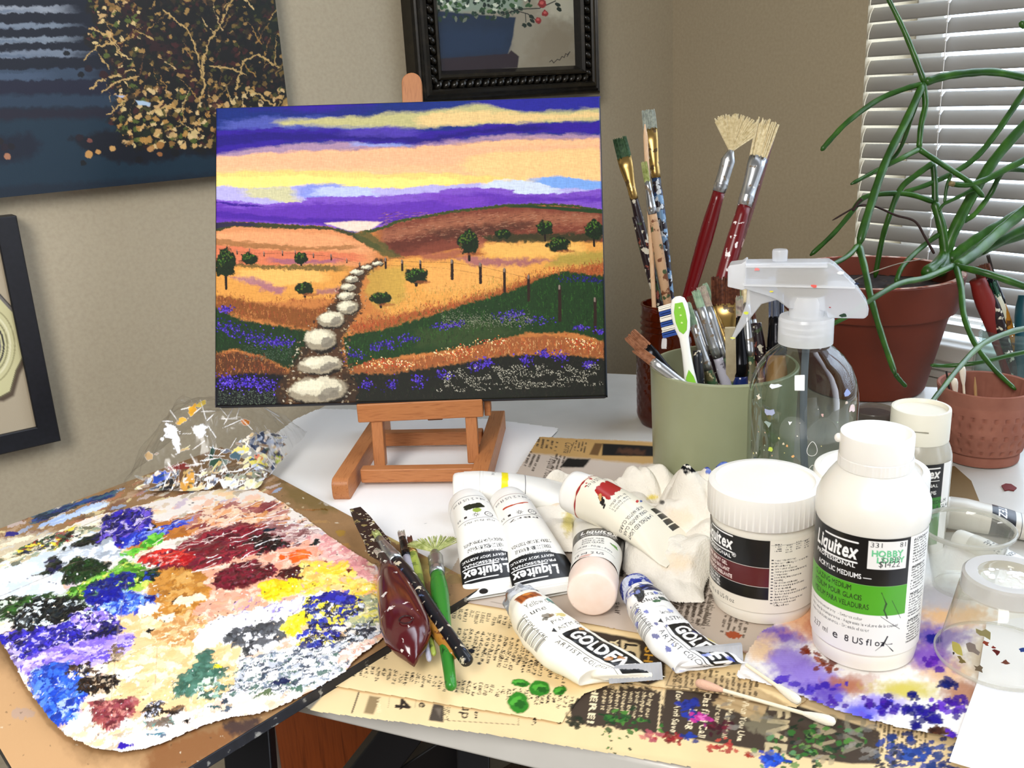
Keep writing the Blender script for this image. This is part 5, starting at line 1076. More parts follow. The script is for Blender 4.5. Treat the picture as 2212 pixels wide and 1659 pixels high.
for k in range(30): a.dab(rnd.uniform(500, 680), rnd.uniform(1300, 1345), rnd.uniform(4, 10), rnd.uniform(1, 3), -.6, rnd.choice(['#7a60c0', '#b8a8e0', '#4a3ca8']), .5, a=.6)
area_([(485, 1390), (500, 1372), (560, 1358), (605, 1350), (618, 1380), (600, 1392), (560, 1402), (535, 1418), (510, 1402)], ['#4c4e52', '#5e6064', '#3c3e42', '#6e7074', '#e8e8ea'], 110, (5, 13), (2, 5), base='#54565a', h=.0005)
area_([(614, 1352), (640, 1335), (680, 1324), (676, 1345), (650, 1358), (645, 1375), (618, 1372)], ['#f2de2c', '#f8e85a', '#e8cc1c'], 50, (4, 9), (2, 5), base='#f3e02e', h=.0005)
area_([(600, 1500), (490, 1500), (520, 1430), (640, 1400), (700, 1400), (830, 1350), (832, 1372), (760, 1432), (690, 1485)], ['#ffffff', '#f4f4f6', '#4a5868', '#7a8898', '#c8ccd4', '#3a4858', '#f8f2ea', '#5e7a70'], 620, (5, 16), (1.2, 3), base='#eeecec')
area_([(650, 1310), (700, 1290), (760, 1290), (790, 1310), (740, 1350), (720, 1400), (660, 1404), (640, 1390), (670, 1350)], ['#18206c', '#0c0e1c', '#2a3cb8', '#1c2a90', '#e8ecf4', '#101430', '#f4e44a', '#3a4c8c'], 420, (4, 12), (1.5, 4), h=.0006)
area_([(690, 1290), (750, 1282), (760, 1305), (700, 1312)], ['#2a2ea8', '#3c44c4', '#1c1c80'], 60)
area_([(730, 1380), (790, 1340), (820, 1360), (770, 1400)], ['#1a2030', '#2c3444', '#e0e4ea', '#5a6470'], 90, (4, 11), (1.5, 3))
area_([(740, 1410), (800, 1385), (834, 1372), (764, 1432), (740, 1440)], ['#f0d4c4', '#e8b8a4', '#f6ece4'], 60)
# left part: white flap, greens, purples, blues
area_([(-90, 1300), (-90, 1245), (80, 1190), (240, 1130), (200, 1180), (160, 1230), (120, 1290), (40, 1300)], ['#e4ecf5', '#f4f8fb', '#d2dde8'], 110, (10, 26), (4, 8), base='#e4ecf4', h=.0001)
area_([(-90, 1240), (60, 1165), (180, 1130), (220, 1140), (120, 1185), (0, 1235)], ['#f4ead0', '#ece0c0', '#fbf4e2', '#c8b890', '#9aa890', '#6a6a50'], 160, (8, 20), (2, 5))
area_([(40, 1175), (110, 1160), (150, 1140), (170, 1160), (110, 1185), (40, 1200)], ['#2a3c2a', '#141c14', '#4a6a4a', '#1a2a4a', '#e0e0d0', '#9a3030', '#e8d84a'], 110, (4, 12), (1.5, 4))
area_([(85, 1245), (100, 1215), (180, 1165), (215, 1150), (300, 1150), (330, 1140), (290, 1170), (200, 1195), (170, 1230), (110, 1240)], ['#0c1a0c', '#081008', '#163018', '#1c1c50'], 200, (6, 16), (2, 5), base='#0d180e')
area_([(215, 1170), (220, 1120), (260, 1108), (310, 1098), (330, 1105), (325, 1140), (290, 1160), (240, 1190)], ['#2c1c9c', '#3a28b8', '#1a1068', '#7a60d0', '#c8bce8', '#241488', '#0c0840'], 300, (4, 12), (1.5, 5), an=-.7, base='#2c1c98', h=.0006)
area_([(280, 1160), (370, 1130), (420, 1120), (370, 1150), (300, 1180), (260, 1180)], ['#2438b8', '#3c58d0', '#1a2490', '#8aa0e8'], 90, (8, 20), (1.5, 3.5), an=-.45)
area_([(130, 1195), (240, 1175), (270, 1200), (220, 1215), (140, 1225)], ['#c4ccd6', '#dfe6ee', '#a8b0ba', '#eef2f6'], 110, (6, 16), (2, 6), base='#ccd4dc')
area_([(135, 1262), (140, 1232), (165, 1212), (205, 1212), (235, 1222), (225, 1240), (190, 1256)], ['#122a10', '#0a1c0a', '#1c3c16', '#24481c'], 160, (4, 11), (2, 5), base='#112a0f', h=.0006)
area_([(120, 1300), (150, 1275), (230, 1240), (270, 1212), (300, 1225), (330, 1240), (325, 1265), (250, 1290), (180, 1305)], ['#5ca028', '#3f7a1c', '#7cc03c', '#a8c84a', '#2a5a16', '#88c858', '#d8e070'], 330, (5, 14), (2, 5), base='#4f8c24', h=.0005)
area_([(262, 1200), (300, 1180), (330, 1162), (352, 1158), (350, 1172), (320, 1182), (290, 1205)], ['#6cc23c', '#8ad452', '#3c9a2c'], 60, (4, 9), (2, 5))
area_([(-60, 1345), (-60, 1310), (60, 1290), (130, 1285), (190, 1300), (200, 1330), (120, 1345), (20, 1345)], ['#16300f', '#244a18', '#0c1c0a', '#3a6a24', '#cdd8c8'], 300, (5, 14), (2, 4), base='#18320f', h=.0005)
area_([(20, 1362), (40, 1325), (80, 1295), (150, 1300), (210, 1320), (200, 1345), (120, 1358), (50, 1372)], ['#05080a', '#0c1210', '#10141c', '#dfe8ea', '#1c2a30'], 330, (3, 9), (1.5, 3.5), base='#07090c', h=.0006)
area_([(185, 1300), (195, 1268), (230, 1262), (250, 1245), (290, 1248), (290, 1270), (240, 1285), (230, 1300)], ['#16248c', '#1c30a8', '#0e1660'], 110, (4, 11), (2, 5), h=.0006)
area_([(200, 1305), (240, 1285), (300, 1283), (335, 1295), (310, 1322), (260, 1332), (215, 1325)], ['#3e6cd4', '#6a98e8', '#a8c4f4', '#1c30b0', '#2444c0'], 170, (5, 13), (2, 6), base='#3a62cc', h=.0005)
area_([(195, 1300), (215, 1288), (260, 1282), (262, 1298), (220, 1315)], ['#1218a0', '#0e1488'], 60, h=.0006); a.dab(330, 1298, 12, 7, 0, '#10187c', .5, h=.0006)
area_([(320, 1240), (345, 1225), (335, 1250), (300, 1262)], ['#0c2010', '#1c4a1c', '#2a48b0'], 40)
area_([(-60, 1400), (20, 1372), (100, 1360), (180, 1335), (230, 1325), (262, 1350), (258, 1378), (180, 1392), (120, 1410), (60, 1442), (20, 1425)], ['#2c28b0', '#1c1478', '#4a3cc8', '#16104c', '#c8bcf0', '#3420a0'], 520, (4, 12), (1.5, 4), base='#2c22a0', h=.0006)
area_([(150, 1335), (210, 1310), (258, 1340), (250, 1365), (180, 1370)], ['#d8c8f4', '#ffffff', '#8a70d8', '#241a78', '#b8a0ec'], 150, (3, 9), (1.5, 4))
area_([(180, 1385), (230, 1350), (262, 1362), (250, 1382)], ['#0c0830', '#16104c', '#201878'], 70)
area_([(30, 1440), (120, 1405), (200, 1390), (290, 1370), (262, 1420), (200, 1440), (110, 1462), (60, 1465)], ['#8c70d8', '#b49ce8', '#6a50c8', '#d8c8f0', '#c8b8e0'], 240, (6, 18), (2, 5), base='#a890dc')
area_([(-40, 1400), (20, 1400), (50, 1450), (40, 1460), (0, 1420)], ['#e8dcf0', '#b8a8d8', '#6a5a90'], 50)
area_([(58, 1480), (70, 1455), (130, 1440), (185, 1455), (180, 1500), (165, 1545), (150, 1562), (122, 1572), (95, 1540)], ['#1f4fc0', '#3a70dc', '#173ca0', '#5a8ce8', '#1a44b4', '#b8ccf4'], 300, (6, 15), (3, 7), an=-.9, base='#2252c0', h=.0003)
area_([(140, 1470), (160, 1445), (195, 1435), (200, 1455), (170, 1472)], ['#2c1a0e', '#503418', '#14100c', '#e8dccc'], 80, (3, 8), (1.5, 4), h=.0006)
area_([(165, 1500), (175, 1475), (215, 1460), (255, 1465), (258, 1480), (230, 1500), (200, 1508)], ['#0a0a12', '#2c1c10', '#4c3218', '#18100c', '#c8b49a'], 150, (3, 9), (1.5, 4), base='#20140e', h=.0007)
area_([(225, 1435), (235, 1405), (260, 1392), (265, 1420), (245, 1440)], ['#7a6248', '#9a8468', '#5a4430', '#c8b8a0'], 60, (3, 8), (1.5, 3)); area_([(255, 1455), (285, 1448), (290, 1465), (270, 1472)], ['#e8e4dc', '#cfc8bc', '#ffffff'], 24)
area_([(198, 1540), (200, 1522), (235, 1520), (290, 1512), (292, 1535), (262, 1560), (245, 1578), (222, 1578), (205, 1560)], ['#8c3c42', '#a85a58', '#6a2830', '#c88a80', '#9a4a54'], 200, (4, 11), (2, 5), base='#8e4046', h=.0005)
area_([(306, 1556), (312, 1525), (335, 1518), (355, 1530), (345, 1545), (320, 1552)], ['#0a0a10', '#16161e', '#cfd0e0', '#2a2018'], 80, (3, 7), (1.5, 3), h=.0006)
area_([(320, 1562), (370, 1552), (372, 1566), (335, 1572)], ['#7a6a5c', '#6fa098', '#9a8a7c'], 40); area_([(330, 1545), (390, 1530), (380, 1545)], ['#8a6a4c', '#2a1a10', '#c8a880'], 24)
area_([(375, 1505), (385, 1470), (420, 1445), (440, 1400), (455, 1412), (452, 1440), (485, 1452), (470, 1470), (440, 1480), (410, 1508)], ['#4f7a68', '#3e6656', '#5f8c7a', '#466e5e'], 130, (5, 12), (3, 7), base='#4c7665', h=.0006)
area_([(425, 1490), (440, 1470), (470, 1470), (485, 1505), (450, 1512), (430, 1508)], ['#4a7464', '#e0ebe4', '#8ab0a0', '#3a5e50', '#c8d8c0'], 70, (3, 9), (2, 4), h=.0005); a.dab(466, 1445, 8, 6, 0, '#f4e430', .3, h=.0008)
area_([(250, 1605), (400, 1560), (500, 1540), (540, 1500), (556, 1540), (440, 1566), (330, 1612)], ['#f8f6f4', '#ece4e0', '#f4ddd0'], 160, (8, 18), (3, 6), h=.0001)
for x, y, rx, ry, c in [(460, 1530, 14, 4, '#4a6a6a'), (490, 1518, 12, 5, '#46525e'), (485, 1535, 18, 3, '#5e6a78'), (265, 1614, 14, 5, '#3c20a8'), (405, 1562, 9, 4, '#1c1410'), (350, 1590, 12, 6, '#6a7a8a'), (335, 1585, 18, 3, '#5a8a9a'), (570, 1505, 24, 4, '#6a7a5a'), (610, 1475, 16, 8, '#1c2c58'), (640, 1490, 20, 3, '#5a7a68'), (380, 1300, 8, 5, '#101430'), (325, 1365, 8, 4, '#181410'), (410, 1300, 30, 12, '#f8eacb'), (320, 1320, 26, 14, '#fbf2dd'), (360, 1338, 20, 9, '#f4ecd4'), (300, 1545, 16, 5, '#e8b48c'), (580, 1150, 10, 4, '#10283a'), (680, 1176, 14, 6, '#14262a'), (705, 1215, 3, 2, '#8a2030'), (760, 1235, 7, 5, '#7a2a20')]:
    a.dab(x, y, rx, ry, -.2, c, .5, h=.0004)
a.warp(15, 9, 24, 13, 4); a.warp(6, 5, 7, 6, 7)
# creases and flecks of the paint skin, with gloss highlights put in as colour
for k in range(800):
    x = rnd.uniform(-40, 820); y = rnd.uniform(1080, 1600); a.dab(x, y, rnd.uniform(1, 3.4), rnd.uniform(.8, 1.6), rnd.uniform(-1, .4), rnd.choice(['#ffffff', '#f4ede0', '#1c1814', '#fbe8c8', '#3a2a40']), .3, a=.75, h=.0002)
for k in range(60):
    x, y = rnd.uniform(300, 640), rnd.uniform(1090, 1240); an = rnd.uniform(-1, -.1); L = rnd.uniform(20, 70); a.line([(x, y), (x + L * .5, y + L * .5 * an * .6), (x + L, y + L * an * .5 + rnd.uniform(-6, 6))], rnd.uniform(.8, 1.8), rnd.choice(['#ffffff', '#e8d0c8', '#f4e4dc']), .5, .5, .7, h=.0003)
for L in [[(180, 1215), (0, 1290)], [(0, 1218), (110, 1165), (250, 1105)], [(240, 1520), (248, 1440), (262, 1330), (275, 1260)], [(262, 1330), (252, 1380)], [(335, 1480), (340, 1400)], [(20, 1400), (60, 1380)], [(60, 1470), (75, 1500)], [(320, 1225), (390, 1195), (440, 1150), (470, 1140)]]:
    a.line(L, 1.3, '#8a7868', .5, .5, .6)
Hs = a.H
inner = fbm(P[..., 0] * 14, P[..., 1] * 14, 4, 3)
P[..., 2] += np.minimum(Hs, .0028) + .003 * (inner - .4) * np.clip((x1 + .02 - P[..., 0]) * 6, 0, 1)
for i in range(2): P[1:-1, 1:-1, 2] = .6 * P[1:-1, 1:-1, 2] + .1 * (P[:-2, 1:-1, 2] + P[2:, 1:-1, 2] + P[1:-1, :-2, 2] + P[1:-1, 2:, 2])
P[..., 2] = np.maximum(P[..., 2], BT + .0006)
uu = U + 5 * (fbm(U / 8, V / 8, 3, 3) - .5); vv = V + 5 * (fbm(U / 8, V / 8, 9, 3) - .5)
o = gridmesh('palette_paper', P, deepen(a, 1.15, 1.05) or a, vcmat('wet_paint', .36, bump=(420, .5, .0008), coat=.1), None, keep=inpoly(uu, vv, PAPER))
tag(o, 'sheet of palette paper covered with thick multicoloured dried paint on the brown board', 'palette')
# ---- crumpled clear film heaped at the back of the palette
c0 = at(475, 1000, BT); ax_ = _n(at(620, 1030, BT) - at(330, 1030, BT)); ay_ = np.array([-ax_[1], ax_[0], 0])
nu, nv = N(330), N(240)
s_, t_ = np.meshgrid(np.linspace(-.082, .066, nu), np.linspace(-.075, .075, nv))
hh = np.interp(s_, [-.080, -.068, -.056, -.044, -.02, .01, .034, .050, .060, .065], [0, .004, .028, .054, .060, .054, .043, .038, .020, .0])
rg = np.abs(fbm(s_ * 26, t_ * 26, 3, 3) - .5) * 2; rg2 = fbm(s_ * 24 + 3, t_ * 24, 8, 3)
Zf = BT + .003 + hh * np.clip(1.12 - (np.abs(t_ - .004) / .070) ** 2.2, 0, 1) * (.72 + .55 * rg2) + .016 * (rg - .25) * np.clip(hh * 40, 0, 1) * np.clip(1.3 - np.abs(t_) / .07, 0, 1)
Zf = np.maximum(Zf, BT + .004)
P = c0[None, None, :] + ax_ * (s_ + .008 * (fbm(s_ * 60, t_ * 60, 5, 3) - .5))[..., None] + ay_ * (t_ + .012 * (fbm(s_ * 50, t_ * 50, 6, 3) - .5))[..., None]; P[..., 2] = Zf
U, V, _ = proj(P); a = Paint(U, V, '#ffffff'); a.C[..., 3] = 0; rnd = random.Random(9)
def film(x, y, rx, ry, an, c, al=1, rag=.6):
    R = max(rx, ry) * (1 + rag); S = a.sl(x - R, y - R, x + R, y + R)
    if S is None: return
    u, v = a.U[S] - x, a.V[S] - y; ca, sa = math.cos(an), math.sin(an); d = np.hypot((u * ca + v * sa) / rx, (-u * sa + v * ca) / ry) + rag * 2 * (fbm(a.U[S] / 7, a.V[S] / 7, x % 31, 3) - .5)
    m = np.clip((1 - d) / .12 + .5, 0, 1) * al; a.C[S] = a.C[S] * (1 - m[..., None]) + np.concatenate([np.broadcast_to(lin(c), m.shape + (3,)), np.ones(m.shape + (1,))], -1) * m[..., None]
for t_ in [(378, 950, 9, 30, -.25, '#f4f6fa'), (366, 930, 14, 14, 0, '#eef0f4'), (432, 932, 17, 13, .2, '#f2f4f8'), (415, 885, 8, 14, .6, '#f0b030'), (432, 874, 14, 5, -.5, '#e8c84a'), (394, 908, 14, 6, -.4, '#f0b848'), (458, 978, 5, 16, .2, '#1c3a2a'), (470, 1000, 22, 10, 0, '#2a4a3a'), (530, 912, 9, 6, .5, '#b86a20'), (578, 950, 26, 12, .4, '#3a4660'), (590, 965, 14, 22, .2, '#cfd4dc'), (560, 970, 20, 8, .3, '#1f2a44'), (520, 975, 18, 10, -.3, '#e0d070'), (510, 985, 12, 8, 0, '#46606c'), (555, 1000, 22, 12, .3, '#cfc24a'), (560, 988, 10, 7, 0, '#d0704c'), (600, 1010, 14, 34, 0, '#2c4466'), (602, 995, 8, 9, 0, '#c8d84a'), (596, 1030, 10, 18, 0, '#e8ecf0'), (350, 1030, 20, 12, -.4, '#2a4ab0'), (360, 1048, 20, 10, -.4, '#1a1a1e'), (385, 1010, 26, 7, -.1, '#7a2a28'), (405, 1040, 16, 24, .3, '#d8a048'), (430, 1060, 30, 10, -.3, '#e4cfa0'), (340, 1075, 30, 18, -.4, '#c8b49a'), (480, 1045, 34, 9, -.2, '#f2f0ec'), (540, 1030, 30, 10, 0, '#8a8f78'), (560, 1050, 34, 12, .1, '#e8e0c0'), (320, 985, 9, 9, 0, '#c8a87a'), (395, 1025, 8, 14, .2, '#6a4a30'), (510, 1065, 44, 7, -.15, '#f6e6d6'), (600, 1062, 20, 14, 0, '#7a1c26'), (545, 1075, 22, 8, 0, '#e8c83a')]: film(*t_)
for k in range(330):
    x = rnd.uniform(300, 620); y = rnd.uniform(935, 1085)
    if y < 1030 - .12 * x + 30 and x < 530 and rnd.random() < .9: continue
    film(x, y, rnd.uniform(3, 12), rnd.uniform(1.5, 4), rnd.uniform(-1.2, .4), rnd.choice(['#e8dcc4', '#c9a86a', '#8a6a4a', '#2a3a5a', '#f4f4f4', '#d8d090', '#5a4a3a', '#b8c4d8', '#f0e0d0', '#31452f']), .9)
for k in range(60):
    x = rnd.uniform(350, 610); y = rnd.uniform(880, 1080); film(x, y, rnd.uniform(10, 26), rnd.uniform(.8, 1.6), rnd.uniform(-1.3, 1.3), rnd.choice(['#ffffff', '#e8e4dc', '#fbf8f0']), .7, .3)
m = bpy.data.materials.new('painted_film'); m.use_nodes = True; nt = m.node_tree; pb = nt.nodes['Principled BSDF']; pb.inputs['Roughness'].default_value = .3
at_n = nt.nodes.new('ShaderNodeAttribute'); at_n.attribute_name = 'paint'; nt.links.new(at_n.outputs['Color'], pb.inputs['Base Color'])
tr = nt.nodes.new('ShaderNodeBsdfTransparent'); tr.inputs[0].default_value = (.985, .985, .98, 1); gl = nt.nodes.new('ShaderNodeBsdfGlossy'); gl.inputs['Roughness'].default_value = .22
fr = nt.nodes.new('ShaderNodeFresnel'); thin_ior(nt, fr, 1.5); x1_ = nt.nodes.new('ShaderNodeMixShader'); nt.links.new(fr.outputs[0], x1_.inputs[0]); nt.links.new(tr.outputs[0], x1_.inputs[1]); nt.links.new(gl.outputs[0], x1_.inputs[2])
x2_ = nt.nodes.new('ShaderNodeMixShader'); nt.links.new(at_n.outputs['Alpha'], x2_.inputs[0]); nt.links.new(x1_.outputs[0], x2_.inputs[1]); nt.links.new(pb.outputs[0], x2_.inputs[2]); nt.links.new(x2_.outputs[0], nt.nodes['Material Output'].inputs[0])
keep = (hh > .0004) & (np.abs(np.linspace(-.075, .075, nv)[:, None] + 0 * s_) < .056 + .03 * fbm(s_ * 50 + 2, np.linspace(-.075, .075, nv)[:, None] * 30 + 0 * s_, 4, 3))
o = gridmesh('plastic_film', P, a, m, None, keep=keep)
tag(o, 'crumpled clear plastic film smeared with paint heaped at the back of the palette', 'plastic film')
# ------------------------------------------------------------------ bottles, jars and cups
def zof(c, y, r=0):
    fw = _n([c[0], c[1], 0]); lo, hi = 0, .5
    for _ in range(40):
        m_ = (lo + hi) / 2
        if proj(np.array([c[0], c[1], m_]) - fw * r)[1] > y: lo = m_
        else: hi = m_
    return lo
def frame_of(c):
    fw = _n([c[0], c[1], 0]); return fw, np.array([fw[1], -fw[0], 0])
def cyl_label(name, c, rf, z0, z1, p0, p1, paintfn, parent, dens=3600, mat_=None, base='#f4f3ee'):
    """label wrapped on a round body; authoring units: mm round from the side facing the lens, mm down from the top"""
    fw, rt_ = frame_of(c); r = rf if callable(rf) else (lambda z, _r=rf: _r + 0 * z)
    rm = float(r(np.array([(z0 + z1) / 2]))[0]) if callable(rf) else rf
    nu, nv = N((p1 - p0) * rm * dens), N((z1 - z0) * dens)
    ph, zz = np.meshgrid(np.linspace(p0, p1, nu), np.linspace(z1, z0, nv)); R_ = r(zz) + .0003
    P = np.stack([c[0] + R_ * (-fw[0] * np.cos(ph) + rt_[0] * np.sin(ph)), c[1] + R_ * (-fw[1] * np.cos(ph) + rt_[1] * np.sin(ph)), zz], -1)
    a = Paint(ph * rm * 1000, (z1 - zz) * 1000, base); paintfn(a)
    return gridmesh(name, P, a, mat_ or vcmat('label', .35, coat=.2), parent)
M_wp = mat('white_plastic', '#f2efe8', .32, spec=.5, coat=.1, sss=.15); M_wp2 = mat('white_plastic_cool', '#eeeff0', .3, sss=.1)
M_cream = mat('medium_bottle', '#efece2', .3, sss=.2, coat=.15)
def logo(a, x, y, h, w_, col='#ffffff', ang=0, down=True):
    """the slanting brand lettering with its over and under bars"""
    ca, sa = math.cos(ang), math.sin(ang); q = 1 if down else -1
    def T(u, v): return (x + ca * u - sa * v * q, y + sa * u + ca * v * q)
    a.text('Liquitex', x, y, h, col, ang, width=w_, shear=.12, bold=2, down=down)
    a.line([T(w_ * .30, -h * .82), T(w_ * 1.0, -h * .82)], h * .075, col, .25 * h * .1 + .05)
    a.line([T(w_ * .22, h * .16), T(w_ * 1.0, h * .16)], h * .075, col, .25 * h * .1 + .05)
def ribs(a_, n, d): return 1 + d * (1 if math.sin(a_ * n) > 0 else -1)
# ---- glazing medium bottle (front)
c = np.array([.4535, .2712, .0084]); c2 = c[:2]
e = empty('medium_bottle', c, 'tall white squeeze bottle with a lime green label and price sticker in the foreground', 'bottle')
zt = .0084
mb = MB(); mb.lathe([(.0270, .0), (.0288, .0012), (.0296, .006), (.0296, .0095), (.0292, .0105), (.0304, .012), (.0304, .086), (.0311, .088), (.0313, .094), (.0309, .099), (.0290, .104), (.0255, .110), (.0222, .1145), (.0202, .1165), (.0195, .1175), (.0195, .119)], c, 96, cap1=True)
mb.build('body', M_cream, e, smooth=True)
mb = MB(); mb.lathe([(.0197, .1165), (.0198, .118), (.0198, .136), (.0196, .137), (.0180, .1372), (.0176, .1362), (.0170, .1325), (.0150, .1290), (.004, .1282)], c, 96, cap0=True, cap1=True)
fw, rt = frame_of(c)
cp = mb.build('flip_cap', M_wp, e, smooth=True)
mb = MB(); mb.lathe([(.0200, .1172), (.0202, .1176), (.0202, .1235), (.0199, .124)], c, 120, fn=lambda q, z: ribs(q, 60, .004) if .1174 < z < .1237 else 1, cap0=False, cap1=False); mb.build('grip_ring', M_wp, cp, smooth=False)
mb = MB(); mb.ball(tuple(c - rt * .0203 - fw * .002 + np.array([0, 0, .1325])), .0030, 12, 8, (.8, .8, .9)); mb.build('spout_nub', M_wp, cp, smooth=True)
def pf(a):
    K = '#0c0c0d'; G = '#4fa81f'
    a.poly([(-50, -.5), (22.6, -.5), (22.6, 29), (-50, 29)], K, .1); a.poly([(-50, 29), (22.6, 29), (22.6, 47.5), (-50, 47.5)], G, .1)
    logo(a, -35.5, 14.2, 12.5, 29.5); a.text('PROFESSIONAL', -34.5, 19.4, 3.6, '#ffffff', bold=1, width=28)
    a.text('ACRYLIC MEDIUMS', -32, 25.6, 4.3, '#ffffff', bold=1, width=29); a.line([(-2, 24.6), (2, 24.6)], .5, '#ffffff', .1)
    a.poly([(-.6, 1.5), (20.6, 1.5), (20.6, 18.6), (-.6, 18.6)], '#efeeea', .1)
    a.text('331', .4, 5.2, 4.2, '#2a2a2a', width=6.6); a.text('81', 16, 5.2, 4.2, '#2a2a2a', width=3.8)
    a.text('HOBBY', 1, 10.8, 5.2, '#6fc890', bold=3, width=17.5); a.text('LOBBY', 4, 14.6, 4.6, '#6fc890', bold=3, width=15.5); a.text('$1199', 6.2, 14.2, 5, '#3a5a48', width=11, a=.8); a.text('$1422', 5.2, 17, 5.2, '#2a2a2a', width=12)
    for k, t_ in enumerate(['GLAZING MEDIUM', 'MEDIUM POUR GLACIS', 'MEDIUM PARA VELADURAS']): a.text(t_, -35, 33.8 + k * 5.2, 4.6, '#1a2a12', bold=1, width=[27, 33, 37][k])
    for k, t_ in enumerate(['Increases transparency  - Extends color', 'Augmente la transparence - Augmente le volume de la couleur', 'Aumenta la transparencia - Extiende el color']): a.text(t_, -37, 51.6 + k * 3.3, 2.7, '#222222', width=[36, 56, 40][k])
    a.text('237 ml', -34, 67, 5.2, '#151515', width=13.5); a.text('e', -17.5, 67.4, 7.4, '#151515', bold=1); a.text('8 US fl oz', -10.2, 67, 5.8, '#151515', bold=1, width=22)
    for k in range(4): a.greek(25.2, 2 + k * 17, 15, 15.5, 9, 0, '#222222', k * 5 + 2, cell=.62, fill=.62)
    for k, t_ in enumerate(['ACTION', 'ACTION', 'MODE', 'ACCION']): a.text(t_, 25.2, 3.4 + k * 17, 2.6, '#111111', bold=2)
    a.line([(8, 33), (11, 40), (10, 44), (12, 49)], .8, '#23351a', .3, .5, .9); a.line([(14, 38), (20, 50)], .3, '#23351a', .2); a.line([(8.5, 48), (20, 57)], .3, '#222', .2)
    a.line([(13, 61), (11, 66), (7, 70)], .6, '#15151a', .2, .5); a.line([(11, 64), (17, 71)], .5, '#15151a', .2, .4); a.line([(11, 66), (16, 66)], .4, '#15151a', .2, .3)
cyl_label('label', c2, .0304, zt + .0125, zt + .0125 + .0735, -1.75, 1.42, pf, e)
# ---- heavy gel jar (front)
c = np.array([.4532, .3462, .0060]); zt = .006
e = empty('gel_jar', c, 'white screw-lid jar with a black and dark red label in front of the rag', 'jar')
M_milk = mat('milky_gel', '#ece6d8', .25, sss=.25, coat=.3)
mb = MB(); mb.lathe([(.0285, 0), (.0312, .0012), (.0322, .004), (.0326, .0085), (.0322, .0095), (.0331, .011), (.0334, .055), (.0335, .060), (.0328, .064), (.0328, .070)], c, 96); mb.build('body', M_milk, e, smooth=True)
mb = MB(); n_ = 112
mb.lathe([(.0350, .0665), (.0356, .0672), (.0356, .084), (.0352, .0868), (.0338, .0876), (.0318, .0872), (.0310, .0876), (.0308, .0864), (.0300, .0863), (.02, .0863), (.002, .0863)], c, 224, fn=lambda q, z: 1 + (.006 if (math.sin(q * 56) > .2 and .0670 < z < .0845) else 0))
mb.build('lid', mat('lid_plastic', '#f3f0e8', .35, sss=.1), e, smooth=True)
def pf(a):
    K = '#0c0c0d'
    a.C[...] = a.C; 
    a.poly([(-60, -.5), (4.2, -.5), (4.2, 41), (-60, 41)], K, .1); a.poly([(-60, 19), (4.2, 19), (4.2, 32), (-60, 32)], '#5a1a1c', .1); a.line([(-60, 18.8), (4.2, 18.8)], .25, '#e8e0d8', .1)
    a.line([(-60, 32.2), (4.2, 32.2)], .25, '#e8e0d8', .1)
    logo(a, -50, 10.6, 11.5, 30.5); a.text('PROFESSIONAL', -48, 16.6, 3.6, '#ffffff', bold=1, width=28); a.text('®', -19.6, 15, 4, '#ffffff')
    for k, t_ in enumerate(['GLOSS SUPER HEAVY GEL', 'GEL SUPER LOURD BRILLANT', 'GEL SUPER PESADO BRILLANTE']): a.text(t_, -56, 22.8 + k * 3.9, 3.5, '#f4e4de', bold=2, width=[33, 35, 37][k])
    for k, t_ in enumerate(['ACRYLIC MEDIUM', 'MEDIUM GEL', 'MEDIUM GEL']): a.text(t_, -44, 35 + k * 2.4, 2.3, '#ffffff', bold=1, width=15)
    a.text('237 ml e 8 US fl oz', -46, 47.5, 4.2, '#22201e', width=29, bold=0)
    for k in range(15): a.line([(5.6, 13.2 + k * 2.15), (6.4, 13.2 + k * 2.15)], .7, '#222', .1)
    for k, (t_, w_) in enumerate([('Heavy thick consistency', 15), ('Produces a brilliant gloss transparent film', 26), ('with oil like drag', 11), ('Retains crisp brush strokes', 16), ('Extends paint volume while increasing', 25), ('transparency', 9), ('Slows drying time and enhances', 20), ('blending', 6), ('Mix with any acrylic color', 17), ('Can thin by adding up to 25% water', 23), ('Do not mix with oils', 12), ('For structure applications', 16), ('Ideal for thick glazes and brilliant gloss', 26), ('impasto effects', 10), ('Excellent binder for pigments and', 22), ('additives such as sand', 16), ('Collage adhesive', 11)]): a.text(t_, 7.4, 14.0 + k * 1.95, 1.75, '#26221e', bold=1, width=w_ * .92)
    for k in range(4): a.greek(7 + k * 6.8, 2.2 + (k % 2), 4.5, 6, 4, 0, '#333', 31 + k, cell=.45)
    a.line([(5, 3), (32, 3)], .2, '#444', .1); a.greek(38, 9, 14, 38, 18, 0, '#5a3028', 44, cell=.5)
cyl_label('label', c2 * 0 + np.array(c[:2]), .0336, zt + .0105, zt + .0105 + .0505, -1.72, 1.7, pf, e, base='#ece5d6')
# ---- second white jar behind the bottle
c = np.array([.5115, .3085, .0058])
e = empty('gel_jar', c, 'white screw-lid jar half hidden behind the lime green labelled bottle', 'jar')
mb = MB(); mb.lathe([(.029, 0), (.0318, .001), (.0325, .004), (.033, .07), (.032, .075)], c, 64); mb.build('body', M_milk, e, smooth=True)
mb = MB(); mb.lathe([(.0346, .070), (.0352, .071), (.0352, .0865), (.0347, .0892), (.0334, .0898), (.0314, .0894), (.0306, .0896), (.0304, .0886), (.0296, .0885), (.02, .0885), (.002, .0885)], c, 192, fn=lambda q, z: 1 + (.005 if (math.sin(q * 48) > .2 and .0705 < z < .0870) else 0)); mb.build('lid', MC['lid_plastic'], e, smooth=True)
def pf(a): a.poly([(-60, 0), (60, 0), (60, 40), (-60, 40)], '#121212', .1); a.poly([(-60, 18), (60, 18), (60, 30), (-60, 30)], '#8a2f1c', .1)
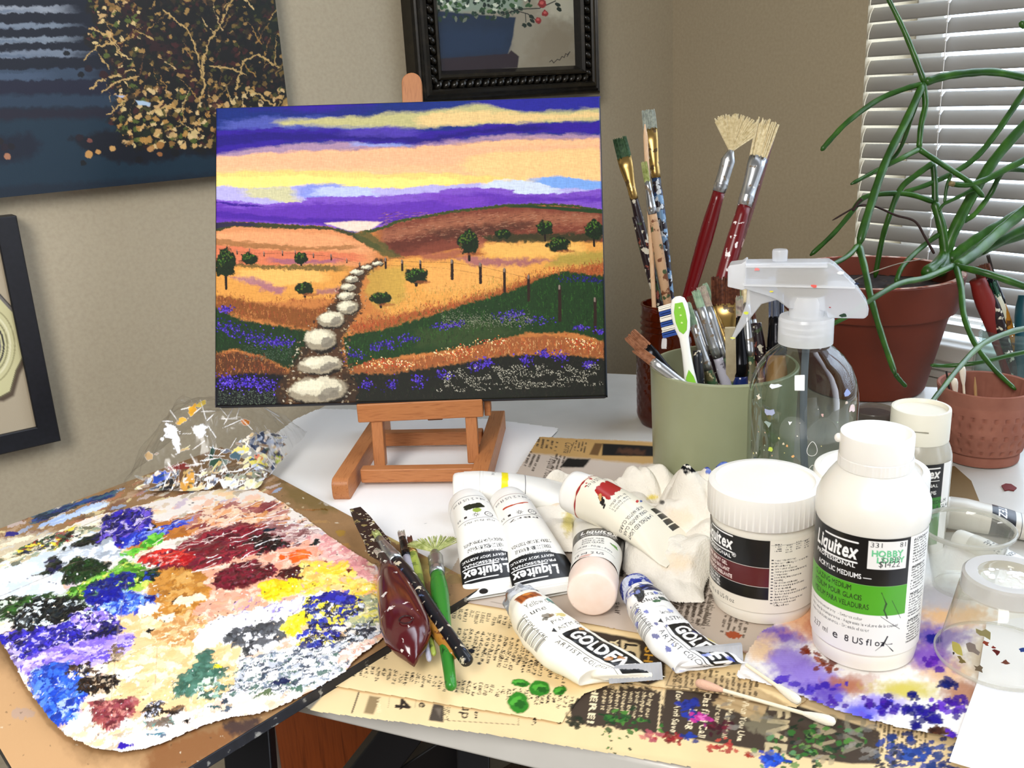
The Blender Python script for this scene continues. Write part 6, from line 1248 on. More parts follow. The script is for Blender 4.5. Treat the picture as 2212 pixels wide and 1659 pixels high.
cyl_label('label', c[:2], .0331, .022, .064, -1.5, 1.5, pf, e, dens=1200)
# ---- back bottle
c = np.array([.5990, .3262, .0008])
e = empty('medium_bottle', c, 'smaller half-empty white medium bottle with a flip cap beside the carved terracotta pot', 'bottle')
mb = MB(); mb.lathe([(.0205, 0), (.0225, .001), (.0231, .004), (.0231, .070), (.0228, .076), (.0214, .081), (.0196, .0855), (.0185, .0875), (.0185, .089)], c, 72); mb.build('body', mat('frosted_bottle', '#d9d3c2', .22, trans=.45, sss=.2), e, smooth=True)
mb = MB(); mb.lathe([(.0196, .0865), (.0198, .0872), (.0198, .1085), (.0195, .1095), (.0178, .1096), (.0172, .1085), (.0168, .107), (.003, .1062)], c, 72)
cp = mb.build('flip_cap', mat('old_cap', '#e9e4d2', .4), e, smooth=True); fw, rt = frame_of(c)
MB().box(tuple(c - fw * .0198 + np.array([0, 0, .0975])), (.012, .0008, .0006), rz=math.atan2(rt[1], rt[0])).build('seam', mat('cap_seam', '#8f8a78', .5), cp)
def pf(a):
    a.poly([(-40, -.5), (19.5, -.5), (19.5, 25), (-40, 25)], '#0d0d0e', .1); a.poly([(-40, 25), (19.5, 25), (19.5, 62), (-40, 62)], '#2f7d22', .1)
    a.line([(0, 3.0), (16.5, 3.0)], .7, '#f4f2ec', .1); a.text('Liquitex', -10.5, 10.4, 9.5, '#f4f2ec', width=27, shear=.12, bold=2); a.line([(-6, 12.4), (16.5, 12.4)], .7, '#f4f2ec', .1)
    a.text('PROFESSIONAL', -11, 17, 3.2, '#e8e6e0', bold=1, width=27); a.text('ACRYLIC MEDIUMS', -12, 22.8, 4.2, '#e8e6e0', bold=1, width=27)
    for k in range(4): a.text(['GLAZING MEDIUM', 'MEDIUM POUR GLACIS', 'MEDIUM PARA', 'VELADURAS'][k], -8, 30 + k * 4.2, 3.8, '#12300e', bold=1)
zl = zof(c, 1003, .0231)
cyl_label('label', c[:2], .0233, .006, zl, -1.45, 1.2, pf, e, dens=2200)
# ---- green cup
c = np.array([.5720, .4815, .0010]); GR = .0592; GH = zof(c, 788); GC = c.copy()
e = empty('brush_cup', c, 'wide sage green ceramic cup crammed with short paintbrushes', 'cup')
M_sage = noisemat('sage_ceramic', [(.3, '#8e9273'), (.7, '#999d7c')], 14, .38, coat=.15, bump=.02)
mb = MB(); mb.lathe([(.053, 0), (.0558, .001), (.0568, .004), (GR - .0004, GH - .004), (GR, GH - .001), (GR - .0008, GH), (GR - .003, GH), (GR - .0036, GH - .0015), (.0530, .008), (.002, .006)], c, 128); mb.build('cup_body', M_sage, e, smooth=True)
# ---- amber jar
AC = np.append(at(1441, 912)[:2], .0008); c = AC; AR = .0262; AH = zof(c, 655)
e = empty('amber_jar', c, 'quilted amber glass jar holding long paintbrushes behind the green cup', 'jar')
M_amb = clearmat('amber_glass', '#b8551c', .04, 1.5, haze=.42, hazecol='#6a2a0e')
def quilt(q, z):
    if .012 < z < .078: return 1 - .035 * abs(math.sin(q * 9 + z * 260)) * abs(math.sin(q * 9 - z * 260))
    return 1
prof = [(.0235, 0), (.0275, .0015), (.0305, .008)] + [(.0312, .012 + k * .0028) for k in range(25)] + [(.0308, .084), (.0290, .090), (.0262, .094), (.0250, .097), (.0250, .099), (.0268, .1005), (.0252, .1025), (.0252, .105), (.0268, .1065), (.0252, .1085), (.0252, .111), (.0266, .1125), (.0250, .1145), (.0250, AH - .003), (.0260, AH - .001), (.0255, AH), (.0238, AH), (.0232, AH - .002), (.0232, .098), (.0285, .085), (.0290, .08), (.0290, .010), (.004, .008)]
mb = MB(); mb.lathe(prof, c, 108, fn=quilt); mb.build('glass', M_amb, e, smooth=True)
# ---- spray bottle
SCn = np.array([.539, .3816, .0010]); c = SCn; fw, rt = frame_of(c)
e = empty('spray_bottle', c, 'clear glass spray bottle speckled with paint and topped by a translucent trigger', 'spray bottle')
M_gl = clearmat('bottle_glass', '#dfe4dc', .03, 1.75, gloss=1.2)
outer = [(.0345, 0), (.0368, .0016), (.0374, .005), (.0376, .060), (.0378, .116), (.0372, .124), (.0352, .133), (.0316, .142), (.0262, .1495), (.0205, .1545), (.0168, .1575), (.0166, .163)]
mb = MB(); mb.lathe(outer, c, 96, cap1=False)
gb = mb.build('glass_body', M_gl, e, smooth=True)
# paint chips stuck on the glass
def on_glass(phi, z, n=8, r=.004, col='#ffffff', seed=0, sy=.6, name='paint_chip'):
    rr = np.interp(z, [q[1] for q in outer], [q[0] for q in outer]) + .0003; R_ = random.Random(seed); mb = MB(); pts = []
    for k in range(n):
        q = 2 * math.pi * k / n; rk = r * .78 * R_.uniform(.35, 1.2); dp = rk * math.cos(q) / rr; dz = rk * sy * math.sin(q); ra = np.interp(z + dz, [o[1] for o in outer], [o[0] for o in outer]) + .0004
        pts.append(c + np.array([0, 0, z + dz]) + ra * (-fw * math.cos(phi + dp) + rt * math.sin(phi + dp)))
    ctr = sum(pts) / n; nr = -fw * math.cos(phi) + rt * math.sin(phi); mb.extr(pts, nr * .0003)
    return mb.build(name, mat('chip_' + col.strip('#'), col, .5), gb)
for t_ in [(-.55, .135, 10, .0075, '#e8f0fa', 1, .35), (-.6, .117, 9, .0050, '#a8b0d0', 2, .9), (-.62, .108, 9, .0052, '#9fb0aa', 3, .6), (.9, .131, 9, .0060, '#93a2d0', 4, .6), (1.02, .118, 9, .0045, '#e8d2d2', 5, .9), (-.56, .090, 8, .0030, '#c8dc5a', 6, .9), (.48, .073, 12, .0070, '#9a8a5a', 7, .6), (-.2, .112, 8, .0022, '#ffffff', 8, .8), (.02, .078, 8, .0012, '#e8d24a', 9, 1), (-.12, .088, 8, .0016, '#f0b878', 10, 1), (-.3, .096, 8, .0013, '#d8c8a8', 11, 1), (-.24, .095, 8, .0014, '#e8a86a', 12, 1), (.1, .060, 10, .0060, '#b4a070', 13, .6), (.35, .118, 8, .0015, '#cfa8a0', 14, 1), (-.9, .125, 8, .0030, '#f0e8d8', 15, .9), (.85, .124, 8, .0022, '#cfc0b0', 16, .8), (-.1, .052, 9, .0050, '#e8e0d0', 17, .5)]: on_glass(*t_)
R_ = random.Random(6)
for k in range(34): on_glass(R_.uniform(-1.1, 1.1), R_.uniform(.05, .125), 6, R_.uniform(.0004, .0011), R_.choice(['#f0e8d8', '#d8b090', '#b8c8b0', '#e8d890']), k, 1)
# etched water drops
M_et = mat('etched_white', '#e8e6e2', .6)
for (ph, z, s_) in [(.20, .094, .0052), (.42, .085, .0044), (.22, .078, .0040)]:
    pts = []
    for k in range(21):
        q = 2 * math.pi * k / 20; u = s_ * .62 * math.sin(q) * (1 - .35 * math.cos(q)) * (1 if abs(math.cos(q)) < .99 else .2); v = s_ * math.cos(q)
        ra = .0381; pts.append(c + np.array([0, 0, z + v]) + ra * (-fw * math.cos(ph + u / ra) + rt * math.sin(ph + u / ra)))
    mb = MB(); mb.tube(pts, .00022, 5); mb.build('etched_drop', M_et, gb)
M_fr = clearmat('frosted_plastic', '#f4f6fa', .22, 1.45, haze=.42, hazecol='#ffffff'); M_fr2 = clearmat('frosted_plastic_dense', '#f6f8fb', .25, 1.45, haze=.68, hazecol='#ffffff')
mb = MB(); mb.lathe([(.0165, .1585), (.0186, .1588), (.0186, .1755), (.0178, .1775), (.0120, .178)], c, 160, fn=lambda q, z: 1 + (.018 if (math.sin(q * 40) > .3 and .159 < z < .1752) else 0)); col_ = mb.build('collar', M_fr2, e, smooth=False)
mb = MB(); 
for z in (.1655, .1700): mb.lathe([(.0150, z), (.0172, z + .0008), (.0150, z + .0016)], c, 48, cap0=False, cap1=False)
mb.build('thread', M_fr2, col_, smooth=True)
def sp(u, z, d=0): return c + rt * u + fw * d + np.array([0, 0, z - .001])
mb = MB(); mb.lathe([(.0118, .177), (.0118, .188), (.0108, .192)], c, 48); mb.build('neck', M_fr2, e, smooth=True)
sil = [(-.0420, .2165), (.0130, .2172), (.0165, .2150), (.0300, .2020), (.0380, .1905), (.0396, .1860), (.0394, .1815), (.0375, .1790), (.0140, .1790), (.0125, .1835), (-.0120, .1850), (-.0190, .1905), (-.0260, .1935), (-.0420, .1985)]
mb = MB(); mb.extr([sp(u, z, -.0085) for u, z in sil], fw * .017); hd = mb.build('trigger_head', M_fr, e, bevel=.0015)
inner = [(-.0200, .2125), (.0080, .2130), (.0130, .2100), (.0130, .1950), (.0040, .1890), (-.0100, .1895), (-.0210, .1990)]
mb = MB(); mb.extr([sp(u, z, -.0050) for u, z in inner], fw * .010); mb.build('pump_core', clearmat('pump_core', '#e8e2d8', .2, haze=.6, hazecol='#c9c2b4'), hd, bevel=.0012)
mb = MB(); mb.extr([sp(u, z, -.0095) for u, z in [(-.0425, .2020), (.0300, .2010), (.0300, .1998), (-.0425, .2008)]], fw * .019); mb.extr([sp(u, z, -.0092) for u, z in [(-.041, .2148), (.012, .2150), (.012, .2138), (-.041, .2136)]], fw * .0184); mb.build('moulding_rib', M_fr2, hd)
mb = MB(); mb.extr([sp(u, z, -.0080) for u, z in [(-.0530, .2135), (-.0515, .2150), (-.0440, .2160), (-.0415, .2178), (-.0405, .2178), (-.0405, .1985), (-.0430, .1975), (-.0530, .1998)]], fw * .016); mb.build('nozzle', M_fr2, hd, bevel=.0010)
mb = MB(); mb.extr([sp(u, z, -.0045) for u, z in [(-.0400, .1985), (-.0260, .1945), (-.0185, .1905), (-.0300, .1870), (-.0370, .1770), (-.0470, .1625), (-.0496, .1600), (-.0502, .1620), (-.0440, .1770), (-.0405, .1870)]], fw * .009); mb.build('trigger', M_fr, e, bevel=.0010)
mb = MB(); mb.lathe([(.0050, .216), (.0052, .2225), (.0047, .2235), (.002, .2237)], c - rt * .0190, 32); mb.build('vent_cap', M_fr, hd, smooth=True)
mb = MB(); mb.tube(bez([sp(.001, .178), sp(.0005, .120), sp(.004, .060), sp(.013, .010)], 8), .0026, 14); mb.build('dip_tube', clearmat('tube_plastic', '#dfe0e6', .2, haze=.72, hazecol='#9aa0b0'), e, smooth=True)
for (u, z, s_, cl) in [(-.0335, .2125, .0022, '#f08a88'), (.0040, .2015, .0022, '#e8645a'), (.0240, .1815, .0032, '#1f3a26'), (-.0235, .1975, .0015, '#e8d84a'), (-.040, .1820, .0022, '#d8e04a'), (.031, .2035, .0016, '#1a2a4a'), (.0205, .2105, .0022, '#f4f4f4'), (-.0485, .164, .0016, '#dfe07a'), (.0150, .1870, .0008, '#a01c1c')]:
    P0 = sp(u, z, -.0099); mb = MB(); R_ = random.Random(int(u * 1e5)); mb.extr([P0 + rt * s_ * R_.uniform(.5, 1.3) * math.cos(k * .785) + np.array([0, 0, s_ * .5 * R_.uniform(.5, 1.2) * math.sin(k * .785)]) for k in range(8)], -fw * .0003); mb.build('paint_chip', mat('chip_' + cl.strip('#'), cl, .5), hd)
# ---- dark little jar with a cloudy lid
c = np.append(atd(1887, 885, .875)[:2], .0008); hz = float(atd(1887, 885, .875)[2])
e = empty('small_jar', c, 'little dark jar with a cloudy clear lid in front of the big terracotta pot', 'jar')
mb = MB(); mb.lathe([(.0150, 0), (.0168, .001), (.0172, .004), (.0178, hz - .006), (.0178, hz - .005)], c, 48); mb.build('jar_body', mat('dark_wine', '#1c0a0e', .15, coat=.4), e, smooth=True)
mb = MB(); mb.lathe([(.0190, hz - .0075), (.0194, hz - .007), (.0194, hz - .001), (.0188, hz), (.0178, hz - .0004), (.0172, hz - .0015), (.002, hz - .0015)], c, 48); mb.build('lid', clearmat('cloudy_lid', '#d8cfc4', .2, haze=.38, hazecol='#9a8f84'), e, smooth=True)
# ---- carved terracotta pot
c = np.array([.8002, .3782, .0008]); CR, CH = .0400, .0672
e = empty('terracotta_pot', c, 'small pinkish terracotta pot with stamped bands holding cotton swabs', 'pot')
M_tc = noisemat('pink_terracotta', [(.3, '#8a5444'), (.7, '#9a6351')], 60, .85, bump=.15)
def carve(q, z):
    t_ = q * 26 / (2 * math.pi) * 2 * math.pi
    for z0 in (.0455, .0300, .0145):
        if abs(z - z0) < .0019: return 1 - .045 * max(0, math.cos(q * 26)) ** 2
    for z0, h in ((.0385, .0045), (.0225, .0045)):
        if abs(z - z0) < h: return 1 - .050 * max(0, math.cos(q * 26 + 1.5)) ** 2 * (1 - abs(z - z0) / h)
    return 1
zs = np.linspace(.011, CH - .012, 60)
prof = [(.030, 0), (.0322, .0006), (.0325, .002), (.0325, .008), (.0315, .0095), (.0332, .0105)] + [(float(np.interp(z, [.011, .03, .045, .055, CH], [.0345, .0392, .0385, .0375, .0392])), float(z)) for z in zs] + [(.0384, CH - .009), (.0394, CH - .003), (.0398, CH), (.0388, CH + .0008), (.0368, CH), (.0360, CH - .004), (.0345, .045), (.0330, .012), (.002, .010)]
mb = MB(); mb.lathe(prof, c, 208, fn=carve); mb.build('pot_body', M_tc, e, smooth=True); PCc = c
# ---- clear measuring cup standing up
def cupmat(): return clearmat('clear_cup', '#fcfcfa', .06, 1.45, haze=.10, hazecol='#dcd8ca')
c = np.array([.5600, .2668, .0078]); ch = zof(c, 1138) - .0078
e = empty('plastic_cup', c, 'clear plastic mixing cup standing upright and empty behind the overturned cup', 'cup')
mb = MB(); mb.lathe([(.0165, .002), (.0172, 0), (.0180, .0005), (.0186, .006), (.0258, ch - .004), (.0272, ch - .003), (.0290, ch - .0016), (.0291, ch), (.0278, ch + .0002), (.0262, ch - .001), (.0254, ch - .004), (.0180, .006), (.0172, .0030), (.002, .0028)], c, 72); cu = mb.build('cup_wall', cupmat(), e, smooth=True)
mb = MB(); mb.lathe([(.0283, ch - .0026), (.0293, ch - .0012), (.0293, ch + .0002), (.0283, ch + .0010), (.0272, ch), (.0272, ch - .0014), (.0283, ch - .0026)], c, 72, cap0=False, cap1=False); mb.build('rolled_rim', clearmat('cup_rim', '#f2f2ee', .08, haze=.35, hazecol='#e4e2da'), cu, smooth=True)
# ---- overturned cup
c = np.append(at(2158, 1418, .0095)[:2], .0098); ch = zof(c, 1240) - .0098; DC = c
e = empty('plastic_cup', c, 'overturned clear plastic cup smudged with paint at the right edge', 'cup')
mb = MB(); mb.lathe([(.0345, 0), (.0348, .0012), (.0340, .0022), (.0322, .0030), (.0250, ch - .010), (.0238, ch - .009), (.0232, ch - .001), (.0222, ch), (.0165, ch - .0002), (.0150, ch - .0016), (.0140, ch - .0030), (.002, ch - .0030)], c, 72, cap0=False); cu = mb.build('cup_wall', clearmat('smudged_cup', '#fbfaf4', .08, 1.45, haze=.14, hazecol='#d8cfb4'), e, smooth=True)
mb = MB(); mb.lathe([(.0340, 0), (.0350, .0006), (.0350, .0016), (.0340, .0022)], c, 72, cap0=False, cap1=False); mb.build('rolled_rim', MC['cup_rim'], cu, smooth=True)
mb = MB(); mb.lathe([(.0245, ch - .0105), (.0240, ch - .001), (.0225, ch + .0003), (.0160, ch)], c, 72, cap0=False, cap1=False); mb.build('base_ring', clearmat('cup_base', '#eceae8', .15, haze=.55, hazecol='#dcd8d4'), cu, smooth=True)
fw, rt = frame_of(c)
R_ = random.Random(3)
for (ph, f_, s_, cl) in [(-.05, .42, .0035, '#7a1c14'), (-.25, .50, .0025, '#b0563c'), (-.32, .62, .0060, '#b4ac7c'), (.38, .50, .0024, '#2f52a0'), (.75, .40, .0050, '#2f4a2c'), (-.75, .25, .0060, '#d8d078'), (-.45, .35, .0055, '#a89c94'), (-.60, .12, .0040, '#9a8a50'), (-.3, .12, .0040, '#8f7f66'), (.1, .3, .0030, '#8a4a30'), (-.1, .48, .0016, '#a03020'), (.5, .12, .0025, '#9a948a'), (-.8, .14, .0016, '#4a4630')]:
    r0 = .0322 + (.0250 - .0322) * f_ + .0004; z = .003 + (ch - .013) * f_; pts = []
    for k in range(9):
        q = 2 * math.pi * k / 9; rk = s_ * .72 * R_.uniform(.4, 1.3); pts.append(c + np.array([0, 0, z + rk * .7 * math.sin(q)]) + (r0 - .0072 * rk * .7 * math.sin(q) / ch) * (-fw * math.cos(ph + rk * math.cos(q) / r0) + rt * math.sin(ph + rk * math.cos(q) / r0)))
    mb = MB(); mb.extr(pts, (-fw * math.cos(ph) + rt * math.sin(ph)) * .0002); mb.build('paint_smudge', clearmat('smudge_' + cl.strip('#'), cl, .4, haze=.7, hazecol=cl), cu)
mb = MB(); R_ = random.Random(5)
for k in range(26): q = R_.uniform(0, 6.3); r_ = .012 * math.sqrt(R_.random()); mb.ball(tuple(c + np.array([r_ * math.cos(q), r_ * math.sin(q), ch - .0028])), R_.uniform(.0006, .0024), 7, 5, (1, 1, .3))
mb.build('dried_drops', mat('dried_white', '#f2f2f4', .2, coat=.5), cu, smooth=True)
# ------------------------------------------------------------------ the plant in the big terracotta pot
c = np.array([.9086, .565, .0008]); PR, PH = .095, .1285
e = empty('potted_plant', c, 'leafless green pencil cactus sprawling from a large terracotta pot by the window', 'potted plant')
M_pot = noisemat('dark_terracotta', [(.3, '#5e230f'), (.7, '#712c14')], 12, .7, bump=.05)
mb = MB(); mb.lathe([(.058, 0), (.0622, .001), (.0640, .004), (.0820, PH - .042), (.0830, PH - .040), (.0885, PH - .038), (.0900, PH - .034), (PR - .0005, PH - .003), (PR, PH - .001), (PR - .0015, PH), (PR - .0085, PH), (PR - .0095, PH - .002), (.080, PH - .042), (.078, PH - .03)], c, 128, cap1=False); pot = mb.build('pot', M_pot, e, smooth=True)
mb = MB(); mb.lathe([(PR - .0012, PH + .0002), (PR - .0040, PH + .0010), (PR - .0080, PH + .0002)], c, 96, cap0=False, cap1=False); mb.build('pale_rim', noisemat('limescale_rim', [(.4, '#9a4a2e'), (.55, '#c8a898')], 70, .9), pot, smooth=True)
n_ = 60; xs, ys = np.meshgrid(np.linspace(-.086, .086, n_), np.linspace(-.086, .086, n_)); Pz = np.stack([c[0] + xs, c[1] + ys, PH - .018 + .008 * (fbm(xs * 60, ys * 60, 2, 4) - .5)], -1)
gridmesh('soil', Pz, None, noisemat('potting_soil', [(.3, '#120c08'), (.6, '#2c1c12'), (.8, '#6a5038')], 160, .95, bump=.6), e, keep=np.hypot(xs, ys) < .0845)
M_stem = noisemat('cactus_green', [(.3, '#1b420c'), (.55, '#2f5c16'), (.8, '#4a7a20')], 50, .38, coat=.15, stretch=(1, 1, 1)); M_dead = mat('dry_stem', '#33201a', .8); M_tip = noisemat('woody_tip', [(.3, '#5a4a2a'), (.7, '#a89468')], 200, .8)
def stem(pts, w0, w1=None, mat_=M_stem, name='stem'):
    """pts = [(px, py, distance)]; widths in photo pixels"""
    w1 = w1 or w0; Q = bez([atd(*p) for p in pts], 7); n = len(Q); ds = np.interp(np.linspace(0, 1, n), np.linspace(0, 1, len(pts)), [p[2] for p in pts])
    w = np.linspace(w0, w1, n) * 1.22 / 2 / FPX * ds; w = w * (1 + .05 * np.sin(np.arange(n) * 1.3)); w[-1] *= .45; w[0] *= .8
    mb = MB(); mb.tube(Q, list(w), 12); return mb.build(name, mat_, e, smooth=True, auto=False)
D = 1.02
stem([(2000, 590, .99), (2035, 560, D), (2060, 500, D), (2110, 405, D), (2160, 330, D), (2240, 240, D)], 22, 17)
stem([(2030, 590, 1.0), (2042, 560, D), (2036, 500, D), (2018, 434, D)], 20, 15); stem([(2020, 440, D), (2019, 390, D), (2016, 352, D)], 12, 10)
stem([(2016, 352, D), (1982, 376, D), (1945, 408, D), (1920, 470, D), (1905, 520, 1.03), (1890, 600, 1.04)], 11, 9)
stem([(2018, 436, D), (1960, 419, D), (1895, 420, D), (1862, 430, D), (1840, 458, D), (1800, 505, D), (1750, 552, D)], 10, 8)
stem([(1997, 178, .98), (1975, 120, .98), (1950, 60, .98), (1915, -10, .98)], 11, 8); stem([(1997, 178, .98), (2040, 165, .98), (2090, 158, .98), (2150, 156, .98), (2240, 172, .98)], 15, 13)
stem([(1992, 182, .98), (1960, 190, .98), (1900, 214, .98), (1835, 260, .97), (1800, 295, .97), (1774, 325, .97)], 10, 9)
stem([(1994, 182, .98), (1955, 265, .97), (1915, 345, .96), (1885, 430, .95), (1855, 530, .94)], 13, 15)
stem([(1994, 184, .98), (1972, 245, .985), (1945, 320, .99), (1912, 360, .99)], 9, 6)
stem([(1994, 178, .98), (1999, 225, .98), (1990, 270, .98), (1985, 322, .98)], 11, 10)
stem([(1985, 322, .98), (1945, 343, .97), (1900, 365, .97), (1838, 398, .96)], 10, 7); stem([(1985, 322, .98), (2020, 345, .98), (2062, 372, .99), (2100, 398, .99), (2125, 426, 1.0)], 10, 9)
stem([(1853, 530, .94), (1832, 552, .92), (1800, 570, .90), (1750, 590, .90)], 10, 8)
stem([(1855, 530, .94), (1868, 580, .92), (1882, 645, .90), (1905, 725, .88), (1935, 812, .86)], 13, 10); stem([(1934, 808, .86), (1945, 822, .86), (1958, 836, .86)], 9, 7)
stem([(2235, 165, D), (2190, 232, D), (2150, 290, D), (2110, 338, D), (2062, 372, D), (2000, 400, D), (1950, 416, D)], 12, 8)
stem([(2235, 335, .99), (2180, 362, .99), (2130, 388, .99), (2090, 399, .99), (2056, 398, .99)], 13, 9); stem([(2062, 399, .99), (2050, 395, .99)], 9, 10, M_tip, 'dry_tip')
stem([(2230, 370, 1.01), (2195, 366, 1.01), (2165, 372, 1.01), (2140, 418, 1.02), (2108, 460, 1.02), (2080, 480, 1.02)], 9, 9)
stem([(2050, 565, D), (2085, 535, D), (2130, 505, D), (2190, 470, D), (2250, 430, D)], 20, 20)
stem([(2050, 572, D), (2110, 548, 1.03), (2170, 520, 1.03), (2240, 500, 1.03)], 16, 16); stem([(2120, 545, 1.0), (2170, 515, 1.0), (2240, 480, 1.0)], 14, 15)
stem([(2065, 576, .94), (2100, 552, .95), (2150, 508, .97), (2195, 470, .98), (2250, 425, .98)], 19, 18)
stem([(2060, 574, .94), (2000, 600, .91), (1945, 612, .88), (1890, 642, .86), (1835, 680, .85), (1795, 702, .85)], 12, 8)
stem([(2065, 576, .94), (2110, 585, .92), (2160, 600, .91), (2240, 628, .90)], 12, 13)
stem([(2066, 576, .94), (2076, 620, .91), (2082, 680, .89), (2105, 740, .87), (2145, 795, .85), (2194, 842, .83)], 12, 8)
stem([(2240, 705, .84), (2180, 718, .82), (2120, 745, .79), (2075, 790, .75), (2035, 840, .71), (2010, 872, .69), (1992, 902, .672)], 11, 8)
stem([(2240, 755, .90), (2180, 768, .90), (2110, 784, .90), (2050, 790, .91), (2010, 789, .91)], 9, 7)
stem([(2030, 505, D), (1990, 535, D), (1950, 575, 1.0), (1935, 610, .99)], 9, 9); stem([(2055, 375, 1.0), (2045, 405, 1.0), (2040, 440, 1.0)], 7, 5)
stem([(2110, 405, 1.0), (2065, 428, 1.0), (2038, 442, 1.0), (2028, 458, 1.0)], 8, 4); stem([(1862, 430, .99), (1852, 440, .99), (1842, 456, .99)], 6, 5, M_dead, 'dry_stem')
stem([(2018, 548, 1.0), (1998, 512, 1.0), (1976, 478, 1.0), (1935, 465, 1.0), (1892, 447, 1.0), (1855, 445, 1.0), (1798, 476, 1.0)], 5, 3, M_dead, 'dry_stem'); stem([(1830, 612, .9), (1880, 590, .93), (1940, 570, .96), (2000, 558, 1.0)], 2.2, 2, mat('dry_thread', '#8a7a68', .8), 'dry_stem')
stem([(2230, 30, .93), (2212, 55, .93), (2206, 45, .93)], 14, 10)
# ------------------------------------------------------------------ brushes
RND = random.Random(31)
RT = np.array([RC[0, 0], RC[1, 0], 0]); RT = _n(RT)
M_silver = spatter('ferrule_silver', '#b9bbbd', [(.62, '#7a6a58', 1), (.68, '#e8e8e4', 2)], .28, 120, metal=.9)
M_gold = spatter('ferrule_gold', '#b8975a', [(.58, '#5a4426', 1), (.68, '#efe6d2', 1.6)], .3, 120, metal=.85)
M_gun = mat('ferrule_black', '#16161a', .2, .6)
def hmat(nm, base, spots, rough=.35, sc=120): return spatter(nm, base, spots, rough, sc)
H = dict(
    dark=hmat('handle_dark', '#24161a', [(.58, '#cfc8b4', 1.3), (.62, '#3c4a2c', .7), (.64, '#8a4a3a', 1.1)]),
    maroon=hmat('handle_maroon', '#4a1018', [(.62, '#e8dcd8', 1.6), (.66, '#2a4a78', 1)]),
    blue_spat=hmat('handle_blue_spattered', '#251820', [(.50, '#7fa2c4', .8), (.58, '#d8dde0', 1.3), (.60, '#23406c', 1)]),
    natural=hmat('handle_natural', '#c9a27c', [(.56, '#7a4a2e', .7), (.62, '#4a5a3a', 1.2)], .5),
    red=hmat('handle_red', '#680d11', [(.70, '#f4eeee', 1.1)], .22),
    red_spat=hmat('handle_red_spattered', '#680f13', [(.615, '#f0e6e4', 1.2), (.70, '#5a7ab8', .9)], .28),
    brown=hmat('handle_brown', '#6a2a1a', [(.62, '#c9a494', 1.3), (.66, '#3c4c7a', 1)]),
    mossy=hmat('handle_mossy', '#5c5638', [(.52, '#2c4a2a', 1), (.58, '#b0a47c', 1.4), (.62, '#6a2a20', 1)], .55),
    silver=hmat('handle_silver', '#a9a7b2', [(.62, '#6a6670', 1), (.68, '#e8e8f0', 1.6)], .4),
    blue=mat('handle_navy', '#14245c', .18, coat=.4), wood=hmat('handle_wood', '#c48a4a', [(.60, '#a06a34', .4)], .4),
    green=hmat('handle_green', '#2c7a26', [(.62, '#1c4a1c', 1), (.68, '#9ac88a', 1.6)], .3), lime=hmat('handle_lime', '#9aa848', [(.55, '#6a7a34', 1), (.66, '#8a3a24', 1.2)], .4),
    black=hmat('handle_black', '#12141a', [(.60, '#c8bda4', 1.4), (.66, '#4a5a7a', 1.1)], .3), gold=hmat('handle_gold', '#a8742c', [(.62, '#6a3c1a', 1)], .25), clear=hmat('handle_acrylic', '#a8a49c', [(.55, '#e4e0d8', .8), (.62, '#5a564e', 1)], .15))
B_ = dict(green=noisemat('bristle_green', [(.3, '#1f3a22'), (.7, '#4c6a48')], 400, .7), grey=noisemat('bristle_grey', [(.3, '#7e867e'), (.7, '#b2b8ac')], 400, .7), hog=noisemat('bristle_hog', [(.3, '#c8b688'), (.7, '#ecdfba')], 400, .75), brown=noisemat('bristle_brown', [(.3, '#3c1c10'), (.7, '#6e3c24')], 400, .7), tan=noisemat('bristle_tan', [(.3, '#7a4a30'), (.7, '#a87454')], 400, .7), paint=noisemat('bristle_painted', [(.3, '#8f9a84'), (.5, '#b8a898'), (.7, '#7a6a6a')], 200, .8), mint=noisemat('bristle_mint', [(.3, '#7f9c84'), (.7, '#a8bfa2')], 300, .8), moss=noisemat('bristle_moss', [(.3, '#7d8a3c'), (.7, '#c8cc8c')], 300, .8))
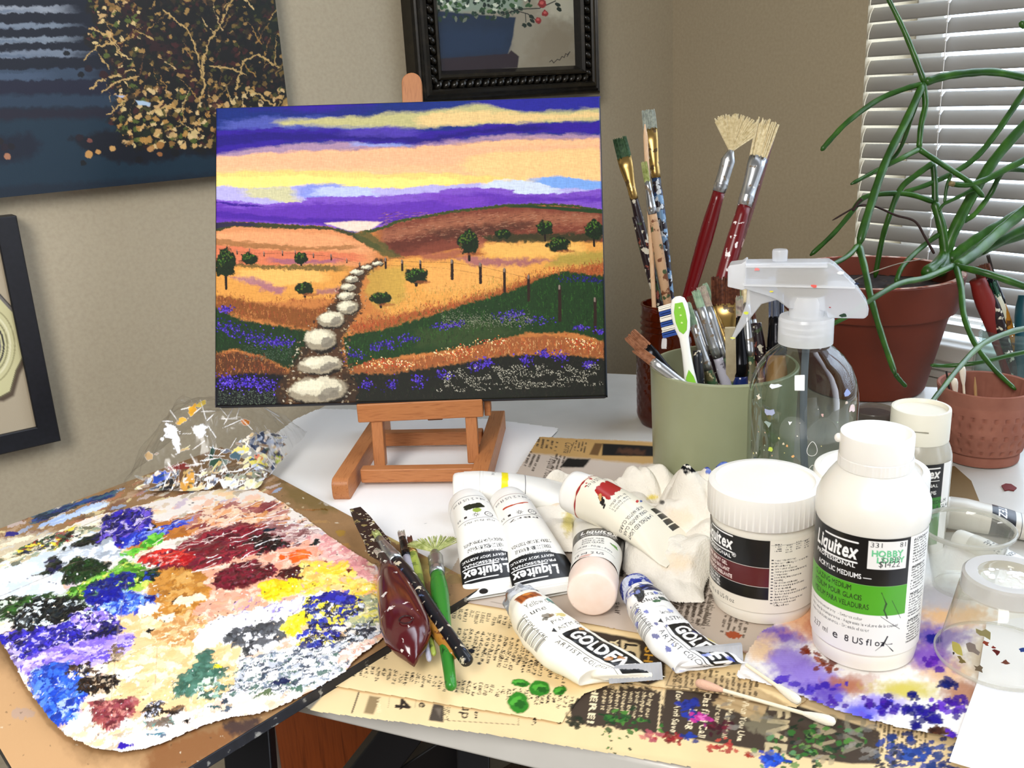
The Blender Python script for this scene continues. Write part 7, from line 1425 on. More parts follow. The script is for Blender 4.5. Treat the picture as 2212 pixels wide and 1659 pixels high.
def brush(name, T, Bp, label, hm, bm, fm, bl=.014, bw=.008, fl=.03, fw_=.005, hr=.0042, bt=.0026, fan=0, group=None, cat='paintbrush', flare=1.0, hmax=.5, wdir=None, curve=0, taper=.5, view=None):
    T = np.array(T, float); Bp = np.array(Bp, float); L = np.linalg.norm(Bp - T); d = (Bp - T) / L
    view = _n((T + Bp) / 2 - CP) if view is None else view
    wd = np.cross(view, d); wd = _n(wd) if wdir is None else _n(np.array(wdir) - d * np.dot(wdir, d)); th = _n(np.cross(d, wd))
    root = empty(name, (T + Bp) / 2, label, cat, group)
    def ring(s_, w_, t_, n=14, off=0):
        o = T + d * s_ + th * off
        return [Vector(o + wd * w_ / 2 * math.cos(2 * math.pi * k / n) + th * t_ / 2 * math.sin(2 * math.pi * k / n)) for k in range(n)]
    rnd = random.Random(int(abs(T[0] * 1e5)) % 1000)
    if bm is not None:
        mb = MB(); n_ = 70 if not fan else (170 if fan < .9 else 90)
        for k in range(n_):
            u = rnd.uniform(-1, 1); v = rnd.uniform(-1, 1) * (1 if not fan else .4); roott = T + d * bl + wd * u * bw * .46 * (1 if not fan else .28) + th * v * bt * .46
            ln = bl * rnd.uniform(.90, 1.04); a_ = u * fan if fan else 0
            if fan: tip = roott - (d * math.cos(a_) - wd * math.sin(a_)) * ln
            else: tip = roott - d * ln + wd * u * bw * .5 * (flare - 1) + wd * rnd.uniform(-.0003, .0003)
            mid = (roott + tip) / 2; r_ = max(.00022, bw * .035 if not fan else (.0005 if fan < .9 else .00022))
            mb.tube([roott + d * .001, mid, tip], [r_ * 1.2, r_ * (1.1 if not fan else 1.9), r_ * (.7 if not fan else 1.1)], 4, caps=False)
        if not fan: mb.rings([ring(bl * .12, bw * .80 * flare, bt * .35, 12), ring(bl * .5, bw * .92, bt * .8, 12), ring(bl + .001, bw * .92, bt * .9, 12)])
        mb.build('bristles', bm, root, smooth=False)
    s0 = bl if bm is not None else 0
    if fm is not None:
        mb = MB(); fb = max(hr * 1.05, .0018)
        R = [ring(s0, bw * (1 if not fan else .5), bt), ring(s0 + fl * .25, (bw * .85 + fb * .3) if not fan else fb * 2.1, (bt * .7 + fb * 2 * .3)), ring(s0 + fl * .6, fb * 2.0 + (bw - fb * 2) * .18 * (0 if fan else 1), fb * 1.8), ring(s0 + fl * .78, fb * 2, fb * 2), ring(s0 + fl * .80, fb * 2.16, fb * 2.16), ring(s0 + fl * .83, fb * 2, fb * 2), ring(s0 + fl * .87, fb * 2.16, fb * 2.16), ring(s0 + fl * .91, fb * 2, fb * 2), ring(s0 + fl, fb * 2, fb * 2)]
        mb.rings(R); mb.build('ferrule', fm, root, smooth=True, auto=False)
    mb = MB(); hs = s0 + (fl if fm is not None else 0) - .001; HL = L - hs; mx_ = min(1, .12 + .0)
    R = [ring(hs + HL * t_, 2 * hr * k_, 2 * hr * k_) for t_, k_ in [(0, .96), (.04, 1.0), (.12, 1.18), (.22, 1.22), (.4, 1.05), (.65, .85), (.9, 1 - taper), (.985, (1 - taper) * .95), (1, (1 - taper) * .5)]]
    mb.rings(R); mb.build('handle', hm, root, smooth=True, auto=False)
    return root
def into(cont, rim_z, rin, T, E, L=None, floor=.009):
    """point inside the container reached from tip T through the rim-plane photo pixel E"""
    tx, ty, _ = proj(T); best = None; j0 = (E[0] * 7.3 + E[1] * 3.1) % 1
    for ia in range(72):
        for ir in range(1, 11):
            q = 2 * math.pi * (ia + j0) / 72; B0 = np.array([cont[0] + rin * ir / 10 * math.cos(q), cont[1] + rin * ir / 10 * math.sin(q), floor + .004])
            t_ = (rim_z - T[2]) / (B0[2] - T[2]); Q = T + (B0 - T) * t_; over = max(0, np.linalg.norm(Q[:2] - cont[:2]) - (rin + (.007 if rin > .03 else .001)))
            bx, by, _ = proj(B0); dd_ = abs((bx - tx) * (E[1] - ty) - (by - ty) * (E[0] - tx)) / math.hypot(bx - tx, by - ty)
            cst = dd_ + over * 6000 + 2.5 * abs(ir / 10 - (.35 + .6 * ((j0 * 5) % 1)))
            if best is None or cst < best[0]: best = (cst, B0)
    Bp = best[1]
    if L:
        D_ = Bp - T
        if np.linalg.norm(D_) > L: Bp = T + _n(D_) * L
    return Bp
def amber(tip, dist, E, label, *a, **k):
    T = atd(*tip, dist); return brush(k.pop('name', 'paintbrush'), T, into(AC, AH, .0185, T, E), label, *a, group='long brushes in the amber jar', **k)
ad = float(proj(AC + np.array([0, 0, .2]))[2])
amber((1338, 298), ad + .01, (1432, 655), 'long brush with square green bristles leaning furthest left in the amber jar', H['dark'], B_['green'], M_gold, bl=.019, bw=.0145, fl=.042, hr=.0040, bt=.004)
amber((1400, 238), ad + .03, (1458, 655), 'tallest brush in the amber jar with grey square bristles and blue-spattered handle', H['blue_spat'], B_['grey'], M_gold, bl=.018, bw=.0140, fl=.050, hr=.0046, bt=.004)
amber((1391, 350), ad - .01, (1462, 640), 'small brush with a bare wooden handle in the amber jar', H['natural'], B_['moss'], M_silver, bl=.018, bw=.006, fl=.032, hr=.0042, bt=.004)
T = atd(1393, 268, ad - .015); Bp = into(AC, AH, .017, T, (1412, 640)); sk = empty('wooden_skewer', (T + Bp) / 2, 'thin plain wooden skewer standing in the amber jar', 'skewer')
mb = MB(); mb.tube([T, T + (Bp - T) * .04, T + (Bp - T) * .5, Bp], [.0006, .0023, .0024, .0024], 10); mb.build('shaft', wood('skewer_wood', '#d8ae84', '#e4c09a', '#c2946a', 80, 'Z'), sk, smooth=True)
amber((1372, 470), ad + .02, (1440, 650), 'thin dark handled brush among the long brushes in the amber jar', H['dark'], None, None, hr=.0032)
def cup(tip, dist, E, label, *a, **k):
    T = atd(*tip, dist); return brush(k.pop('name', 'paintbrush'), T, into(GC, GH, .046, T, E, k.pop('L', None)), label, *a, group='brushes in the green cup', **k)
gd = .80
amber((1601, 250), ad - .03, (1497, 650), 'tall red brush with a wide cream fan of bristles in the amber jar', H['red'], B_['hog'], M_silver, bl=.032, bw=.010, fl=.040, hr=.0060, bt=.004, fan=.78)
cup((1660, 262), gd + .0, (1508, 700), 'tall red white-flecked brush with worn cream bristles in the green cup', H['red_spat'], B_['hog'], M_silver, bl=.031, bw=.0150, fl=.044, hr=.0058, bt=.008, flare=1.35)
cup((1666, 290), gd + .025, (1536, 640), 'tall reddish brown brush handle behind the worn cream bristle brush', H['brown'], None, None, hr=.0040)
cup((1566, 598), .775, (1574, 826), 'broad flat brush with dark brown bristles and gold ferrule in the green cup', H['maroon'], B_['brown'], M_gold, bl=.022, bw=.0235, fl=.052, hr=.0042, bt=.006)
cup((1484, 655), .752, (1530, 800), 'brush with pale mint bristles and spattered silver ferrule beside the toothbrush', H['mossy'], B_['mint'], M_silver, bl=.018, bw=.0062, fl=.040, hr=.0036, bt=.005)
cup((1503, 628), .765, (1560, 800), 'round brush with silver grey handle leaning towards the broad brown brush', H['silver'], B_['mint'], M_silver, bl=.014, bw=.007, fl=.045, hr=.0040, bt=.005)
cup((1514, 620), .775, (1572, 790), 'brush with dried pinkish paint on its bristles and mossy handle', H['mossy'], B_['paint'], M_silver, bl=.017, bw=.0085, fl=.045, hr=.0036, bt=.005)
cup((1522, 613), .785, (1584, 780), 'slim brush with a pale green paint-stiffened tip behind the pinkish one', H['mossy'], B_['mint'], M_gold, bl=.015, bw=.0050, fl=.050, hr=.0034, bt=.004)
cup((1489, 640), .79, (1530, 770), 'dark brush with reddish tip standing behind the pale mint brush', H['dark'], B_['brown'], M_silver, bl=.012, bw=.005, fl=.04, hr=.0032, bt=.004)
cup((1597, 640), .765, (1600, 826), 'navy blue handled brush standing beside the wooden stick', H['blue'], B_['paint'], M_gun, bl=.016, bw=.006, fl=.050, hr=.0062, bt=.005, taper=.1)
cup((1609, 608), .785, (1622, 815), 'slim brush with cream bristles and mottled green handle behind the spray trigger', H['mossy'], B_['hog'], M_silver, bl=.018, bw=.0065, fl=.045, hr=.0044, bt=.005)
cup((1592, 622), .795, (1612, 800), 'brush with ochre stained bristles tucked behind the navy handle', H['mossy'], B_['moss'], M_silver, bl=.016, bw=.0055, fl=.045, hr=.0042, bt=.005)
cup((1625, 665), .79, (1640, 810), 'dark brown handled brush right of the mottled green one', H['brown'], B_['brown'], M_silver, bl=.010, bw=.005, fl=.03, hr=.0046, bt=.004)
cup((1634, 700), .78, (1648, 812), 'short dark spattered brush handle nearest the glass spray bottle', H['dark'], None, None, hr=.0042)
cup((1676, 600), .775, (1692, 800), 'large brush with polished silver and black ferrule and plain wooden handle behind the spray bottle', H['wood'], mat('polished_chrome', '#8c93a4', .15, .9), M_gun, bl=.032, bw=.0125, fl=.032, hr=.0075, bt=.011)
cup((1506, 760), .745, (1510, 828), 'short black spattered brush end low in the green cup', H['black'], None, None, hr=.0036)
# two angled brushes lying over the left rim
for tip, E, lab, hm, fm in [((1360, 722), (1462, 812), 'angled brown bristle brush with black ferrule sticking out left over the cup rim', 'natural', M_gun), ((1372, 752), (1468, 826), 'lower brown bristle brush with dull silver ferrule resting on the left cup rim', 'natural', M_silver)]:
    T = atd(tip[0], tip[1], .735); Ew = at(E[0], E[1], GH + .004); Bp = T + _n(Ew - T) * .155
    off = Bp[:2] - GC[:2]; q = np.linalg.norm(off); Bp[:2] = GC[:2] + off * min(1, .046 / q); Bp[2] = max(Bp[2], .02)
    brush('paintbrush', T, Bp, lab, H[hm], B_['tan'], fm, bl=.016, bw=.0125 if fm is M_gun else .008, fl=.036, hr=.0034, bt=.004, group='brushes in the green cup')
# flat wooden stick
T = atd(1577, 708, .752); Bp = into(GC, GH, .045, T, (1580, 828)); st = empty('wooden_stick', (T + Bp) / 2, 'flat pale craft stick standing beside the navy handled brush', 'stick')
d = _n(Bp - T); wd = _n(np.cross(_n(T - CP), d)); th = np.cross(d, wd); mb = MB(); mb.extr([T + wd * .0042, T - wd * .0042, Bp - wd * .0042, Bp + wd * .0042], th * .002); mb.build('stick_body', noisemat('old_stick', [(.3, '#9a8a6c'), (.7, '#c2b595')], 60, .7), st, bevel=.0006)
# toothbrush
T = atd(1464, 640, .735); E = atd(1478, 745, .738); F = atd(1492, 826, .742); Bp = into(GC, GH, .045, T, (1492, 826)); d = _n(F - T); vw = _n(T - CP); wd = _n(np.cross(vw, d)); th = _n(np.cross(d, wd)); th = th if th @ vw < 0 else -th
tb = empty('toothbrush', (T + Bp) / 2, 'white and lime green toothbrush with blue and white bristles in the green cup', 'toothbrush')
Lt = float(np.linalg.norm(Bp - T)); mb = MB(); R = []
for s_, w_, t_ in [(0, .004, .003), (.002, .010, .005), (.007, .0135, .006), (.016, .0145, .006), (.026, .0120, .006), (.033, .0075, .0062), (.045, .0070, .0065), (.060, .0085, .008), (.075, .0115, .010), (Lt - .004, .0110, .010), (Lt, .007, .007)]:
    o = T + d * s_; R.append([Vector(o + wd * w_ / 2 * math.cos(q * .3927) + th * t_ / 2 * math.sin(q * .3927)) for q in range(16)])
mb.rings(R); mb.build('handle', mat('toothbrush_white', '#f2f2ea', .25, sss=.1, coat=.3), tb, smooth=True, auto=False)
M_lime = mat('toothbrush_lime', '#7fc22e', .35)
for pts in [[(.005, .003), (.012, .0048), (.020, .0046), (.027, .003), (.030, 0), (.027, -.003), (.020, -.0044), (.012, -.0042), (.005, -.003)], [(.058, 0), (.064, .0030), (.074, .0052), (.090, .0052), (.090, -.0052), (.074, -.0050), (.064, -.0030)]]:
    mb = MB(); mb.extr([T + d * s_ + wd * v + th * (.0036 if s_ < .04 else .0052) for s_, v in pts], -th * .0015); mb.build('rubber_grip', M_lime, tb, bevel=.0004)
for s_ in (.009, .015, .021): mb = MB(); mb.ball(tuple(T + d * s_ + th * .0036), .0009, 8, 6); mb.build('grip_dot', mat('dot_lime', '#d4ee9a', .4), tb, smooth=True)
sgn = 1 if wd @ RT > 0 else -1
for k in range(6):
    s_ = .006 + k * .0042; mb = MB(); R_ = random.Random(k)
    for q in range(34):
        o = T + d * (s_ + R_.uniform(-.0018, .0018)) - th * .001 + wd * R_.uniform(-.003, .003) * 0 + th * R_.uniform(-.004, .002); tip = o - wd * sgn * (.0155 + .001 * R_.random()) + d * .002 - th * .003; mb.tube([o, tip], [.0005, .0004], 4, caps=False)
    mb.build('bristle_tuft', mat('tuft_blue', '#1f4a9c', .6) if k % 2 else mat('tuft_white', '#ece8dc', .6), tb)
# ------------------------------------------------------------------ brushes and palette knife lying on the palette
def lying(t, b, zt_, zb_, label, *a, **k):
    return brush('paintbrush', at(*t, zt_), at(*b, zb_), label, *a, group='brushes lying across the board', view=np.array([0, 0, -1.]), **k)
lying((771, 1112), (775, 1118), .03, .03, 'x', H['dark'], None, None) if False else None
kz = BT + .006
lying((810, 1150), (1012, 1432), kz + .010, kz + .0035, 'black paint-crusted brush lying over the others with a navy tip', H['black'], B_['moss'], M_silver, bl=.010, bw=.006, fl=.040, hr=.0052, bt=.005, taper=.2)
lying((812, 1190), (982, 1418), kz + .008, kz + .001, 'gold handled brush with a wine red end lying beside the palette knife', H['gold'], B_['paint'], M_gun, bl=.010, bw=.005, fl=.03, hr=.0046, bt=.004, taper=.2)
lying((866, 1148), (928, 1428), kz + .003, kz - .001, 'thin grey and lilac handled brush under the black one', H['silver'], B_['paint'], M_gun, bl=.010, bw=.0055, fl=.032, hr=.0034, bt=.003)
lying((884, 1160), (938, 1415), kz + .002, kz - .001, 'thin lime green handled brush beside the lilac one', H['lime'], B_['brown'], M_gold, bl=.010, bw=.004, fl=.018, hr=.0034, bt=.003)
lying((935, 1158), (975, 1487), kz + .006, kz - .001, 'green handled fan brush with splayed cream and green bristles', H['green'], B_['moss'], M_silver, bl=.022, bw=.010, fl=.034, hr=.0050, bt=.003, fan=1.05, taper=.3)
q0, q1 = at(960, 1362, kz + .0095 + .0035), at(984, 1420, kz + .005)
# palette knife
K0, K1 = at(838, 1222, kz + .006), at(893, 1425, kz + .004)
pk = empty('palette_knife', (K0 + K1) / 2, 'palette knife with a varnished dark red wooden handle and paint-caked blade', 'palette knife')
d = _n(K1 - K0); wd = _n(np.cross([0, 0, 1], d)); up = np.cross(d, wd); L = float(np.linalg.norm(K1 - K0)); R = []
for t_, w_, h_ in [(0, .011, .009), (.03, .0140, .011), (.15, .0190, .013), (.35, .0245, .016), (.55, .0290, .018), (.72, .0310, .018), (.84, .0285, .017), (.92, .0195, .014), (.975, .0080, .009), (1.0, .0015, .003)]:
    o = K0 + d * L * t_ + up * (h_ / 2 - .005); R.append([Vector(o + wd * w_ / 2 * math.copysign(abs(math.cos(q * .3142)) ** .8, math.cos(q * .3142)) + up * h_ / 2 * math.sin(q * .3142)) for q in range(20)])
mb = MB(); mb.rings(R); hd = mb.build('handle', spatter('knife_handle', '#4a0f14', [(.66, '#d8cfc8', 1.3), (.74, '#5a5a60', 1)], .16, 110, coat=.6), pk, smooth=True, auto=False)
mb = MB(); ctr = K0 + d * L * .80 + up * .0133; mb.tube([ctr + wd * .0042 * math.cos(q * .349) + d * .0042 * math.sin(q * .349) for q in range(19)], .0004, 6); mb.build('stamped_ring', mat('knife_ring', '#2c080c', .4), hd)
# faint scratched name on the varnish
Rw = R; pts0 = K0 + d * L * .40; mb = MB(); R_ = random.Random(2)
x_ = 0
for k in range(9):
    o = K0 + d * (L * .34 + k * .0058) + up * (.0080 + .0022 * math.sin(k * .3 + .5)) + wd * (-.002)
    mb.tube(bez([o, o + wd * .0035 + d * .001, o + wd * .001 + d * .003, o - wd * .0025 + d * .0035, o + wd * .002 + d * .0058], 3), .00018, 4)
mb.build('signature', mat('worn_gilt', '#d8b890', .5), hd)
blade = spatter('caked_blade', '#33221e', [(.60, '#cfc6ae', 2.2), (.60, '#8a7a4a', 1.4), (.62, '#1a1414', 1)], .4, 130, metal=.3)
A0, A1 = at(766, 1100, kz + .010), at(832, 1215, kz + .007)
db = _n(A1 - A0); wb = _n(np.cross([0, 0, 1], db)); Lb = float(np.linalg.norm(A1 - A0)); outl = [(0, -.004), (0, .005), (.2, .0078), (.5, .0100), (.72, .0115), (.88, .0080), (.97, .003), (1.0, .0022), (1.0, -.0022), (.97, -.003), (.85, -.0085), (.6, -.0065), (.3, -.006)]
mb = MB(); mb.extr([A0 + db * Lb * t_ + wb * v for t_, v in outl], (0, 0, .0012)); mb.build('blade', blade, pk, bevel=.0004)
mb = MB(); mb.tube(bez([at(826, 1200, kz + .008), at(832, 1212, kz + .009), at(838, 1226, kz + .008)], 5), [.0035] * 10 + [.004], 10); mb.build('neck', spatter('knife_neck', '#4a3c38', [(.56, '#e0dcd0', 1)], .35, 130, metal=.6), pk, smooth=True)
# ------------------------------------------------------------------ jar of old brushes on the far right, and the pot's contents
JC = np.append(atd(2178, 770, 1.02)[:2], .0008); JC = np.append(at(2172, 862)[:2], .0008); fwj, rtj = frame_of(JC)
e = empty('glass_jar', JC, 'clear glass jar of worn brushes by the window sill', 'jar'); jh = zof(JC, 712)
mb = MB(); mb.lathe([(.030, 0), (.0335, .002), (.0345, .008), (.0345, jh * .66), (.0330, jh * .74), (.0300, jh * .80), (.0300, jh * .84), (.0318, jh * .86), (.0300, jh * .88), (.0318, jh * .92), (.0300, jh * .95), (.0306, jh), (.0286, jh), (.0280, jh * .8), (.0322, jh * .66), (.0322, .008), (.002, .006)], JC, 64); mb.build('glass', clearmat('jar_glass', '#eef6f4', .04, 1.5, haze=.06, hazecol='#c8d4d0'), e, smooth=True)
def jar(tip, E, lab, *a, **k):
    dj = float(proj(JC + np.array([0, 0, .12]))[2]); T = atd(*tip, dj); return brush('paintbrush', T, into(JC, jh, .024, T, E), lab, *a, group='worn brushes in the clear jar', **k)
jar((2112, 605), (2160, 740), 'thick red handled tool standing leftmost in the clear jar', mat('old_red', '#7a1c14', .5), None, None, hr=.0080, taper=.0)
jar((2136, 608), (2180, 745), 'cream handled marker with a dark green tip in the clear jar', mat('old_cream', '#cfc9ae', .5), noisemat('green_cap', [(.3, '#0f3a24'), (.7, '#1c5a38')], 40, .4), None, bl=.016, bw=.013, hr=.0070, bt=.013, taper=.0)
jar((2120, 572), (2172, 742), 'stubby black ferruled brush with brown bristles in the clear jar', H['dark'], B_['brown'], M_gun, bl=.012, bw=.016, fl=.02, hr=.0050, bt=.008)
jar((2134, 552), (2192, 750), 'thin ochre handled brush with a dark pointed tip in the clear jar', hmat('ochre_old', '#a8701c', [(.6, '#5a3414', 1)]), noisemat('dark_tip', [(.3, '#14100c'), (.7, '#3a2e26')], 100, .8), M_gun, bl=.022, bw=.003, fl=.03, hr=.0036, bt=.003)
jar((2215, 640), (2206, 760), 'teal handled brush at the right of the clear jar', mat('old_teal', '#0f4a58', .4), None, None, hr=.0070, taper=0)
def swab(p0, p1, label, group=None, r=.0011, tip=.0026, tips=(True, True), col='#f2ead8', bendy=0, tcol=None):
    p0 = np.array(p0, float); p1 = np.array(p1, float); s_ = empty('cotton_swab', (p0 + p1) / 2, label, 'cotton swab', group); d_ = _n(p1 - p0)
    mb = MB(); mb.tube([p0, (p0 + p1) / 2, p1], r, 10); mb.build('shaft', mat('swab_shaft', '#f1e6cc', .6), s_, smooth=True)
    for e_, on, sg_, k in ((p0, tips[0], 1, 0), (p1, tips[1], -1, 1)):
        if on:
            cc = tcol[k] if tcol and tcol[k] else col
            mb = MB(); mb.tube([e_ + d_ * sg_ * s2 for s2 in (-.004, -.003, 0, .004, .009, .013)], [tip * .35, tip * .85, tip * 1.1, tip, tip * .75, r * 1.05], 14); mb.build('cotton_tip', mat('cotton_' + cc.strip('#'), cc, .95, bump=(900, .5, .0008)), s_, smooth=True)
fw, rt = frame_of(PCc)
swab(atd(2079, 800, .84), PCc + rt * -.010 + np.array([0, 0, .012]), 'used cotton swab leaning left in the small terracotta pot', 'swabs in the small pot', tips=(True, False))
swab(atd(2062, 826, .82), PCc + rt * -.016 - fw * .008 + np.array([0, 0, .012]), 'shorter cotton swab at the left wall inside the small pot', 'swabs in the small pot', tips=(True, False))
T = atd(2106, 814, .84); Bq = PCc + rt * -.002 + np.array([0, 0, .012]); e = empty('wooden_toothpick', (T + Bq) / 2, 'pointed wooden toothpick standing inside the small terracotta pot', 'toothpick'); mb = MB(); mb.tube([T, T + (Bq - T) * .15, Bq], [.0003, .0013, .0013], 8); mb.build('shaft', mat('toothpick', '#b08a58', .7), e, smooth=True)
T = atd(2044, 802, .84); Bq = PCc + rt * -.018 + np.array([0, 0, .012]); e = empty('incense_stick', (T + Bq) / 2, 'dark burnt stick end poking up at the left rim of the small pot', 'stick'); mb = MB(); mb.tube([T, Bq], [.0008, .0013], 8); mb.build('shaft', mat('burnt', '#141012', .8), e, smooth=True)
z_ = .0088
swab(at(1517, 1478, .0078), at(1788, 1556, z_ + .003), 'long cotton swab lying lowest across the printed advertisement', 'loose cotton swabs', tcol=('#e0b49a', None))
swab(at(1612, 1436, z_ + .004), at(1716, 1508, .0105), 'cotton swab lying at the edge of the paper towel behind the longer one', 'loose cotton swabs', tips=(False, True))
swab(at(1522, 1386, .0095), at(1556, 1402, .0095), 'yellow tipped cotton swab end peeking out behind the ultramarine tube', 'loose cotton swabs', tcol=('#f0e060', None), tips=(True, False))
# ------------------------------------------------------------------ paint tubes
M_lab = vcmat('tube_skin', .34, coat=.15, bump=(35, .25, .0015))
def tube_(name, label, keys, paintfn, cap, group=None, base='#f3f1ea', crumple=0, seed=1, flip=1, nA=300, nL=420, ex_=1.15, fin=None):
    """keys = [(centre, side or None, half width, half height, z lift ignored)] from the shoulder to the crimp"""
    C0 = np.array([k[0] for k in keys], float); cum = np.concatenate([[0], np.cumsum(np.linalg.norm(np.diff(C0, axis=0), axis=1))]); Ltot = cum[-1]
    nL_ = N(nL); nA_ = N(nA); t = np.linspace(0, Ltot, nL_)
    C = np.stack([np.interp(t, cum, C0[:, i]) for i in range(3)], -1)
    for _ in range(max(1, nL_ // 12)): C[1:-1] = (C[:-2] + C[2:] + 2 * C[1:-1]) / 4
    a = np.gradient(C, axis=0); a /= np.linalg.norm(a, axis=1)[:, None]
    up = np.array([0, 0, 1.]); S = []
    for i, k in enumerate(keys):
        aa = a[min(nL_ - 1, int(cum[i] / Ltot * (nL_ - 1)))]; s_ = np.cross(aa, up) * flip; s_ = s_ / np.linalg.norm(s_)
        if k[1] is not None:
            q = _n(k[1]); s_ = q if q @ s_ > 0 else -q
        S.append(s_)
    S = np.array(S); Sd = np.stack([np.interp(t, cum, S[:, i]) for i in range(3)], -1); Sd /= np.linalg.norm(Sd, axis=1)[:, None]
    Nn = np.cross(Sd, a); Nn /= np.linalg.norm(Nn, axis=1)[:, None]; Nn *= np.sign(Nn[:, 2:3] + 1e-9)
    w = np.interp(t, cum, [k[2] for k in keys]); h = np.interp(t, cum, [k[3] for k in keys])
    for _ in range(max(1, nL_ // 25)): w[1:-1] = (w[:-2] + w[2:] + 2 * w[1:-1]) / 4; h[1:-1] = (h[:-2] + h[2:] + 2 * h[1:-1]) / 4
    th = np.linspace(-math.pi, math.pi, nA_ + 1)[:-1]                   # 0 = top, positive towards the side vector
    sx_ = np.sign(np.sin(th)) * np.abs(np.sin(th)) ** (1 / ex_); sy_ = np.sign(np.cos(th)) * np.abs(np.cos(th)) ** (1 / ex_)
    P = C[:, None, :] + Sd[:, None, :] * (w[:, None] * sx_[None, :])[..., None] + Nn[:, None, :] * (h[:, None] * sy_[None, :])[..., None]
    seg = np.linalg.norm(np.diff(P, axis=1), axis=2); arc = np.concatenate([np.zeros((nL_, 1)), np.cumsum(seg, axis=1)], 1); mid = arc[:, (nA_ // 2):(nA_ // 2) + 1]; arc = (arc - mid) * 1000
    Yv = np.repeat((t * 1000)[:, None], nA_, 1)
    if crumple:
        cr = np.abs(fbm(arc / 16 + seed, Yv / 13, seed, 3) - .5) * 2; cr2 = fbm(arc / 30, Yv / 26 + seed, seed + 3, 2)
        dsp = (crumple * (cr - .3) + crumple * .8 * (cr2 - .5)) * np.minimum(1, h[:, None] / .004) * np.clip(Yv / 12, 0, 1)
        P = P + Nn[:, None, :] * dsp[..., None]; P[..., 2] = np.maximum(P[..., 2], min(c_[2] for c_ in C0) - .02)
    p = Paint(arc.astype(float), Yv.astype(float), base); p._pad = 6.0; paintfn(p, Ltot * 1000)
    root = empty(name, C.mean(0), label, 'paint tube', group)
    gridmesh('tube_body', P, p, M_lab, root, closeu=True)
    cap(root, C[0], a[0], Nn[0], Sd[0])
    if fin:
        e0, e1, z_h, th_, m_ = fin; e0 = np.array(e0); e1 = np.array(e1); bd_ = _n(np.cross([0, 0, 1], e1 - e0)); bd_ = bd_ if bd_ @ CP[:3] * 0 + np.dot(bd_, e0 - CP) > 0 else -bd_; upv = _n(np.array([0, 0, 1.]) + bd_ * .35); mb = MB(); n_ = 34
        top = []; 
        for i in range(n_ + 1):
            q = e0 + (e1 - e0) * i / n_ + bd_ * (.00016 * math.sin(i * 2.4)); top.append(q)
        R = [[q, q + bd_ * th_, q + bd_ * th_ + upv * z_h, q + upv * z_h] for q in top]
        mb.rings([[Vector(x) for x in r] for r in R]); mb.build('crimp', m_, root, smooth=False)
    return root
def big_cap(r, L, m_, capm=None):
    def f(root, o, a_, n_, s_):
        M3 = Matrix([(s_[i], n_[i], -a_[i]) for i in range(3)]); mb = MB()
        mb.lathe([(r * .97, -.002), (r, 0), (r * 1.0, L * .12), (r * .985, L - .004), (r * .95, L - .0012), (r * .86, L), (r * .2, L - .0004)], o, 64, M=M3); mb.build('screw_cap', m_, root, smooth=True)
    return f
M_cap = noisemat('tube_cap_white', [(.3, '#f0ede6'), (.7, '#f7f5f0')], 40, .35)
Z3 = .0062
def K_(px, py, zc): return at(px, py, zc)
def liq(colr, names, ring='#2a2a2c', flipc=False, blot=None, codes='', ring2=None):
    def f(p, L):
        def T(s_, x, y, h, c_='#1a1a1a', w_=None, b=0, **k): p.text(s_, x - (w_ or 0) / 2, y, h, c_, width=w_, bold=b, down=False, **k)
        p.line([(-60, 4.0), (60, 4.0)], .5, ring, .1)
        T('59 ml e 2 US fl oz', 0, 8, 5.0, w_=34)
        if blot: blot(p)
        p.line([(-17, 34.5), (17, 34.5)], .35, '#333333', .1); T(codes, 0, 36.4, 2.4, w_=24, b=1)
        p.dab(-9, 30, 3.4, 3.4, 0, '#222', 0, soft=.02); p.dab(-9, 30, 2.7, 2.7, 0, '#f3f1ea', 0); T('AP', -9, 28.6, 3.2, w_=3.6)
        for q in range(8): p.line([(1 + 1.6 * math.cos(q * .785), 30 + 1.6 * math.sin(q * .785)), (1 + 2.6 * math.cos(q * .785), 30 + 2.6 * math.sin(q * .785))], .4, '#222', .05)
        p.dab(1, 30, 1.5, 1.5, 0, '#222', 0, soft=.1); p.dab(1, 30, 1.0, 1.0, 0, '#f3f1ea', 0, soft=.1); p.poly([(8, 29), (10.4, 29), (10.4, 31.4), (8, 31.4)], '#222', .05); T('S2', 15.4, 28.8, 3.2, w_=4, b=1)
        y = L - 52
        for k, s_ in enumerate(names): T(s_, 2, y + 9.5 - k * 4.9 + 4.9, 4.1, w_=[24, 27, 30][k] if len(s_) > 9 else 20, b=1)
        yb = y + 17.5
        p.poly([(-70, yb), (-14, yb), (-8, yb - 1.8), (8, yb - 2.4), (70, yb - 1), (70, yb + 18.5), (26, yb + 18.5), (18, yb + 21), (-30, yb + 21), (-70, yb + 20)], '#0d0d0e', .1)
        T('HEAVY BODY ACRYLIC', 5, yb + .6, 2.9, '#ffffff', w_=33, b=1); T('PROFESSIONAL', 5, yb + 4.8, 2.9, '#ffffff', w_=33, b=1); logo(p, -12, yb + 9.6, 10.5, 34, down=False)
        # crimp lines
        p.line([(-60, L - 9), (60, L - 9)], .3, '#d4d1ca', .1)
        for k in range(9): p.line([(-60, L - 8 + k * .9), (60, L - 8 + k * .9)], .22, '#dedbd5', .1)
        p.dab(11, L - 5, 3.2, 3.0, 0, '#0f0f10', 0, soft=.05)
    return f
def blob(cols, x=0, y=20, rx=9, ry=3.5):
    def f(p):
        rnd = random.Random(len(cols[0]) + int(rx * 10))
        for k in range(16): p.dab(x + rnd.uniform(-.7, .7) * rx, y + rnd.uniform(-.5, .5) * ry, rx * .3, ry * .55, rnd.uniform(-.4, .4), cols[0], .4)
        if len(cols) > 1: p.dab(x - 1, y + ry + 1.5, 3.6, 2.6, .3, cols[1], .3)
    return f
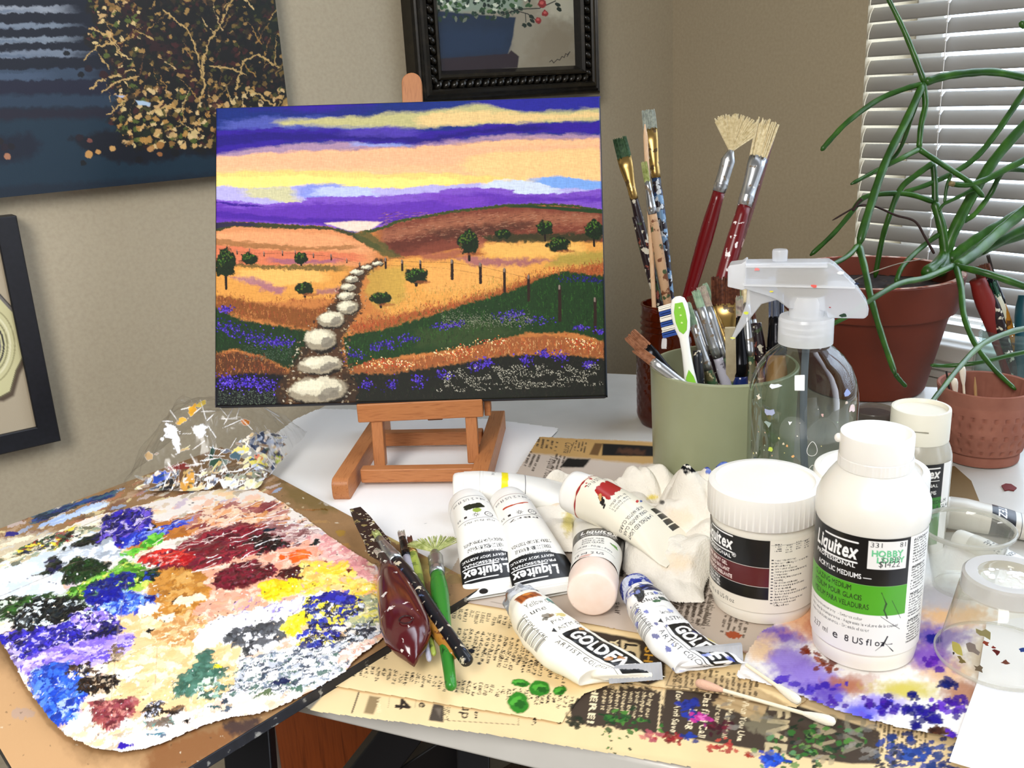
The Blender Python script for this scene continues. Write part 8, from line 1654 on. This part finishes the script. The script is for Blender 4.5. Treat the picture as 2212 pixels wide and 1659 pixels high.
r_ = .0163
g = 'paint tubes strewn on the newspaper'
def keysL(p0, p1, wc=.0245, z0=Z3, sd=None, zs=None, r=None):
    A, Bq = np.array(p0), np.array(p1); r = r or r_; d_ = Bq - A; out = []
    for t, w_, h_ in [(0, r, r), (.12, r * 1.02, r * .99), (.35, r * 1.12, r * .86), (.6, r * 1.28, r * .62), (.82, wc * .96, r * .28), (.93, wc, .0016), (1, wc, .0011)]:
        c_ = A + d_ * t; c_ = np.array([c_[0], c_[1], (z0 if zs is None else zs[0] + (zs[1] - zs[0]) * t) + h_ + .0004]); out.append((c_, sd if t > .8 else None, w_, h_))
    return out
def A2(px, py, z, dz=None): return at(px, py, z)
tube_('paint_tube', 'white paint tube with a dark green swatch lying leftmost on the newspaper', keysL(at(1016, 1108, .0226), at(1082, 1284, .0075)), liq('g', ['SAP GREEN PERMANENT', 'VERT DE VESSIE PERMANENT', 'VERDE VEJIGA PERMANENTE'], blot=blob(['#10200f', '#9ab24a'], 0, 19, 9.5, 4), codes='PY129 - PB15:3 - PBk11'), big_cap(r_, .013, M_cap), g)
tube_('paint_tube', 'white paint tube with a thin orange brown stroke beside the dark green one', keysL(at(1105, 1104, .0226), at(1192, 1286, .0075)), liq('b', ['BURNT SIENNA', 'TERRE DE SIENNE BRULEE', 'TIERRA DE SIENA TOSTADA'], blot=lambda p: p.line([(-9, 17), (-4, 18.5), (4, 19.6), (11, 19.4)], 1.3, '#b8421a', .2, .8), codes='PBr7', ring='#8a4a34'), big_cap(r_, .013, M_cap), g)
def yel(p, L):
    p.line([(-60, 13), (60, 13)], .35, '#cfccc4', .1); p.line([(-60, 15), (60, 15)], .35, '#d8d5cc', .1)
    p.text('59 ml e 2 US fl oz', -30, 22, 4.6, '#1a1a1a', width=32, down=False); p.poly([(-60, 30), (60, 30), (60, 35.5), (-60, 35.5)], '#f6e21c', .3, .6, 3)
    for q in range(8): p.line([(-10 + 1.6 * math.cos(q * .785), 43 + 1.6 * math.sin(q * .785)), (-10 + 2.6 * math.cos(q * .785), 43 + 2.6 * math.sin(q * .785))], .4, '#222', .05)
    p.line([(-60, 49), (60, 49)], .4, '#222', .1); p.text('PY3', -16, 38, 3, '#222', width=5, down=False)
tube_('paint_tube', 'white paint tube with a bright yellow band lying behind the other tubes', keysL(at(1004, 1063, .0226), at(1300, 1082, .008)), yel, big_cap(r_, .009, M_cap), g)
def pink(p, L):
    p.text('59 ml  2 US', -15, 4.2, 4.4, '#1a1a1a', width=22, down=False, bold=1)
    p.line([(-16, 12.6), (16, 9.6)], .3, '#333', .1); p.text('PR188 - PO36 - PW6', -13, 15.5, 3.0, '#1a1a1a', width=26, down=False, bold=1, ang=-.12)
    p.dab(14, 25.5, 3.2, 2.0, 0, '#5a9a2a', .5); p.dab(11, 26, 1.2, .8, 0, '#22401a', .4)
    for k, s_ in enumerate(['LIGHT PINK', 'ROSE CLAIR', 'ROSA CLARO']): p.text(s_, -10, 28.5 - k * 4.1, 3.6, '#161616', width=16, bold=2, down=False)
    p.poly([(-60, 34), (-14, 34), (-9, 35.5), (9, 35.5), (14, 34), (60, 34), (60, 54), (-60, 54)], '#0d0d0e', .1); p.text('HEAVY BODY ACRYLIC', -12, 37.5, 2.4, '#fff', width=26, down=False, bold=1); logo(p, -13, 42, 9, 28, down=False)
    for k in range(8): p.dab(-9 + k * .9, 1.6 + (k % 2), 1.6, .9, .4, '#d8a090', .6, a=.6)
def pcap(root, o, a_, n_, s_):
    M3 = Matrix([(s_[i], n_[i], -a_[i]) for i in range(3)]); m1 = noisemat('pink_cap', [(.3, '#f2d9c9'), (.66, '#f6e4d8'), (.78, '#d9948a')], 90, .4); mb = MB()
    mb.lathe([(r_ * .97, -.002), (r_ * 1.0, 0), (r_ * 1.03, .003), (r_ * 1.0, .019), (r_ * .97, .0205), (r_ * .90, .0212), (r_ * .2, .0210)], o, 64, M=M3); mb.build('screw_cap', m1, root, smooth=True)
pa = at(1283, 1250, .0226); pb = at(1306, 1112, .008)
tube_('paint_tube', 'light pink paint tube with its round pink cap pointing at the viewer', keysL(pa, pb, wc=.0240), pink, pcap, g)
def red(p, L):
    p.line([(-60, 1.5), (60, 1.5)], 1.0, '#9c1f1c', .2, .8); p.text('59 ml e 2 US fl oz', -22, 5.8, 4.8, '#1a1a1a', width=32, down=False)
    rnd = random.Random(4)
    for k in range(50): p.dab(rnd.uniform(-9, 9), 19 + rnd.uniform(-5, 5) - abs(rnd.uniform(-1, 1)), rnd.uniform(2, 4), rnd.uniform(1.5, 3), rnd.uniform(-.6, .6), '#a81f1c', .35)
    for k in range(14): p.dab(rnd.uniform(-20, 10), rnd.uniform(-1, 6), rnd.uniform(.5, 1.4), rnd.uniform(.4, .9), 0, '#b0302c', .5)
    for k, s_ in enumerate(['Permanent lightfast 1', 'Brilliant lightfast 2', 'Opaque excellent']): p.text(s_, -4, 29 + k * 2.3, 2.0, '#333', width=20, down=False)
    p.dab(-6, 39, 2.4, 1.0, .3, '#c02020', .4); p.dab(-10, 40, 2.2, .9, .3, '#3050a0', .4)
    for k, s_ in enumerate(['NAPHTHOL RED LIGHT', 'ROUGE NAPHTOL CLAIR', 'ROJO NAFTOL CLARO']): p.text(s_, -4, 52 - k * 4.2, 3.6, '#161616', width=30, bold=1, down=False)
    p.dab(14, 22, 5, 2.0, .9, '#17120f', .5); p.dab(12, 19, 3, 1.2, .6, '#c8965a', .5)
    for k in range(4): p.poly([(-24, L - 38 + k * 5.4), (-8, L - 38 + k * 5.4), (-8, L - 33.6 + k * 5.4), (-24, L - 33.6 + k * 5.4)], '#0d0d0e', .1)
    p.greek(-19, 8, 3.5, 18, 5, 0, '#222', 4, cell=.8)
tube_('paint_tube', 'red swatched paint tube propped on the white rag', keysL(at(1266, 1060, .050), at(1480, 1172, .032), zs=(.0285, .022)), red, big_cap(r_, .015, M_cap), g, base='#ece5d2')
# -- aluminium artist tubes
M_crimp = noisemat('crimp_grey', [(.3, '#a3a4a8'), (.7, '#bfc0c2')], 60, .45, bump=.1)
def met_cap(r, L, m_, nk=None, dirty=None):
    def f(root, o, a_, n_, s_):
        M3 = Matrix([(s_[i], n_[i], -a_[i]) for i in range(3)]); mb = MB()
        mb.lathe([(r * 1.0, -.006), (r * .86, -.002), (r * .62, .002), (r * .60, .004)], o, 40, M=M3, cap0=False); mb.build('shoulder', M_crimp, root, smooth=True)
        mb = MB(); mb.lathe([(r * .62, .0035), (r * .90, .004), (r * .93, .006), (r * .90, L), (r * .82, L + .001), (r * .1, L + .0006)], o, 120, M=M3, fn=(lambda q, z: 1 + (.03 if math.sin(q * 30) > 0 and .004 < z < L else 0)) if nk else (lambda q, z: 1 + .07 * math.cos(q * 8))); mb.build('screw_cap', m_, root, smooth=False)
    return f
def golden(title, t2, code, sw, smear, barc=True):
    def f(p, L):
        # authoring: x to the right when the cap is up, y = mm from the shoulder
        T = lambda s_, x, y, h, w_, c_='#161616', b=0, **k: p.text(s_, x, y, h, c_, width=w_, bold=b, **k)
        sw(p); T(title, -8, 17, 5.2, 26, b=0); T(t2, -8, 22.5, 5.0, 12)
        for k in range(34):
            if (k * 7) % 5 != 1: p.line([(-22, 20 + k * .72), (-12.5, 20 + k * .72)], .32, '#1a1a1a', .03)
        p.text('38797140721', -10.5, 43, 3.4, '#1a1a1a', -math.pi / 2, width=24)
        T(code, -1, 36, 4.2, 9); T('ASTM', -1, 42.5, 4.6, 12); p.poly([(-6, 41), (-3, 39), (-3, 43)], '#222', .05)
        for q in range(8): p.line([(15 + 1.3 * math.cos(q * .785), 41 + 1.3 * math.sin(q * .785)), (15 + 2.4 * math.cos(q * .785), 41 + 2.4 * math.sin(q * .785))], .5, '#222', .05)
        p.dab(15, 41, 1.5, 1.5, 0, '#222', 0, soft=.1); p.dab(15, 41, 1.0, 1.0, 0, '#f3f1ea', 0, soft=.1); p.text('I', 14.4, 42.2, 2.8, '#222')
        p.poly([(-2, 46), (14, 46), (14, 90), (-2, 90)], '#0c0c0c', .1); p.text('GOLDEN', .4, 48.5, 14.5, '#f7f5f0', math.pi / 2, width=38, bold=3)
        p.line([(-4.5, 46), (-4.5, 90)], .5, '#111', .1); p.text('ARTIST COLORS', -9.5, 48, 5, '#161616', math.pi / 2, width=40, space=.1)
        smear(p)
    return f
def sw_o(p): p.poly([(-10, 4), (6, 4), (7, 11), (-9, 12)], '#a8561c', .4, 1, 4); [p.poly([(-9 + k * 4, 4.5), (-7.4 + k * 4, 4.5), (-6.4 + k * 4, 11.4), (-8 + k * 4, 11.4)], '#6e3210', .2, a=.7) for k in range(4)]; p.dab(-1, 6, 3, 1.6, .3, '#d88c3c', .4); p.dab(12, 15, 4, 2.2, .7, '#5a8a80', .5)
def sm_o(p):
    for x, y, r, c in [(0, 28, 3, '#4a3410'), (3, 29, 2, '#6a4a1a'), (-2, 30, 2, '#2a2010'), (9, 31, 3, '#c9b14a'), (13, 48, 2, '#c8924a'), (2, 78, 2.4, '#c88a4a'), (8, 80, 2, '#b87a3a')]: p.dab(x, y, r, r * .7, .3, c, .6, a=.8)
k0 = at(1140, 1318, .017); crv = at(1438, 1462, .008) - at(1318, 1470, .008); crv[2] = 0
def gk(pts): return [(at(px, py, Z3 - .001 + h_ + zl), s_, w_, h_) for px, py, s_, w_, h_, zl in pts]
tube_('paint_tube', 'crumpled aluminium tube of yellow ochre paint with a crusty grey cap', gk([(1138, 1314, None, .0125, .0125, 0), (1152, 1330, None, .0150, .0135, 0), (1180, 1362, None, .0178, .0115, .0), (1225, 1400, None, .0200, .0095, 0), (1290, 1436, None, .0200, .0075, 0), (1345, 1458, crv, .0180, .0050, .001), (1372, 1466, crv, .0180, .0012, .003)]), golden('Yellow Ochre', 'une', 'PY43', sw_o, sm_o), met_cap(.0125, .0135, spatter('crusty_cap', '#8f9399', [(.54, '#c9ccd0', 1), (.60, '#7a4a20', .7), (.66, '#4a4038', 1)], .4, 130)), g, base='#f4efe0', crumple=.0018, seed=3, flip=-1, fin=(at(1316, 1477, .0085), at(1432, 1468, .0085), .0088, .0024, M_crimp))
def sw_u(p): p.poly([(-3, 6), (10, 4), (11, 13), (-4, 12)], '#181c4c', .4, 1, 4); p.dab(-6, 13, 3, 7, .2, '#3a3c3e', .5)
def sm_u(p):
    rnd = random.Random(2)
    for k in range(70): p.dab(rnd.uniform(-26, 24), rnd.choice([rnd.uniform(0, 12), rnd.uniform(12, 90)]), rnd.uniform(.8, 3), rnd.uniform(.5, 1.5), rnd.uniform(0, 3), rnd.choice(['#2438a0', '#1a2a86', '#4a5cc0', '#8a98d8']), .6, a=.8)
    p.dab(8, 22, 4, 1.8, .3, '#3c4a44', .5); p.dab(2, 24, 3, 1.2, 0, '#3f6a44', .6)
crv = at(1612, 1425, .010) - at(1487, 1436, .010); crv[2] = 0
tube_('paint_tube', 'crumpled blue-stained tube of ultramarine paint lying right of the pink cap', gk([(1385, 1290, None, .0108, .0108, 0), (1397, 1308, None, .0132, .0118, 0), (1420, 1342, None, .0150, .0105, 0), (1455, 1385, None, .0165, .0085, 0), (1500, 1418, None, .0180, .0065, .001), (1535, 1434, crv, .0185, .0042, .002), (1550, 1438, crv, .0185, .0012, .004)]), golden('Ultramarine', 'blue', 'Series 2', sw_u, sm_u), met_cap(.0120, .0140, spatter('blue_stained_cap', '#c9cfe0', [(.52, '#2c3c9c', 1), (.60, '#8f9cc8', 1.4)], .4, 120), nk=True), g, base='#eeeeec', crumple=.0020, seed=8, flip=-1, fin=(at(1484, 1440, .0100), at(1606, 1428, .0100), .0096, .0024, M_crimp))
# -- two tubes at the right edge behind the clear cups
def art(p, L):
    p.poly([(-60, 28), (60, 28), (60, 44), (-60, 44)], '#15161c', .1); p.text('ARTEZA', -16, 32, 8, '#e8e8ec', width=32, bold=1, down=False); p.text('NG COLORS', -14, 60, 6, '#222', width=28, down=False); p.line([(-60, 48), (60, 48)], .5, '#222', .1)
tube_('paint_tube', 'paint tube with a black band lying behind the clear upright cup', keysL(at(2050, 1105, .014), at(2330, 1160, .006), wc=.020, z0=.0008, r=.012), art, big_cap(.012, .012, M_cap), g, base='#c9c4b8')
def hv(p, L):
    p.poly([(-60, 48), (60, 45), (60, 70), (-60, 70)], '#101014', .1); p.text('HEAVY BODY', -14, 52, 4.4, '#e8e8ec', width=26, bold=1, down=False); p.text('MAGENTA', -10, 27, 4, '#222', width=20, bold=1, down=False); p.text('PAGE', -12, 10, 7, '#222', width=16, bold=1, down=False); p.greek(-12, 16, 20, 8, 3, 0, '#222', 3)
tube_('paint_tube', 'white paint tube with black lettering band under the clear upright cup', keysL(at(2100, 1170, .012), at(2330, 1290, .003), wc=.018, z0=.0008, r=.008), hv, big_cap(.008, .012, M_cap), g, base='#d6d3ca')
# ------------------------------------------------------------------ the rag
FOLD = [ # photo pixel, height, half width of ridge
    [(1132, 1060, .012, .012), (1165, 1045, .022, .014), (1215, 1020, .032, .015), (1265, 1002, .040, .014)],
    [(1160, 1090, .012, .014), (1210, 1080, .020, .016), (1255, 1062, .024, .016)],
    [(1268, 992, .046, .010), (1295, 984, .052, .010), (1325, 1010, .048, .010), (1352, 1045, .040, .010), (1378, 1080, .034, .009)],
    [(1325, 984, .050, .008), (1352, 1006, .047, .010), (1378, 1040, .042, .010), (1390, 1075, .036, .009)],
    [(1386, 1012, .042, .007), (1396, 1035, .040, .008), (1390, 1066, .032, .008)], [(1412, 1004, .046, .009), (1438, 1010, .044, .010), (1445, 1035, .036, .010)],
    [(1398, 1082, .034, .008), (1430, 1062, .040, .009), (1462, 1044, .042, .009), (1500, 1030, .042, .010)],
    [(1410, 1090, .036, .012), (1455, 1085, .044, .014), (1500, 1080, .048, .014), (1530, 1100, .046, .014)],
    [(1378, 1100, .034, .008), (1370, 1128, .034, .009), (1385, 1152, .030, .010), (1425, 1172, .028, .010)],
    [(1430, 1130, .040, .016), (1480, 1140, .042, .016), (1520, 1165, .034, .014)],
    [(1432, 1182, .024, .009), (1448, 1222, .020, .008), (1475, 1252, .018, .008), (1505, 1252, .018, .008), (1522, 1222, .022, .009)], [(1480, 1200, .018, .012), (1520, 1200, .020, .012)],
    [(1208, 1098, .016, .010), (1222, 1130, .018, .009), (1232, 1160, .014, .008)], [(1246, 1110, .014, .010), (1262, 1150, .010, .010)],
    [(1464, 1004, .062, .011), (1500, 978, .077, .012), (1545, 966, .083, .012), (1590, 958, .086, .011), (1622, 966, .084, .010)], [(1480, 1026, .058, .011), (1540, 1014, .069, .012), (1600, 1004, .073, .012)]]
segs = []
for f_ in FOLD:
    Q = [np.append(at(p[0], p[1], p[2])[:2], [p[2], p[3]]) for p in f_]
    for i in range(len(Q) - 1): segs.append((Q[i], Q[i + 1]))
XS = np.array([s_[k][0] for s_ in segs for k in (0, 1)]); YS = np.array([s_[k][1] for s_ in segs for k in (0, 1)])
gx, gy = np.meshgrid(np.linspace(XS.min() - .03, XS.max() + .03, N(430)), np.linspace(YS.min() - .03, YS.max() + .03, N(430)))
wx = gx + .004 * (fbm(gx * 50, gy * 50, 2, 3) - .5); wy = gy + .004 * (fbm(gx * 50, gy * 50, 5, 3) - .5)
acc = np.zeros(gx.shape); Hm = np.zeros(gx.shape)
for p, q in segs:
    d_ = q[:2] - p[:2]; L2 = d_ @ d_ + 1e-12; t = np.clip(((wx - p[0]) * d_[0] + (wy - p[1]) * d_[1]) / L2, 0, 1); dist = np.hypot(wx - p[0] - t * d_[0], wy - p[1] - t * d_[1])
    hgt = p[2] + (q[2] - p[2]) * t - .007; wd_ = (p[3] + (q[3] - p[3]) * t) * 1.15; pr = hgt * np.where(dist < wd_ * 1.7, np.cos(np.clip(dist / (wd_ * 1.7), 0, 1) * math.pi / 2) ** .62, 0)
    Hm = np.maximum(Hm, pr); acc += np.exp(pr * 420)
Hs = np.log(np.maximum(acc / len(segs), 1)) / 420; Hf = np.maximum(Hm * .9 + Hs * .1, 0)
# red tube and pink tube press into the cloth: keep the cloth under them
def press(keys, cl=.0012):
    global Hf
    for i in range(len(keys) - 1):
        p, q = keys[i], keys[i + 1]; d_ = q[0][:2] - p[0][:2]; L2 = d_ @ d_; t = np.clip(((gx - p[0][0]) * d_[0] + (gy - p[0][1]) * d_[1]) / L2, 0, 1); dist = np.hypot(gx - p[0][0] - t * d_[0], gy - p[0][1] - t * d_[1])
        w_ = p[2] + (q[2] - p[2]) * t; h_ = p[3] + (q[3] - p[3]) * t; zc = p[0][2] + (q[0][2] - p[0][2]) * t; lim = zc - h_ * np.sqrt(np.clip(1 - (dist / w_) ** 2, 0, 1)) - .007 - cl; Hf = np.where(dist < w_, np.minimum(Hf, lim), Hf)
kr = keysL(at(1266, 1060, .050), at(1480, 1172, .032), zs=(.0285, .022)); kr = [kr[0]] + kr
k0_ = np.array(kr[0][0]) - _n(np.array(kr[-1][0]) - np.array(kr[0][0])) * .016; kr[0] = (k0_, None, r_, r_); press(kr[:4])
press(keysL(pa, pb, wc=.0240)[:5]); press(keysL(at(1004, 1063, .0226), at(1300, 1082, .008))); press(keysL(at(1105, 1104, .0226), at(1192, 1286, .0075)))
dc = np.hypot(gx - .4532, gy - .3462)
rd = np.abs(fbm(gx * 26 + gy * 9, gy * 20 - gx * 12, 9, 3) - .5) * 2; Hf = Hf * (.72 + .75 * rd) * np.clip((dc - .0365) / .010, 0, 1) ** .6; press(kr[:3]); press(keysL(pa, pb, wc=.0240)[:5])
edge = Hf > .0016
Hf = Hf + .0012 * (fbm(gx * 160, gy * 160, 6, 3) - .5) * np.clip(Hf * 200, 0, 1)
for _ in range(3): Hf[1:-1, 1:-1] = (Hf[1:-1, 1:-1] * 4 + Hf[:-2, 1:-1] + Hf[2:, 1:-1] + Hf[1:-1, :-2] + Hf[1:-1, 2:]) / 8
keep = edge & (dc > .0372) & (np.hypot(gx - GC[0], gy - GC[1]) > GR + .0012) & (np.hypot(gx - SCn[0], gy - SCn[1]) > .0385)
P = np.stack([gx, gy, .0068 + np.maximum(Hf, 0)], -1); U, V, _ = proj(P); a = Paint(U, V, '#f1ebdf')
a.C[..., :3] *= (1 - .10 * fbm(U / 22, V / 22, 3, 3))[..., None]
rnd = random.Random(2)
for x, y, rx, ry, c, al in [(1225, 1130, 14, 30, '#c9b84a', .7), (1300, 1012, 26, 18, '#f0d66a', .75), (1287, 1003, 12, 16, '#b9a2d2', .75), (1302, 990, 14, 8, '#d8c2dc', .6), (1165, 1050, 40, 12, '#e6c79a', .6), (1200, 1080, 26, 14, '#e8cba2', .6), (1255, 1010, 18, 6, '#dfe0a8', .5), (1410, 1074, 14, 5, '#e8d040', .8), (1480, 1120, 40, 26, '#ecd9bc', .5), (1470, 1215, 36, 22, '#edd8b8', .6), (1430, 1085, 6, 5, '#1a1a1c', .8), (1330, 1020, 5, 26, '#6a4a3a', .5), (1620, 968, 16, 8, '#b8c46a', .7)]:
    for k in range(3): a.dab(x + rnd.gauss(0, rx * .2), y + rnd.gauss(0, ry * .2), rx * .8, ry * .8, 0, c, .6, soft=.5, a=al * .6)
for k in range(44): a.dab(1545 + rnd.gauss(0, 22), 995 + rnd.gauss(0, 9), rnd.uniform(5, 12), rnd.uniform(4, 8), rnd.uniform(-.5, .5), rnd.choice(['#223a9c', '#2c48b0', '#1a2a80', '#6a80cc', '#304ab8']), .5, a=.9)
for k in range(8): a.dab(1492 + rnd.gauss(0, 8), 1006 + rnd.gauss(0, 8), rnd.uniform(4, 9), rnd.uniform(2, 5), 0, '#111318', .5)
o = gridmesh('rag', P, a, vcmat('cloth', .95, bump=(700, .6, .0012), spec=.1), None, keep=keep)
tag(o, 'crumpled off-white cotton rag with yellow, violet and blue stains between cup and jar', 'rag')
# ------------------------------------------------------------------ things under the desk
c0, c1 = atd(590, 1560, 1.10), atd(915, 1600, 1.00); dv = _n([c1[0] - c0[0], c1[1] - c0[1], 0]); nv = np.array([-dv[1], dv[0], 0]); nv = nv if nv @ np.array([.57, .77, 0]) > 0 else -nv
e = empty('wooden_cabinet', (c0[0], c0[1], FZ), 'orange brown wooden cabinet standing in the shade under the desk', 'cabinet')
M_oc = wood('orange_wood', '#8a3f16', '#9c4a1c', '#74330f', 14, 'Z', .4)
q = [c0, c1, c1 + nv * .08, c0 + nv * .08]; MB().prism([(p[0], p[1]) for p in q], FZ + .001, -.16).build('cabinet_body', M_oc, e, bevel=.003)
q = [c0 - dv * .012 - nv * .002, c0 - dv * .004 - nv * .002, c0 - dv * .004 + nv * .078, c0 - dv * .012 + nv * .078]; MB().prism([(p[0], p[1]) for p in q], FZ + .001, -.17).build('white_edge', mat('edge_band', '#c9c4b8', .5), e)
t0 = atd(962, 1640, .93); e = empty('storage_bin', (t0[0], t0[1], FZ), 'teal plastic bin under the desk behind the black desk legs', 'bin')
MB().lathe([(.05, FZ + .001), (.065, FZ + .30), (.068, FZ + .305), (.068, FZ + .33), (.062, FZ + .33), (.05, FZ + .02)], (t0[0], t0[1], 0), 40).build('bin_body', mat('teal_plastic', '#2c8a94', .4), e, smooth=True)
t0 = atd(1090, 1680, 1.0); e = empty('cardboard_box', (t0[0] + .14, t0[1] - .1, FZ), 'dark olive brown box under the desk at the right of the desk leg', 'box')
MB().box((t0[0] + .14, t0[1] - .1, FZ + .13), (.14, .16, .26), rz=.4).build('box_body', mat('olive_board', '#4a4026', .8), e, bevel=.003)
